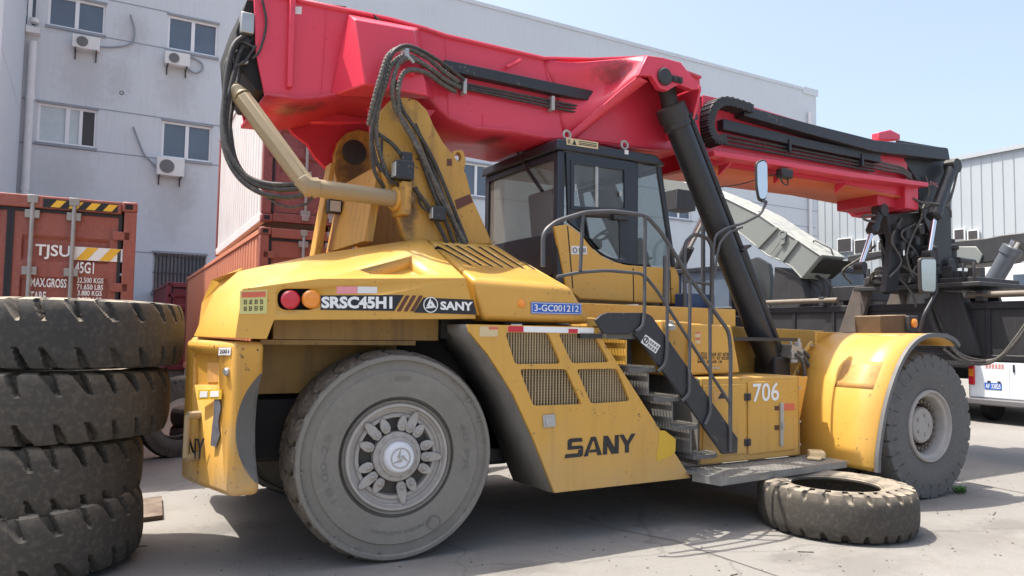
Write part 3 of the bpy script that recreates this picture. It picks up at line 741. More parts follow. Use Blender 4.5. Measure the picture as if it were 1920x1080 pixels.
# stack of four beside the counterweight
stk = [(-2.25, -.36, 1.70, 'topmost tyre of the four stacked at the left, dusty top with pale lug grooves', 'rub_old', 0.0, .0),
       (-2.35, -.35, 1.19, 'second tyre from the top of the stack beside the yellow counterweight', 'rub_old2', 1.1, .0),
       (-2.52, -.34, .70, 'third tyre down in the stack, pushed back to the left', 'rub_old2', 2.3, .03),
       (-2.50, -.40, .265, 'lowest tyre of the stack, tilted on the ground beside a flat board', 'rub_old2', 3.0, -.04)]
for i, (x, y, z, lb, mm, a, tl) in enumerate(stk):
    loose_tyre((x, y, z), Matrix.Rotation(tl, 3, 'Y').to_4x4().__matmul__(Matrix.Rotation(a, 4, 'Z') @ Matrix.Rotation(H_, 4, 'X')).to_euler(), lb, 'tyres stacked at the left', m=(mm, mm), key=mm, W=.50, R=.83)
lying_groove = lug(26, .34, .20, -.2)
loose_tyre((4.00, -2.42, .215), (H_, .0, .35), 'single worn tyre lying flat on the concrete before the front wheel', 'loose tyres on the ground', R=.69, W=.42, rin=.39, m=('rub_old2', 'rub_old2'), key='lying', groove=lying_groove, depth=.045)
p = at(338, 862, z=0)
loose_tyre((p.x, p.y+.25, .54), (.18, 0, .25), 'old tyre standing upright behind the stack near the counterweight', 'loose tyres on the ground', R=.56, W=.26, rin=.30, m=('rub_front', 'rub_dark'), key='small', groove=lug(40, .3, .12, .3), depth=.015)
for z, lb_ in ((.15, 'lower dark tyre of the low pile under the orange container'), (.42, 'upper dark tyre of the low pile under the orange container')): loose_tyre((p.x+.55, p.y+1.5, z+.0), (H_, 0, z), lb_, 'dark tyres piled under the container', R=.55, W=.27, rin=.30, m=('rub_dark', 'rub_dark'), key='dark', groove=lug(40, .3, .12, .3), depth=.015)
mb = MB(); c = [at(225, 985, z=0), at(305, 975, z=0), at(303, 938, z=0), at(225, 948, z=0)]
mb.extrude([q+V((0, 0, .045)) for q in c], (0, 0, -.043)); tag(mb.build('board', 'rust', bevel=.004), 'flat dusty board lying beside the lowest stacked tyre', 'board')
# weed
mb = MB(); rr = random.Random(5); c = at(1798, 925, z=0)
for i in range(46):
    a = rr.uniform(0, 2*PI); l = rr.uniform(.03, .10); d = V((math.cos(a), math.sin(a), 0)); n = V((-d.y, d.x, 0)); b0 = c+d*rr.uniform(0, .05)
    mb.add([b0-n*.006, b0+d*l*.5+V((0, 0, l*.7))-n*.014, b0+d*l+V((0, 0, l*.8)), b0+d*l*.5+V((0, 0, l*.7))+n*.014], [(0, 1, 2, 3)])
tag(mb.build('weed', mat('weed_green', (.09, .20, .045), .6, var=.3, scale=30), fix=False), 'small green weed growing at the foot of the front tyre', 'weed')
# ================================================================== THE REACH STACKER
RS = empty('reach_stacker', (3.0, 0, 0))
tag(RS, 'large yellow container reach stacker with red telescopic boom and black cab, numbered 706', 'reach stacker')
SPLIT = {'clevis', 'slew_motor', 'head_pin', 'rear_bracket', 'extension_rod', 'rod_bracket', 'end_beam', 'hose_joint', 'bolt', 'hinge', 'pipe_clamp', 'cab_frame', 'ledge_gusset', 'axle', 'hydraulic_pipe', 'mirror_arm', 'cable', 'plate_lamp', 'ribbed_hose', 'hydraulic_hose',
         'arch_liner', 'red_mark', 'panel_gap', 'far_window', 'window_pane', 'window_rail', 'dangling_hose', 'cable_cover', 'walkway', 'added_belly_plate', 'deck_beam', 'chassis', 'walkway_handrail', 'front_deck', 'wheel_bolt', 'inner_panel', 'louvre'}
def part(mb, name, m, p=RS, **k):
    if name in SPLIT:
        r = [x.build(name, m, p, **k) for x in mb.split()]; return r[0]
    return mb.build(name, m, p, **k)
def qd(tl, tr, br, bl, y): return tuple(at(*a, y=y) for a in (tl, tr, br, bl))

# ---------------- wheels
def wheel_root(): pass
rear_side = [(.40, .30*.5), (.405, .43*.5), (.43, .475*.5), (.437, .36*.5), (.453, .36*.5), (.460, .468*.5), (.50, .476*.5), (.60, .484*.5), (.655, .488*.5), (.664, .458*.5), (.733, .448*.5), (.742, .502*.5), (.768, .498*.5), (.782, .45*.5)]
rear_side = [(r, y*1.0) for r, y in rear_side]
def rear_wheel(x, y, flip):
    e = empty('rear_wheel', V((x, y, .79))-origin(RS), (0, 0, PI-.055 if flip else -.055)); e.parent = RS
    if flip:
        for o in REAR: 
            c = o.copy(); COL.objects.link(c); c.parent = e
        return e
    ty = tyre_mesh('tyre', ['rub_rear', 'rub_tread'], .815, .52, .40, blocks(24), .068, n=480, side=rear_side, flat=-.784, parent=e, wob=.002, shoulder=0.)
    for v_ in ty.data.vertices:
        if v_.co.y > 0: v_.co.y *= 1.5
    out = [ty]; A = (0, -1, 0)
    mb = MB(); mb.lathe([(.415, .10), (.415, .205), (.402, .240), (.385, .240), (.375, .205), (.362, .205), (.36, .185), (.335, .180), (.325, .195), (.30, .195), (.29, .16), (.29, .02)], (0, 0, 0), A, 72, caps=False)
    out.append(mb.build('rim', 'rim', e, local=True))
    mb = MB(); mb.lathe([(.0, .15), (.29, .15)], (0, 0, 0), A, 48); out.append(mb.build('rim_recess', 'recess', e, local=True))
    mb = MB(); mb.lathe([(.190, .10), (.190, .215), (.182, .225), (.150, .225), (.145, .24), (.130, .242), (0, .242)], (0, 0, 0), A, 56)
    for k in range(12):
        t = k*PI/6+.2; mb.lathe([(.011, .20), (.011, .236), (0, .237)], (math.cos(t)*.166, 0, math.sin(t)*.166), A, 6)
    out.append(mb.build('hub', 'rim', e, local=True))
    mb = MB(); mb.lathe([(.118, .235), (.120, .262), (.113, .285), (.100, .298), (.0, .300)], (0, 0, 0), A, 56); cp = mb.build('hub_cap', 'cap', e, local=True); out.append(cp)
    mb = MB(); mb.lathe([(.078, .2995), (.078, .3035), (.070, .3035), (.070, .2995)], (0, 0, 0), A, 40, close=True)
    for k in range(3):
        t = PI/2+k*2*PI/3; d = V((math.cos(t), 0, math.sin(t))); n = V((-d.z, 0, d.x)); o = V((0, -.3034, 0))
        mb.extrude([o+d*.072, o+n*.030+d*.006, o+n*.008-d*.006, o+n*.004+d*.012], (0, .004, 0))
    out.append(mb.build('emblem', 'rim', e, local=True))
    # wedge clamps in five groups of three
    for deg, j in ((81, 1), (65, 0), (47.6, 1), (17, 1), (-4, 0), (-26, 1), (-61, 1), (-80.5, 0), (-124, 1), (-143, 0), (-163, 1), (160, 1), (134.5, 0), (113.5, 1)):
            t = math.radians(deg); d = V((math.cos(t), 0, math.sin(t))); n = V((-d.z, 0, d.x))
            L_ = .372 if j == 0 else .318; i0 = .196; w_ = .037
            pr = [(i0, .55), (i0+.03, 1), (i0+(L_-i0)*.55, 1.0), (L_-.02, .6), (L_, .22)]
            pts = [d*a+n*w_*b for a, b in pr]+[d*a-n*w_*b for a, b in pr[::-1]]
            mb = MB(); mb.extrude([p+V((0, -.185, 0)) for p in pts], (0, -.032, 0))
            inn = [d*(a*.90+.026)+n*w_*b*.62 for a, b in pr]+[d*(a*.90+.026)-n*w_*b*.62 for a, b in pr[::-1]]
            mb.lathe([(.017, .20), (.017, .236), (.010, .246), (0, .248)], d*.238, A, 6)
            mb.lathe([(.026, .20), (.026, .224), (.0, .225)], d*.238, A, 12)
            out.append(mb.build('wedge_clamp', 'rim', e, local=True, bevel=.009))
    # moulded writing on the sidewall
    mb = MB()
    def arc_text(s, rad, t0, t1, h):
        vs, fs = glyphs(s, .01)
        P_ = []
        for v in vs:
            a = t0+(t1-t0)*v.x; r = rad+(v.y-.5)*h; P_.append(V((math.cos(a)*r, -.2435, math.sin(a)*r)))
        mb.add(P_, fs)
    arc_text('18.00-25', .57, math.radians(212), math.radians(160), .05)
    arc_text('40 PR', .57, math.radians(25), math.radians(-15), .045)
    arc_text('INDUSTRIAL PNEUMATIC', .57, math.radians(250), math.radians(300), .026)
    mb.lathe([(.058, .2425), (.058, .2465), (.048, .2465), (.048, .2425)], (.30, 0, -.52), A, 24, close=True)
    mb.obox((.02, -.2420, .60), (.065, 0, 0), (0, .003, 0), (0, 0, .018))
    out.append(mb.build('sidewall_marking', mat('sidewall_relief', (.155, .145, .128), .85), e, local=True, fix=False))
    return out
REAR = rear_wheel(0, -1.345, False)
rear_wheel(0, 1.345, True)
fr_side = [(.385, .30*.5), (.39, .40*.5), (.42, .44*.5), (.45, .44*.5), (.55, .49*.5), (.64, .495*.5), (.70, .47*.5), (.745, .46*.5)]
FG = lug(28, .34, .10, .25)
def front_wheel(y, flip, full):
    e = empty('front_wheel', V((6.03, y, .795))-origin(RS), (0, 0, PI if flip else 0)); e.parent = RS
    if FRONT:
        for o in (FRONT if full else FRONT[:1]):
            c = o.copy(); COL.objects.link(c); c.parent = e
        return
    A = (0, -1, 0)
    FRONT.append(tyre_mesh('tyre', ['rub_front', 'rub_front'], .82, .50, .385, FG, .045, side=fr_side, flat=-.790, parent=e, wob=.002))
    mb = MB(); mb.lathe([(.40, .10), (.40, .225), (.388, .24), (.37, .24), (.355, .21), (.33, .20), (.32, .185), (.31, .05), (.30, -.02), (0, -.02)], (0, 0, 0), A, 64, caps=False)
    FRONT.append(mb.build('rim', 'rim', e, local=True))
    mb = MB(); mb.lathe([(.20, -.02), (.20, .12), (.185, .14), (.0, .142)], (0, 0, 0), A, 48)
    for k in range(5): t = k*1.26; mb.lathe([(.02, .14), (.02, .155), (0, .156)], (math.cos(t)*.11, 0, math.sin(t)*.11), A, 6)
    FRONT.append(mb.build('hub', 'rim', e, local=True))
    mrb = mat('rusty_bolt', (.20, .16, .13), .6, .2, var=.3, scale=9)
    for k in range(24):
        t = 2*PI*k/24; mb = MB(); mb.lathe([(.022, -.01), (.022, .10), (.014, .105), (.014, .13), (0, .131)], (math.cos(t)*.262, 0, math.sin(t)*.262), A, 8); FRONT.append(mb.build('wheel_bolt', mrb, e, local=True))
FRONT = []
for y, fl, fu in ((-1.90, False, True), (-1.33, False, False), (1.33, True, False), (1.90, True, True)): front_wheel(y, fl, fu)

# ---------------- frame, axles
mb = MB(); mb.box((-1.05, -.62, .66), (6.55, -.50, 1.42)); mb.box((-1.05, .50, .66), (6.55, .62, 1.42)); mb.box((-1.0, -.5, .70), (6.5, .5, .78))
mb.box((1.0, -1.0, .75), (2.9, 1.0, 1.35))
part(mb, 'chassis', 'blackd', bevel=.01)
mb = MB(); mb.box((-.17, -1.05, .60), (.17, 1.05, .95)); mb.tube([(0, -1.1, .79), (0, 1.1, .79)], .11, 16); mb.tube([(6.03, -2.0, .795), (6.03, 2.0, .795)], .17, 16)
part(mb, 'axle', 'blackd', bevel=.02)
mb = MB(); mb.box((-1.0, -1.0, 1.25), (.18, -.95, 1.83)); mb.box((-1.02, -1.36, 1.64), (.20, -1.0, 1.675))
part(mb, 'inner_panel', 'yellow_grime_shade')
mb = MB(); mb.box((.19, -1.0, .7), (1.3, -.95, 1.84)); mb.box((-.98, -.94, .75), (.15, -.9, 1.2)); mb.box((.41, -1.40, 1.70), (1.0, -1.0, 1.86)); part(mb, 'arch_liner', 'void')
mb = MB(); mb.box((-.93, -1.36, 1.68), (.40, -1.30, 1.88)); part(mb, 'hood_beam', 'yellow_grime_shade')

# ---------------- counterweight
yw = -1.60
zc = .60; zt_ = at(400, 640, y=yw).z
xr_ = at(487, 900, y=yw).x
plan = [(xr_, yw), (-1.33, yw), (-1.50, yw+.14), (-1.56, yw+.42), (-1.62, -.5), (-1.62, .5), (-1.56, -yw-.42), (-1.50, -yw-.14), (-1.33, -yw), (xr_, -yw), (xr_, -1.0+2.0), (xr_, -1.0)]
plan = [(xr_, yw), (-1.235, yw), (-1.258, yw+.06), (-1.335, -1.25), (-1.41, -.98), (-1.45, -.78), (-1.43, -.68), (-1.15, -.62), (-1.15, .62), (-1.19, .8), (-1.18, 1.3), (-1.12, 1.58), (xr_, -yw)]
RP, RN = V((-1.258, yw+.06, 0)), V((-.945, -.327, 0)).normalized()
RP2, RN2 = V((-1.335, -1.25, 0)), V((-.963, -.268, 0)).normalized()
def rp(a, b, o=0.): return on_plane(a, b, RP2 if a < 395 else RP, RN2 if a < 395 else RN)+RN2*o
def rpl(pts, o=0.): return [on_plane(a, b, RP, RN)+RN*o for a, b in pts]
mb = MB(); mb.extrude([V((a, b, zc)) for a, b in plan], (0, 0, zt_-zc))
cw = part(mb, 'counterweight', ['cwt', 'arch'], bevel=.045, seg=3, sharp=50)
bake(cw)
def sphere(c, r, n=40, m=24, sq=(1, 1, 1)):
    mb = MB(); rows = []
    for i in range(m+1):
        f = PI*i/m; rows.append([V((c[0]+sq[0]*r*math.sin(f)*math.cos(2*PI*k/n), c[1]+sq[1]*r*math.sin(f)*math.sin(2*PI*k/n), c[2]+sq[2]*r*math.cos(f))) for k in range(n)])
    mb.grid(rows, closed=True); return mb
mbs = sphere((-.66, -1.86, 1.06), .612, 64, 48); mbs.m = 0
def cut2(o, mb, slot):
    """boolean whose new faces take material slot"""
    mb.mi = [slot]*len(mb.f); c = mb.build('cutter', [o.data.materials[i] for i in range(len(o.data.materials))], None)
    b = o.modifiers.new('cut', 'BOOLEAN'); b.operation = 'DIFFERENCE'; b.object = c; b.solver = 'EXACT'
    bpy.context.view_layer.update(); bake(o); me = c.data; bpy.data.objects.remove(c); bpy.data.meshes.remove(me); return o
def rel(mb, o):
    d = o.location if o.parent is None else origin(o)
    return mb
cut2(cw, mbs, 1)
# handhold recess at the rear corner
rc = rpl([(352, 662), (398, 664), (407, 680), (406, 722), (352, 722)])
mb = MB(); mb.extrude([p+RN*.10 for p in rc], RN*-.17); cut2(cw, mb, 0)
mb = MB(); p = rpl([(427, 697)])[0]; mb.lathe([(.03, 0), (.03, .015), (.02, .025), (0, .025)], p, RN, 14); part(mb, 'lock', 'steel', cw)
mb = MB(); p = at(372, 726, y=yw+.05); ha_, hb_ = rpl([(367, 778)], .06)[0], rpl([(363, 856)], .06)[0]; mb.tube([ha_, hb_], .022, 10); mb.tube([ha_, ha_-RN*.12], .03, 10); mb.tube([hb_, hb_-RN*.12], .03, 10)
part(mb, 'grab_handle', 'tan', cw)
q = tuple(rpl([(412, 652), (434, 652), (433, 666), (411, 666)])); mb = MB(); plate_on(mb, q, RN*.006); st = part(mb, 'sticker', 'labelw', cw)
mb = MB(); text_on(mb, '2001', q, RN*.009, .02, .1, .9, .2, .8); part(mb, 'print', 'ink', st, fix=False)
q = tuple(rpl([(374, 680), (402, 680), (401, 716), (373, 718)], -.066)); mb = MB(); plate_on(mb, q, RN*.004); st = part(mb, 'sticker', 'labelo', cw)
q = tuple(rpl([(374, 731), (418, 730), (417, 748), (373, 750)])); NX = RN; mb = MB(); plate_on(mb, q, NX*.010); st = part(mb, 'sticker', 'yw', cw)
mb = MB(); 
for a, b in ((.1, .42), (.55, .9)): plate_on(mb, q, NX*.013, a, b, .25, .85, .3)
part(mb, 'print', 'labelw', st)
# chamfer lettering: the visible end of the word on the rear corner
nr = V((-1, 0, 0)); 
mb = MB(); q = tuple(rpl([(356, 822), (386, 822), (384, 862), (354, 858)])); text_on(mb, 'NY', q, RN*.008, .03); part(mb, 'lettering', 'ink', cw, fix=False)
mb = MB(); mb.extrude([p for p in rpl([(403, 742), (412, 745), (415, 765), (410, 790), (413, 815), (406, 838), (396, 835), (399, 800), (402, 775)], .006)], RN*-.004); part(mb, 'scrape_mark', mat('scraped_bare_metal', (.12, .12, .135), .6, var=.5, scale=14, spot=.6, spotc=(.4, .3, .15)), cw)

# ---------------- rear hood
yh = -1.63
S_a = at(372, 634, y=-1.50); 
z0h = at(600, 636, y=yh).z; zarch = at(700, 598, y=yh).z
def H(px, py, y): return at(px, py, y=y)
L0 = H(441, 634, yh); L1 = H(500, 636, yh); L2 = H(514, 600, yh); L3 = H(893, 598, yh)
T0 = H(454, 541, yh); T1 = H(600, 522, yh); T2 = H(872, 521, yh)
R0 = H(452, 504, -.80); R1 = H(600, 476, -.80); R2 = H(795, 446, -.74)
B0 = at(363, 630, y=-.78); B0.z = L0.z; BT = at(400, 550, y=-.85); BR = at(447, 508, y=-.70)
C0 = V((-1.25, -.45, L0.z)); CT = V((-1.10, -.45, T0.z)); CR = V((-1.02, -.45, R0.z-.01))
L0b = V((L0.x, yh, L0.z))
near = dict(L0=L0, L1=L1, L2=L2, L3=L3, T0=T0, T1=T1, T2=T2, R0=R0, R1=R1, R2=R2, B0=B0, BT=BT, BR=BR, C0=C0, CT=CT, CR=CR)
T1b = V((L2.x, yh, T0.z+(T1.z-T0.z)*(L2.x-T0.x)/(T1.x-T0.x)))
mb = MB(); keys = list(near); vs = [near[k] for k in keys]+[T1b]+[V((near[k].x, -near[k].y, near[k].z)) for k in keys]+[V((T1b.x, -T1b.y, T1b.z))]
ix = {k: i for i, k in enumerate(keys+['T1b'])}; nn = len(keys)+1
def fc(*ks): return tuple(ix[k] for k in ks)
half = [fc('L0', 'L1', 'L2', 'T1b', 'T0'), fc('L2', 'L3', 'T2', 'T1', 'T1b'), fc('T0', 'T1b', 'T1', 'R1', 'R0'), fc('T1', 'T2', 'R2', 'R1'),
        fc('B0', 'L0', 'T0', 'BT'), fc('BT', 'T0', 'R0', 'BR'), fc('C0', 'B0', 'BT', 'CT'), fc('CT', 'BT', 'BR', 'CR')]
for k_, x_ in (('B0', -1.20), ('BT', -1.08), ('BR', -1.0), ('L0', -1.08), ('T0', -1.05)): vs[ix[k_]+nn].x = x_
fs = list(half)+[tuple(i+nn for i in f[::-1]) for f in half]
def mir(k): return ix[k]+nn
fs += [(ix['C0'], ix['CT'], mir('CT'), mir('C0')), (ix['CT'], ix['CR'], mir('CR'), mir('CT')), (ix['CR'], ix['BR'], ix['R0'], mir('R0'), mir('BR'), mir('CR')),
       (ix['R0'], ix['R1'], mir('R1'), mir('R0')), (ix['R1'], ix['R2'], mir('R2'), mir('R1')),
       (ix['L3'], ix['T2'], ix['R2'], mir('R2'), mir('T2'), mir('L3')), (ix['L0'], ix['B0'], ix['C0'], mir('C0'), mir('B0'), mir('L0')),
       (ix['L1'], ix['L0'], mir('L0'), mir('L1')), (ix['L2'], ix['L1'], mir('L1'), mir('L2')), (ix['L3'], ix['L2'], mir('L2'), mir('L3'))]
mb.add(vs, fs)
hood = part(mb, 'rear_hood', ['yellow', 'void'], bevel=.055, seg=4, sharp=60); bake(hood)
# scoop pressed into the sloping shoulder
nsl = (T2-T1).cross(R2-T1).normalized(); nsl = nsl if nsl.z > 0 else -nsl
sc = [on_plane(a, b, T1, nsl) for a, b in ((673, 506), (772, 480), (828, 516), (696, 514))]
ctr = sum(sc, V())/4; deep = [ctr+(p-ctr)*.80-nsl*.085+V((.02, .03, 0)) for p in sc]; topq = [ctr+(p-ctr)*1.06+nsl*.05 for p in sc]
mb = MB(); mb.add(deep+sc+topq, [(0, 1, 2, 3), (0, 1, 5, 4), (1, 2, 6, 5), (2, 3, 7, 6), (3, 0, 4, 7), (4, 5, 9, 8), (5, 6, 10, 9), (6, 7, 11, 10), (7, 4, 8, 11), (8, 9, 10, 11)])
cut2(hood, mb, 0)
# tail lamp pocket
lp = rounded(ys([(522, 541), (596, 541), (596, 581), (522, 581)], yh-.03), .085, 6)
mb = MB(); mb.extrude(lp, (0, .10, 0)); cut2(hood, mb, 1)
tl = MB(); c = at(543, 562, y=yh+.03); r = .068
tl.lathe([(r, 0), (r, .03), (r*.8, .045), (0, .05)], c, (0, -1, 0), 28); part(tl, 'tail_lamp', 'redlens', hood)
tl = MB(); c = at(582, 561, y=yh+.03); tl.lathe([(r, 0), (r, .03), (r*.8, .045), (0, .05)], c, (0, -1, 0), 28); part(tl, 'tail_lamp', 'amber', hood)
# warning label with two rows of characters (print too faded to read stroke by stroke)
q = qd((450, 545), (501, 543), (500, 588), (449, 589), yh); mb = MB(); plate_on(mb, q, NY*.003); lb = part(mb, 'warning_label', 'labely', hood)
mb = MB(); plate_on(mb, q, NY*.005, .06, .94, .70, .93, .3); part(mb, 'header', 'labelr', lb)
mb = MB(); rn = random.Random(11)
def glyph_block(mb, q, out, u, v, w_, h, rn):
    for k in range(3): vv = v+h*(k+.2)/3; plate_on(mb, q, out, u+w_*rn.uniform(0, .15), u+w_*rn.uniform(.8, 1), vv, vv+h*.11, .3)
    for k in range(2): uu = u+w_*(k*.5+rn.uniform(.1, .35)); plate_on(mb, q, out*1.15, uu, uu+w_*.13, v+h*rn.uniform(0, .2), v+h*rn.uniform(.8, 1), .3)
for row, v in enumerate((.40, .12)):
    for k in range(4): glyph_block(mb, q, NY*.0052, .13+k*.2, v, .13, .22, rn)
part(mb, 'print', 'ink', lb)
q = qd((631, 537), (669, 537), (669, 550), (631, 551), yh); mb = MB(); plate_on(mb, q, NY*.003); part(mb, 'sticker', 'pink', hood)
q = qd((670, 537), (707, 538), (707, 550), (670, 550), yh); mb = MB(); plate_on(mb, q, NY*.003); part(mb, 'sticker', 'labelw', hood)
# model band
def Q(a, b, c_, d): return qd(a, b, c_, d, yh)
mb = MB(); mb.extrude([p+NY*.004 for p in ys([(601, 554), (757, 553), (739, 583), (601, 581)], yh)], (0, .003, 0))
mb.extrude([p+NY*.004 for p in ys([(794, 558), (887, 562), (894, 590), (776, 586)], yh)], (0, .003, 0)); band = part(mb, 'model_band', 'ink', hood)
mb = MB()
for k in range(3):
    x = 761+k*12.5; mb.extrude([p+NY*.004 for p in ys([(x, 554), (x+7, 554.3), (x-10, 584), (x-17, 583.6)], yh)], (0, .003, 0))
part(mb, 'slash_stripe', 'brownl', band)
mb = MB(); text_on(mb, 'SRSC45H1', Q((602, 556), (735, 556), (735, 579), (602, 578)), NY*.007, .045)
text_on(mb, 'SANY', Q((825, 565), (886, 566), (886, 583), (825, 581)), NY*.007, .04); part(mb, 'lettering', 'white', band, fix=False)
mb = MB(); c = at(807, 571.5, y=yh)+NY*.004; mb.lathe([(.062, 0), (.062, .004), (.055, .004), (.055, 0)], c, (0, -1, 0), 40, close=True)
for k in range(3):
    t = PI/2+k*2*PI/3; d = V((math.cos(t), 0, math.sin(t))); n = V((-d.z, 0, d.x)); o = c+NY*.003
    mb.extrude([o+d*.057+n*.002, o+n*.034-d*.010, o+n*.010-d*.008, o-n*.004+d*.020], (0, .003, 0))
part(mb, 'emblem', 'white', band)

# ---------------- front hood with louvres
F0 = H(907, 602, yh); F1 = H(1113, 607, yh); G0 = H(886, 524, yh); G1 = H(1072, 539, yh)
K0 = H(803, 449, -.74); K1 = H(934, 460, -.74)
F0b = F0.copy(); mb = MB()
hv = [F0, F1, G1, G0, K0, K1]; hv2 = [V((p.x, -p.y, p.z)) for p in hv]
mb.add(hv+hv2, [(0, 1, 2, 3), (3, 2, 5, 4), (6, 9, 8, 7), (9, 10, 11, 8), (4, 5, 11, 10), (1, 7, 8, 11, 5, 2), (0, 3, 4, 10, 9, 6), (0, 6, 7, 1)])
fh = part(mb, 'front_hood', ['yellow', 'void'], bevel=.05, seg=4, sharp=60); bake(fh)
nf = (G1-G0).cross(K0-G0).normalized(); nf = nf if nf.z > 0 else -nf
for k in range(7):
    a = (815+k*20.5, 458+k*1.4); b = (883+k*20.0, 497+k*1.6)
    if k == 0: a = (818, 460)
    pa, pb = on_plane(*a, G0, nf), on_plane(*b, G0, nf); d = (pb-pa); wv = nf.cross(d).normalized()*.016
    if (pa-pb).length > .1:
        mb = MB(); mb.extrude([pa-wv+nf*.05, pb-wv+nf*.05, pb+wv+nf*.05, pa+wv+nf*.05], -nf*.11); cut2(fh, mb, 1)
mb = MB(); c = at(978, 569, y=yh); mb.lathe([(.001, .02), (.02, .018), (.034, .01), (.038, 0)], c, (0, -1, 0), 20); mk = part(mb, 'side_marker', 'amber', fh)
q = qd((995, 566), (1090, 569), (1089, 590), (995, 588), yh); mb = MB(); mb.extrude([p+NY*.008 for p in rounded(q, .012)], (0, .006, 0)); pl = part(mb, 'number_plate', 'blue', fh)
mb = MB(); text_on(mb, '3-GC001212', q, NY*.010, .012, .06, .94, .22, .80)
for u0, u1, v0, v1 in ((.012, .988, .05, .09), (.012, .988, .91, .95), (.012, .02, .09, .91), (.98, .988, .09, .91)): plate_on(mb, q, NY*.0095, u0, u1, v0, v1, .1)
part(mb, 'lettering', 'white', pl, fix=False)

# ---------------- side panel with grilles
yp = -1.75
outer = ys([(878, 608), (1114, 613), (1295, 896), (1040, 924), (1000, 822), (962, 738), (937, 698), (915, 664), (895, 640), (880, 622)], yp)
h_px = [[(947, 623), (1028, 624), (1052, 682), (966, 683)], [(1047, 625), (1114, 626), (1143, 679), (1072, 681)],
        [(974, 692), (1062, 692), (1091, 758), (1000, 761)], [(1081, 692), (1157, 691), (1182, 752), (1108, 757)]]
holes = [rounded(ys(h, yp), .035) for h in h_px]
mb = MB(); mb.extrude(outer, (0, .03, 0), holes); sp_ = part(mb, 'side_panel', 'yellow_low', sharp=30)
for h in h_px:
    tl_, tr_, br_, bl_ = ys(h, yp+.02); mb = MB(); nb = 21
    za, zb_ = max(tl_.z, tr_.z), min(bl_.z, br_.z); x0 = min(tl_.x, bl_.x)-.01; x1 = max(tr_.x, br_.x)+.01
    def xat(z): t = (tl_.z-z)/(tl_.z-bl_.z); return tl_.x+(bl_.x-tl_.x)*t, tr_.x+(br_.x-tr_.x)*t
    sl = (bl_.x-tl_.x)/(bl_.z-tl_.z)
    for k in range(23):
        x = x0+(x1-x0)*k/22
        # vertical slat clipped to the slanted opening
        lo, hi = zb_-.01, za+.01
        zs = [z for z in [lo+(hi-lo)*j/30 for j in range(31)] if xat(z)[0]-.012 <= x <= xat(z)[1]+.012]
        if len(zs) > 1: mb.box((x-.0065, yp+.034, zs[0]), (x+.0065, yp+.044, zs[-1]))
    z = zb_
    while z < za:
        a, b = xat(z); mb.box((a-.01, yp+.0445, z), (b+.01, yp+.048, z+.004)); z += .024
    part(mb, 'grille', 'slat', sp_)
mb = MB(); bx = [p+V((0, .07, 0)) for p in ys([(925, 616), (1118, 617), (1200, 775), (985, 790)], yp)]; mb.extrude(bx, (0, .06, 0)); part(mb, 'grille_backing', 'void', sp_)  # dark backing plate behind the slats
mb = MB(); mb.extrude([V((p.x, -p.y, p.z)) for p in outer], (0, -.03, 0)); part(mb, 'side_panel', 'yellow_low')
mb = MB(); mb.box((.75, -.60, .62), (2.6, .98, 1.80)); mb.box((.80, -1.0, .55), (1.32, -.62, 1.5)); part(mb, 'added_engine_block', 'blackd', bevel=.04)  # unseen bulk added to stop far-side light getting under the machine
mb = MB(); mb.box((3.1, .70, .50), (4.85, 1.60, 1.45)); part(mb, 'tool_box', 'yellow_low', bevel=.012)
mb = MB(); mb.box((1.35, -1.68, .50), (2.75, -1.0, .53)); mb.box((1.2, .2, .50), (5.0, .9, .60)); part(mb, 'added_belly_plate', 'blackd')  # unseen floor added to deepen the shade on the ground below
# edge flange and the dusty inner wall turned toward the wheel
edge = ys([(1040, 924), (1000, 822), (962, 738), (937, 698), (915, 664), (895, 640), (880, 622), (878, 608)], yp)
mb = MB(); mb.grid([[p+V((.004, .031, 0)) for p in edge], [p+V((-.01, .30, 0)) for p in edge], [p+V((-.03, .62, 0)) for p in edge]]); 
il = part(mb, 'panel_inner_wall', 'arch'); il.modifiers.new('solid', 'SOLIDIFY').thickness = .012
mb = MB(); bb = [edge[0]+V((.02, .045, .02)), edge[0]+V((-.02, .62, .02)), V((2.75, -1.13, .46)), V((2.75, -1.70, .46))]; mb.extrude(bb, (0, 0, .02)); part(mb, 'panel_floor', 'arch')
q = qd((952, 611), (1113, 615), (1113, 625), (952, 622), yp); mb = MB(); plate_on(mb, q, NY*.004); st = part(mb, 'reflective_strip', 'white', sp_)
mb = MB(); plate_on(mb, q, NY*.006, 0, .17, 0, 1, .3); plate_on(mb, q, NY*.006, .69, .80, 0, .75, .3); part(mb, 'red_mark', mat('torn_red_film', (.55, .02, .04), .5), st)
q = qd((899, 612), (933, 612), (933, 631), (899, 631), yp); mb = MB(); plate_on(mb, q, NY*.003); st = part(mb, 'sticker', 'label', sp_); mb = MB(); plate_on(mb, q, NY*.005, .5, 1, .7, .95, .3); part(mb, 'header', 'labelr', st)
q = qd((1017, 778), (1040, 776), (1041, 800), (1018, 802), yp); mb = MB(); plate_on(mb, q, NY*.012); lk = part(mb, 'latch', 'steel', sp_, bevel=.004)
mb = MB(); plate_on(mb, q, NY*.020, .2, .8, .15, .8, .5); p = quad_pt(q, .5, .4); mb.lathe([(.008, .02), (.008, .026), (0, .027)], p, (0, -1, 0), 10); part(mb, 'paddle', 'galv', lk, bevel=.003)
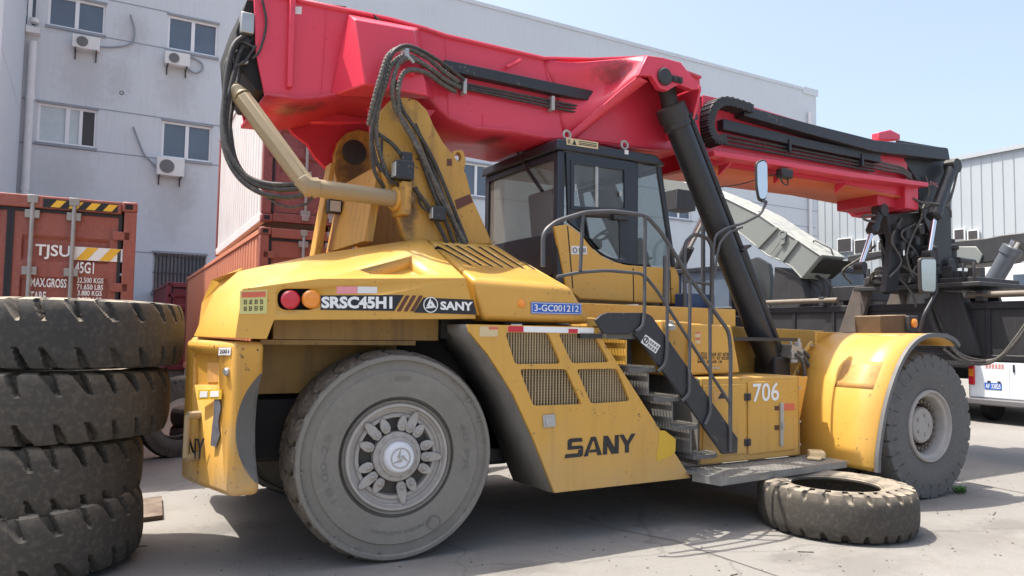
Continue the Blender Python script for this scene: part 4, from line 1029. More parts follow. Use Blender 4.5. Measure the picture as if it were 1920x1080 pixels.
# SANY lettering, broad slab capitals
q = qd((1060, 823), (1190, 813), (1190, 847), (1060, 859), yp)
mb = MB(); o = NY*.005
def poly(u): mb.extrude([quad_pt(q, a, b)+o for a, b in u], (0, .003, 0))
poly([(.03, .62), (.03, .90), (.06, 1), (.225, 1), (.235, .80), (.095, .80), (.085, .76), (.085, .62)]); poly([(.03, .615), (.085, .615), (.10, .60), (.22, .60), (.225, .42), (.03, .42)])
poly([(.225, .59), (.225, .41), (.175, .36), (.175, .24), (.165, .20), (0, .20), (-.01, .0), (.21, .0), (.24, .08), (.245, .50)])
poly([(.25, .0), (.355, 1), (.425, 1), (.41, .78), (.38, .78), (.325, .25), (.31, .0)]); poly([(.425, .995), (.51, 0), (.445, 0), (.40, .74)]); poly([(.345, .32), (.425, .32), (.425, .18), (.33, .18)])
poly([(.525, 0), (.535, 1), (.60, 1), (.59, .70), (.585, 0)]); poly([(.60, .99), (.695, .33), (.695, .0), (.65, 0), (.59, .45)]); poly([(.697, 0), (.70, 1), (.76, 1), (.755, 0)])
poly([(.765, 1), (.83, 1), (.885, .62), (.945, 1.0), (1.01, 1.0), (.91, .42), (.91, 0), (.85, 0), (.85, .42)])
part(mb, 'lettering', 'ink', sp_)
q = qd((1232, 808), (1266, 800), (1268, 852), (1230, 866), yp); mb = MB(); pts = [quad_pt(q, a, b)+NY*.003 for a, b in ((.12, 1), (.42, .95), (1.0, .55), (.95, .12), (.7, .02), (.05, .0), (0, .2), (.1, .6))]; mb.extrude(pts, (0, .002, 0)); part(mb, 'paint_patch', 'yw', sp_)

# ---------------- stairs
yst = -1.83
mb = MB(); mb.prism([(1117, 600), (1128, 590), (1140, 586), (1210, 586), (1222, 592), (1384, 822), (1383, 850), (1356, 852), (1280, 744), (1201, 640), (1189, 626), (1133, 626)], yst, yst+.035)
stg = part(mb, 'stair_stringer', 'black_low', bevel=.006)
q = qd((1210, 627), (1238, 648), (1229, 663), (1201, 642), yst); mb = MB(); plate_on(mb, q, NY*.004); st = part(mb, 'warning_sticker', 'labelw', stg)
mb = MB(); c = quad_pt(q, .17, .5)+NY*.004; mb.lathe([(.032, 0), (.032, .004), (.024, .004), (.024, 0)], c, (0, -1, 0), 24, close=True); mb.obox(c+NY*.003, (.022, 0, .022), (0, .001, 0), (.004, 0, -.004))
for k in range(4): glyph_block(mb, q, NY*.006, .38+k*.15, .52, .11, .32, rn); glyph_block(mb, q, NY*.006, .38+k*.15, .10, .11, .32, rn)
part(mb, 'print', 'ink', st)
tp = [(1189, 627), (1230, 690), (1275, 745), (1310, 798), (1346, 852)]
steps = [at(a, b, y=yst) for a, b in tp]
for i, s in enumerate(steps):
    mb = MB(); x0, x1 = s.x-.28, s.x+.03; ya, yb = yst+.04, -.88
    mb.box((x0, ya, s.z-.035), (x0+.02, yb, s.z+.012)); mb.box((x1-.02, ya, s.z-.035), (x1, yb, s.z+.012)); mb.box((x0+.02, ya, s.z-.04), (x1-.02, ya+.015, s.z)); mb.box((x0+.02, yb-.015, s.z-.04), (x1-.02, yb, s.z))
    for k in range(7): xx = x0+.04+k*(x1-x0-.08)/6; mb.box((xx-.005, ya+.016, s.z-.02), (xx+.005, yb-.016, s.z))
    yy = ya+.03
    while yy < yb-.03:
        mb.box((x0-.006, yy, s.z-.030), (x0-.001, yy+.012, s.z+.02)); mb.box((x0+.022, yy, s.z-.018), (x1-.022, yy+.008, s.z+.006)); mb.box((x1+.001, yy, s.z-.030), (x1+.006, yy+.012, s.z+.02)); yy += .042
    part(mb, 'stair_tread', 'tread_dark')
    if i < 4:
        n_ = steps[i+1]; mb = MB(); mb.box((s.x-.055, yst+.05, n_.z+.03), (s.x-.04, -.88, s.z-.05)); part(mb, 'stair_riser', 'yellow_low' if i < 1 else 'arch')
mb = MB(); mb.box((steps[0].x-.25, -.86, .5), (3.0, -.83, 1.85)); part(mb, 'stair_back_plate', 'arch')
mb = MB(); mb.box((1.55, yst+.05, steps[0].z-.04), (steps[0].x-.31, -.75, steps[0].z)); mb.box((1.2, -1.2, steps[0].z-.05), (5.0, -.3, steps[0].z-.01)); part(mb, 'walkway', 'blackd')

# ---------------- handrails
def rail(px, y, r=.021, b=.07, n=10): return bend(ys(px, y), b)
mb = MB(); yr = -1.84
mb.tube(rail([(1018, 500), (1018, 436), (1043, 415), (1098, 398), (1150, 396), (1212, 404), (1240, 436), (1290, 516), (1367, 622), (1370, 660), (1369, 847)], yr), .0195, 12)
mb.tube(rail([(1044, 519), (1090, 510), (1140, 507), (1206, 513), (1232, 545), (1369, 757)], yr+.006), .0155, 10)
for a in ([(1093, 402), (1088, 508)], [(1210, 406), (1208, 592), (1204, 613), (1192, 622)], [(1253, 460), (1250, 660), (1247, 684), (1233, 697)], [(1294, 523), (1292, 740), (1278, 752)], [(1331, 575), (1332, 775), (1322, 796)]):
    mb.tube(rail(a, yr-.004), .0165, 10)
part(mb, 'stair_handrail', 'rail')
mb = MB(); y2 = -.95
mb.tube(rail([(1284, 690), (1284, 455), (1302, 438), (1326, 446), (1335, 462), (1333, 620)], y2), .021, 10); mb.tube(rail([(1284, 527), (1335, 533)], y2+.004), .017, 8)
mb.tube(rail([(1245, 600), (1247, 480)], y2), .021, 10)
part(mb, 'walkway_handrail', 'rail')

# ---------------- box with doors, tanks, walkway plate
yb = -1.60
mb = MB(); pts = ys([(1313, 709), (1525, 706), (1500, 848), (1240, 880)], yb)
mb.extrude([V((pts[0].x, yb, pts[0].z)), V((at(1497, 707, y=yb).x, yb, pts[0].z)), V((at(1497, 707, y=yb).x, yb, .50)), V((pts[0].x, yb, .50))], (0, .95, 0)); bxo = part(mb, 'tool_box', 'yellow_low', bevel=.012)
xe = at(1497, 707, y=yb).x
mb = MB(); mb.box((pts[0].x-.025, yb+.01, .50), (pts[0].x-.003, -.66, pts[0].z-.01)); part(mb, 'box_side_plate', 'arch', bxo)
mb = MB(); mb.extrude([V((xe+.003, yb, pts[0].z)), V((xe+.003, yb, .5)), V((xe+.02, yb+.1, .5)), V((xe+.33, yb+.14, pts[0].z-.02))], (0, .7, 0)); part(mb, 'box_end', 'yellow_low', bevel=.01)
def door(a, hinge, name='door'):
    mb = MB(); mb.extrude([p+NY*.003 for p in ys(a, yb)], (0, -.012, 0)); return part(mb, name, 'yellow_low', bxo, bevel=.006)
d1 = door([(1317, 722), (1396, 719), (1397, 850), (1317, 857)], 0); d2 = door([(1401, 716), (1490, 712), (1489, 842), (1401, 852)], 0)
mb = MB()
for py in (744, 829):
    c = at(1399, py, y=yb)+NY*.018; mb.box(c+V((-.045, -.008, -.036)), c+V((-.004, .003, .036))); mb.box(c+V((.004, -.008, -.036)), c+V((.045, .003, .036))); mb.tube([c+V((0, -.01, -.036)), c+V((0, -.01, .036))], .009, 8)
part(mb, 'hinge', 'blackd', d2, bevel=.004)
mb = MB(); mb.extrude([p+NY*.018 for p in rounded(ys([(1459, 755), (1465, 755), (1464, 836), (1459, 836)], yb), .01)], (0, -.02, 0)); mb.box(at(1461, 800, y=yb)+V((-.012, -.06, -.02)), at(1461, 800, y=yb)+V((.012, -.039, .05))); part(mb, 'handle', 'galv', d2, bevel=.004)
mb = MB(); q = qd((1408, 719), (1459, 716), (1459, 751), (1408, 754), yb); text_on(mb, '706', q, NY*.019, .012, .02, .98, 0, 1); part(mb, 'lettering', 'white', d2, fix=False)
for a, m_ in (((1466, 756, 1487, 769), 'labelr'), ((1450, 761, 1458, 769), 'brownl'), ((1450, 797, 1458, 806), 'brownl')):
    q = qd((a[0], a[1]), (a[2], a[1]), (a[2], a[3]), (a[0], a[3]), yb); mb = MB(); plate_on(mb, q, NY*.019); part(mb, 'sticker', m_, d2)
q = qd((1336, 735), (1363, 734), (1363, 749), (1336, 750), yb); mb = MB(); plate_on(mb, q, NY*.019); st = part(mb, 'sticker', 'labelo', d1)
mb = MB(); o = NY*.021; mb.extrude([quad_pt(q, a, b)+o for a, b in ((.25, .15), (.5, .9), (.75, .15))], (0, .001, 0)); part(mb, 'print', 'ink', st)
mb = MB()
for py in (727, 790, 833): mb.lathe([(.012, 0), (.012, .012), (0, .014)], at(1499, py, y=yb), (0, -1, 0), 8)
part(mb, 'bolt', 'galv', bxo)
# upper tank
yt = -1.38
mb = MB(); mb.extrude(ys([(1296, 606), (1372, 610), (1388, 699), (1290, 704)], yt), (0, .9, 0)); tk = part(mb, 'hydraulic_tank', 'yellow', bevel=.02, seg=3)
mb = MB(); mb.extrude(ys([(1240, 600), (1294, 604), (1288, 704), (1244, 704)], yt+.04), (0, .8, 0)); part(mb, 'battery_box', 'yellow_old', bevel=.02)
q = qd((1308, 660), (1366, 661), (1366, 682), (1308, 682), yt); mb = MB()
text_on(mb, '8 E55 8868 87 878', q, NY*.003, .01, 0, 1, .68, .98); text_on(mb, '2 M78 8871 87 8228', q, NY*.003, .01, 0, 1, .36, .64); text_on(mb, 'M75 88 08 18', q, NY*.003, .01, 0, .78, .05, .30); part(mb, 'lettering', 'ink', tk, fix=False)
for a in ((1303, 622, 1313, 632), (1303, 634, 1313, 644)):
    q = qd((a[0], a[1]), (a[2], a[1]), (a[2], a[3]), (a[0], a[3]), yt); mb = MB(); plate_on(mb, q, NY*.004); st = part(mb, 'sticker', 'label', tk); mb = MB(); plate_on(mb, q, NY*.006, .05, .95, .65, .95, .3); part(mb, 'header', 'labelr', st)
mb = MB(); c = at(1336, 690, y=yt); mb.tube([c+V((-.06, -.03, 0)), c+V((.06, -.03, 0))], .008, 8); mb.tube([c+V((-.06, -.03, 0)), c+V((-.06, .005, 0))], .008, 8); mb.tube([c+V((.06, -.03, 0)), c+V((.06, .005, 0))], .008, 8); part(mb, 'handle', 'galv', tk)
# deck beam below the cab and yellow side deck
mb = MB(); a, b = at(1060, 574, y=-1.0), at(1290, 592, y=-1.0); mb.box((1.2, -1.02, 1.86), (4.2, -.95, 2.06)); mb.box((1.4, -1.02, 1.80), (3.4, -1.3, 1.84)); part(mb, 'deck_beam', 'yellow', bevel=.012)
mb = MB(); mb.extrude(ys([(1100, 595), (1172, 600), (1160, 640), (1100, 640)], -1.30), (0, .3, 0)); part(mb, 'deck_side', 'yellow', bevel=.01)
mb = MB(); mb.extrude(ys([(1372, 612), (1545, 620), (1545, 716), (1372, 712)], -.62), (0, .05, 0)); mb.extrude(ys([(1374, 612), (1545, 620), (1545, 626), (1374, 618)], -.565), (0, 1.1, 0)); mb.extrude(ys([(1530, 622), (1582, 623), (1560, 712), (1530, 712)], -1.03), (0, .03, 0)); part(mb, 'front_deck', 'yellow_low', bevel=.01)
mb = MB(); mb.box((3.55, -.90, 1.95), (4.0, -.55, 2.22)); part(mb, 'blue_box', mat('faded_blue_paint', (.03, .06, .14), .5, dust=.5), bevel=.015)
mb = MB(); p = at(1270, 613, y=-1.5); mb.lathe([(.05, 0), (.055, .04), (.03, .06), (.035, .09), (0, .095)], (p.x, -1.4, p.z-.03), (0, 0, 1), 16); part(mb, 'filler_cap', 'galv')
# chequer plate platform
zp = .485; A_ = at(1351, 897, z=zp); B_ = at(1588, 864, z=zp); C_ = at(1298, 888, z=zp); D_ = V((C_.x, -1.55, zp)); E_ = V((B_.x, -1.55, zp))
mb = MB(); mb.extrude([A_, B_, E_, D_, C_], (0, 0, -.012)); mb.m = 0
for i, j in ((A_, B_), (C_, A_)):
    d = (j-i).normalized(); n = V((-d.y, d.x, 0)); mb.extrude([i+V((0, 0, -.013)), j+V((0, 0, -.013)), j+n*.02+V((0, 0, -.013)), i+n*.02+V((0, 0, -.013))], (0, 0, -.055))
yy = -2.05; k = 0
while yy < -1.60:
    xx = C_.x+.08
    while xx < B_.x-.05:
        px_ = xx+(.03 if k % 2 else 0); c = V((px_, yy, zp+.001)); ok = (px_ > C_.x+.1 or yy > C_.y+.05) and yy > A_.y+.04
        lim = (A_-C_); tt = (px_-C_.x)/max(.01, A_.x-C_.x)
        if ok and (tt > 1 or yy > C_.y+(A_.y-C_.y)*tt+.03):
            s = 1 if k % 2 else -1; d = V((.7*s, .7, 0)); n = V((-d.y, d.x, 0)); mb.obox(c, d*.018, n*.005, V((0, 0, .002)))
        xx += .06
    yy += .03; k += 1
part(mb, 'step_platform', 'tread')
mb = MB(); mb.obox(V((4.60, -1.75, .53)), (.07, .07, 0), (-.05, .06, 0), (0, 0, .035)); mb.obox(V((4.52, -1.80, .505)), (.09, .05, 0), (-.03, .06, 0), (0, 0, .014)); 
o = mb.build('cardboard_scrap', 'label', bevel=.01); tag(o, 'crumpled tan scrap lying on the chequer plate step beside the fender', 'scrap')

# ---------------- front fender
yf = -2.18
arc = [(1640, 885), (1641, 850), (1648, 800), (1657, 755), (1670, 712), (1687, 672), (1706, 645), (1728, 630), (1748, 627), (1768, 629), (1784, 637), (1792, 648)]
near_ = crv(ys(arc, yf), 4)
def inner(p, y, k): return V((p.x+k*.0, y, p.z))
mb = MB(); mb.grid([[V((p.x, y, p.z)) for p in near_] for y in (yf, yf+.35, yf+.7, -1.02)]); fe = part(mb, 'front_fender', 'yellow', sharp=60); s = fe.modifiers.new('solid', 'SOLIDIFY'); s.thickness = .02; s.offset = 0
mb = MB(); mb.grid([[p+V((0, -.035, 0)) for p in near_], [p+V((0, .0, .0)) for p in near_]])
nn_ = []
for i, p in enumerate(near_):
    a = near_[max(0, i-1)]; b = near_[min(len(near_)-1, i+1)]; t = (b-a).normalized(); nn_.append(V((-t.z, 0, t.x)))
mb = MB(); mb.grid([[p+n*(.016)+V((0, -.008, 0)) for p, n in zip(near_, nn_)], [p+n*.016+V((0, -.05, 0)) for p, n in zip(near_, nn_)], [p-n*.03+V((0, -.05, 0)) for p, n in zip(near_, nn_)], [p-n*.03+V((0, -.008, 0)) for p, n in zip(near_, nn_)]])
part(mb, 'rubber_edge', mat('grey_rubber_trim', (.12, .12, .12), .6, dust=.6), fe)
# inner flange with bolts
inn = [V((p.x, -1.02, p.z)) for p in near_][:24]
mb = MB(); mb.grid([[p+V((0, .0, 0)) for p in inn], [p+V((-.07, .0, .05)) for p in inn]]); fl = part(mb, 'fender_flange', 'yellow_low', fe); fl.modifiers.new('solid', 'SOLIDIFY').thickness = .012
mb = MB()
for i in range(1, len(inn), 3): mb.lathe([(.018, 0), (.018, .012), (0, .014)], inn[i]+V((-.035, -.012, .025)), (0, -1, 0), 8)
part(mb, 'bolt', 'rim', fe)
def fpt(i, y): p = near_[i]; return V((p.x, y, p.z))
def fq(i0, i1, y0, y1): 
    n0 = nn_[i0]*.014; n1 = nn_[i1]*.014; return (fpt(i1, y1)+n1, fpt(i1, y0)+n1, fpt(i0, y0)+n0, fpt(i0, y1)+n0)
for i0, i1, y0, y1 in ((14, 19, yf+.15, yf+.62), (27, 29, yf+.2, yf+.6)):
    mb = MB(); mb.grid([[fpt(i, y)+nn_[i]*.0112 for i in range(i0, i1+1)] for y in (y0, y1)]); o = part(mb, 'sticker', 'labelo', fe); o.modifiers.new('solid', 'SOLIDIFY').thickness = .0008
# wing mirror on the fender, lamp bracket
mb = MB(); mb.tube(bend([at(1724, 622, y=-1.9), at(1732, 590, y=-1.95), at(1757, 545, y=-2.0), at(1752, 520, y=-2.0)], .06), .018, 10); ma = part(mb, 'mirror_arm', 'black')
def mirror(px, y, name='mirror'):
    f = rounded(ys(px, y), .05); mb = MB(); mb.extrude(f, (.02, .05, 0)); b = part(mb, name, 'blackd', bevel=.012)
    c = sum(f, V())/len(f); mb = MB(); mb.extrude([c+(p-c)*.9+NY*.004 for p in f], (0, .003, 0)); part(mb, 'mirror_glass', 'mirror', b)
mirror([(1725, 483), (1756, 483), (1755, 550), (1727, 549)], -2.02)
mb = MB(); mb.extrude(ys([(1650, 592), (1700, 590), (1700, 625), (1652, 625)], -1.55), (0, .34, 0)); a = at(1655, 590, y=-1.6); lb = part(mb, 'lamp_bracket', 'rustbr', bevel=.01)
mb = MB(); mb.extrude(ys([(1704, 592), (1722, 592), (1722, 622), (1704, 622)], -1.6), (0, .3, 0)); part(mb, 'lamp_box', 'blackd', bevel=.008)
mb = MB(); c = at(1713, 606, y=-1.6); mb.lathe([(.055, 0), (.055, .02), (.03, .035), (0, .038)], c, (0, -1, 0), 20); part(mb, 'turn_signal', 'amber')
# ---------------- boom support tower
def arcpts(c, r, a0, a1, k=12): return [(c[0]+r*math.cos(math.radians(a0+(a1-a0)*i/k)), c[1]-r*math.sin(math.radians(a0+(a1-a0)*i/k))) for i in range(k+1)]
t_near = [(760, 452), (742, 400), (722, 335), (707, 275), (706, 238), (714, 208), (732, 188), (757, 181), (782, 187), (801, 206), (815, 238), (832, 268), (850, 289), (874, 325), (886, 372), (925, 458)]
mb = MB(); mb.prism(t_near, -.74, -.66); tw = part(mb, 'tower_plate', 'yellow_old', bevel=.012)
e = rounded(ys([(846, 284), (868, 280), (874, 300), (868, 330), (850, 310)], -.735), .04); hole = [at(859, 294, y=-.735)+V((math.cos(t)*.035, 0, math.sin(t)*.045)) for t in [2*PI*k/16 for k in range(16)]]
mb = MB(); mb.extrude(e, (0, .06, 0), [hole]); part(mb, 'lifting_eye', 'yellow_old', tw, bevel=.006)
pv = at(752, 232, y=-.74)
t_far = [V((p.x, .55, p.z)) for p in ys(t_near, -.74)]
mb = MB(); mb.extrude(t_far, (0, .08, 0)); part(mb, 'tower_plate', 'yellow_old', bevel=.012)
# inner face of the far plate with its pin boss, cross member
pin = V((pv.x-.02, 0, pv.z))
mb = MB(); mb.lathe([(.13, 0), (.13, .012), (.10, .02), (0, .02)], (pin.x, .545, pin.z), (0, -1, 0), 32); part(mb, 'pin_boss', 'blackd')
mb = MB(); mb.tube([(pin.x, -.665, pin.z), (pin.x, -.35, pin.z)], .085, 20); part(mb, 'hinge_pin', 'blackd')
mb = MB(); mb.extrude([V((-.02, -.655, 2.55)), V((.10, -.655, 3.25)), V((.16, -.655, 3.25)), V((.06, -.655, 2.55))], (0, 1.20, 0)); part(mb, 'tower_cross_plate', 'yellow_old')
mb = MB(); mb.extrude([V((-.20, .35, 2.45)), V((-.05, .35, 3.45)), V((-.0, .35, 3.45)), V((-.12, .35, 2.45))], (0, .19, 0)); part(mb, 'tower_rib', 'yellow_old', bevel=.01)
# stains / stickers on the near plate
q = qd((853, 375), (881, 364), (887, 379), (857, 393), -.742); mb = MB(); plate_on(mb, q, NY*.003); part(mb, 'sticker', 'brownl', tw)
q = qd((838, 298), (847, 298), (847, 311), (838, 311), -.742); mb = MB(); plate_on(mb, q, NY*.003); part(mb, 'sticker', 'brownl', tw)

# ---------------- main boom
BY = -.50
b_top = [(476, -16), (730, 37), (793, 54), (835, 68), (900, 83), (1017, 110), (1107, 112), (1210, 108), (1312, 146)]
b_bot = [(1316, 274), (1240, 281), (1150, 272), (1060, 262), (1020, 262), (960, 249), (886, 243), (840, 224), (816, 202), (812, 181), (800, 181), (690, 160), (640, 176), (600, 184), (560, 187), (497, 180)]
lft = [(480, 100)]
out_px = b_top+b_bot+lft
op = ys(out_px, BY)
mb = MB(); mb.extrude(op, (0, .03, 0)); mb.extrude([V((p.x, -BY, p.z)) for p in op], (0, -.03, 0))
BM = part(mb, 'main_boom', ['red', 'redd'], bevel=.004)
# top, bottom plates
tp_ = ys(b_top, BY); bt_ = ys(b_bot, BY)
mb = MB(); mb.grid([[p+V((0, -.03, .0)) for p in tp_], [V((p.x, .53, p.z)) for p in tp_]]); o = part(mb, 'top_plate', 'red', BM); s = o.modifiers.new('s', 'SOLIDIFY'); s.thickness = .03; s.offset = 0
bb = [p for p in bt_]
bb2 = [bb[i] for i in range(len(bb)) if i not in (9,)]
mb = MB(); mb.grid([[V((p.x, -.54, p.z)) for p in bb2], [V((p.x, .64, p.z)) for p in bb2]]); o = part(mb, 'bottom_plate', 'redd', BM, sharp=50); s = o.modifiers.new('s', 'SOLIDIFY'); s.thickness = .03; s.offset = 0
# open rear end
mb = MB(); p0, p1, p2 = at(478, -14, y=BY), at(482, 100, y=BY), at(499, 178, y=BY)
mb.extrude([V((p0.x-.05, -.44, p0.z-.05)), V((p0.x-.13, -.44, p0.z-.35)), V((p0.x-.10, -.44, p2.z+.25)), V((p0.x+.05, -.44, p2.z+.05)), V((p0.x+.2, -.44, p2.z+.05)), V((p0.x+.2, -.44, p0.z-.05))], (0, .88, 0)); part(mb, 'boom_end', 'void', BM)
mb = MB(); c = at(464, 46, y=-.46); mb.box(c+V((-.06, -.05, -.09)), c+V((.05, .06, .09))); jb = part(mb, 'junction_box', 'steel', BM, bevel=.01)
mb = MB(); c2 = at(455, 72, y=-.4); mb.box(c2+V((-.03, -.05, -.10)), c2+V((.05, .04, .02))); mb.box(c2+V((-.08, -.02, -.22)), c2+V((.08, .06, -.12))); part(mb, 'rear_bracket', 'blackd', BM, bevel=.008)
# vertical rib
mb = MB(); mb.extrude([p+NY*.06 for p in ys([(541, -4), (552, -2), (546, 167), (536, 166)], BY)], (0, .06, 0)); part(mb, 'stiffener_rib', 'red', BM, bevel=.008)
q = qd((553, 12), (566, 13), (565, 27), (552, 26), BY); mb = MB(); plate_on(mb, q, NY*.004); part(mb, 'sticker', 'labelw', BM)
# flared hinge housing
HYp = -.80
fr4 = ys([(665, 36), (775, 56), (802, 180), (686, 158)], HYp)
bk = [at(652, 26, y=BY), at(786, 52, y=BY), at(815, 186, y=BY), at(618, 180, y=BY)]
mb = MB(); mb.add(fr4+bk, [(0, 1, 2, 3), (4, 5, 1, 0), (5, 6, 2, 1), (6, 7, 3, 2), (7, 4, 0, 3), (4, 7, 6, 5)]); part(mb, 'hinge_housing', 'red', BM, bevel=.012, seg=2, sharp=30)
fr4f = [V((p.x, -p.y, p.z)) for p in fr4]; bkf = [V((p.x, -p.y, p.z)) for p in bk]
mb = MB(); mb.add(fr4f+bkf, [(0, 1, 2, 3), (4, 5, 1, 0), (5, 6, 2, 1), (6, 7, 3, 2), (7, 4, 0, 3), (4, 7, 6, 5)]); part(mb, 'hinge_housing', 'red', BM, bevel=.012)
# hinge lugs reaching down to the pin
for y in (-.60,):
    top_z = bt_[10].z+.05; mb = MB(); c = pin; a = [V((c.x+.20*math.cos(t), y, c.z-.02+.20*math.sin(t))) for t in [math.radians(200+i*14) for i in range(11)]]
    mb.extrude([V((c.x-.22, y, 3.80))]+a+[V((c.x+.36, y, 3.78)), V((c.x+.42, y, 3.86))], (0, .12, 0)); part(mb, 'hinge_lug', 'redd', BM, bevel=.006)
mb = MB(); mb.extrude([V((pin.x-.95, .645, 4.2)), V((pin.x-.62, .645, 3.77)), V((pin.x-.47, .645, 3.68)), V((pin.x-.38, .645, 3.55)), V((pin.x-.25, .645, 3.44)), V((pin.x+.2, .645, 3.42)), V((pin.x+.4, .645, 4.2))], (0, .07, 0)); part(mb, 'hinge_lug', 'redd', BM)
# lift-cylinder housing swept out of the boom side
LY = -1.08
mb = MB()
bt0 = [(1017, 112), (1060, 180), (1062, 258)]
lug_rear = [at(1213, 104, y=LY), at(1205, 122, y=LY), at(1197, 141, y=LY)]
s_top = crv([at(1017, 111, y=BY), at(1075, 117, y=BY-.10), at(1130, 114, y=BY-.26), at(1180, 108, y=BY-.44), lug_rear[0]], 5)
s_mid = crv([at(1040, 165, y=BY), at(1100, 168, y=BY-.06), at(1145, 155, y=BY-.20), at(1180, 132, y=BY-.42), lug_rear[1]], 5)
s_bot = crv([at(1058, 258, y=BY-.01), at(1100, 221, y=BY-.14), at(1135, 192, y=BY-.28), at(1168, 164, y=BY-.43), lug_rear[2]], 5)
s_m2 = [a*.5+b*.5 for i, (a, b) in enumerate(zip(s_mid, s_bot))]
s_m1 = [a*.5+b*.5 for i, (a, b) in enumerate(zip(s_mid, s_top))]
mb.grid([s_top, s_m1, s_mid, s_m2, s_bot]); o = part(mb, 'cylinder_housing', 'red_patch', BM, sharp=60); sm = o.modifiers.new('s', 'SOLIDIFY'); sm.thickness = .02
blotch(MT['red_patch'], at(1163, 138, y=-.75), (.34, .34, .17), (.05, .03, .035), .62)  # dark ragged patch on the housing
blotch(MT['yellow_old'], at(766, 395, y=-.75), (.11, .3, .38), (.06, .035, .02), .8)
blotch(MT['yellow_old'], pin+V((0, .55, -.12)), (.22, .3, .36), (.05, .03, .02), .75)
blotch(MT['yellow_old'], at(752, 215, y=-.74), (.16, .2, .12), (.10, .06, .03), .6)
for px, py in ((545, 205), (588, 215), (920, 262), (640, 230)): blotch(MT['redd'], at(px, py, y=-.2), (.16, .3, .2), (.07, .015, .02), .7)
# bright sloping rear edge strip
mb = MB(); low = [p+V((.09+.03*i/len(s_bot), .0, -.035)) for i, p in enumerate(s_bot)]; mb.grid([s_bot, [p+V((.05, -.0, -.02)) for p in s_bot], low]); o = part(mb, 'housing_edge', 'red', BM, sharp=60); o.modifiers.new('s', 'SOLIDIFY').thickness = .02
# outer lug plate
lug_px = [(1197, 141), (1205, 122), (1214, 104), (1244, 108), (1276, 117), (1292, 138), (1310, 160), (1312, 167), (1298, 168), (1274, 158), (1262, 164), (1252, 170), (1238, 166), (1232, 158), (1222, 142)]
mb = MB(); mb.prism(lug_px, LY-.05, LY+.02); lgp = part(mb, 'cylinder_lug', 'red', BM, bevel=.006)
mb = MB(); c = at(1245, 144, y=LY-.05); mb.lathe([(.095, 0), (.095, .02), (.08, .035), (0, .04)], c, (0, -1, 0), 24); pn = part(mb, 'lug_pin', 'blackd', lgp)
mb = MB(); mb.box(c+V((.08, -.025, -.03)), c+V((.24, .0, .03))); 
for dx in (.12, .20): mb.lathe([(.018, .02), (.018, .04), (0, .041)], c+V((dx, 0, 0)), (0, -1, 0), 8)
part(mb, 'pin_keeper', 'blackd', lgp)
# inner wall below the lug (deep red shade) and front web
mb = MB(); iw = ys([(1064, 259), (1100, 226), (1165, 170), (1225, 150), (1305, 165), (1316, 276), (1240, 283), (1150, 274)], BY-.035); mb.extrude(iw, (0, .03, 0)); part(mb, 'inner_web', 'red', BM)
mb = MB(); fwt = at(1311, 160, y=LY); fwb = at(1317, 276, y=BY-.06); mb.extrude([fwt, V((fwt.x, BY, fwt.z+.02)), V((fwt.x, BY, fwb.z)), V((fwt.x, BY-.14, fwb.z)), V((fwt.x, LY+.10, fwt.z-.35)), V((fwt.x, LY, fwt.z-.06))], (.03, 0, 0)); part(mb, 'front_web', 'red', BM, bevel=.005)
mb = MB(); tl2 = [lug_rear[0], at(1276, 117, y=LY), at(1310, 160, y=LY)]; mb.grid([[p+V((0, .0, .0)) for p in tl2], [V((p.x, BY, p.z+.0)) for p in tl2]]); o = part(mb, 'lug_cover', 'red', BM); o.modifiers.new('s', 'SOLIDIFY').thickness = .02
# mirrored far housing (seen only from elsewhere)
mb = MB(); mb.extrude([V((p.x, 1.03, p.z)) for p in ys(lug_px, LY)], (0, .07, 0)); mb.grid([[V((p.x, -p.y, p.z)) for p in r] for r in (s_top, s_mid, s_bot)]); o = part(mb, 'cylinder_housing', 'red', BM, sharp=60)
mb = MB()
for l in ([(834, 70), (838, 122)], [(836, 142), (842, 222)], [(612, 16), (600, 182)], [(905, 214), (905, 243)], [(1018, 112), (1030, 158)]): MB().tube(ys(l, BY-.002), .007, 6).build('weld_seam', 'red', BM)
for i in range(0, len(bb2)-1):
    if abs(bb2[i].y-BY) < .01 and i < 9: MB().tube([bb2[i]+V((0, -.04, .012)), bb2[i+1]+V((0, -.04, .012))], .010, 6).build('weld_seam', 'red', BM)
# small handle on the side, hose guards and pipes
mb = MB(); a, b = at(950, 126, y=BY-.05), at(976, 113, y=BY-.05); mb.tube([a, b], .018, 8); part(mb, 'step_bar', 'red', BM)
mb = MB(); mb.extrude([p+NY*.10 for p in ys([(826, 117), (1108, 176), (1106, 196), (826, 137)], BY)], (0, .10, 0)); part(mb, 'hose_guard', 'black', BM, bevel=.008)
mb = MB()
for k, (a, b) in enumerate((((800, 143), (1098, 202)), ((822, 152), (1094, 207)), ((842, 160), (1090, 213)))):
    mb.tube([at(*a, y=BY-.05), at(*b, y=BY-.05)], .013, 8)
part(mb, 'hydraulic_pipe', 'hose', BM)
mb = MB()
for a in ((872, 147, 176), (1037, 180, 207)):
    p, q_ = at(a[0], a[1], y=BY-.08), at(a[0], a[2], y=BY-.08); mb.box((p.x-.02, BY-.09, q_.z), (p.x+.02, BY-.005, p.z))
part(mb, 'pipe_clamp', 'galv', BM, bevel=.005)
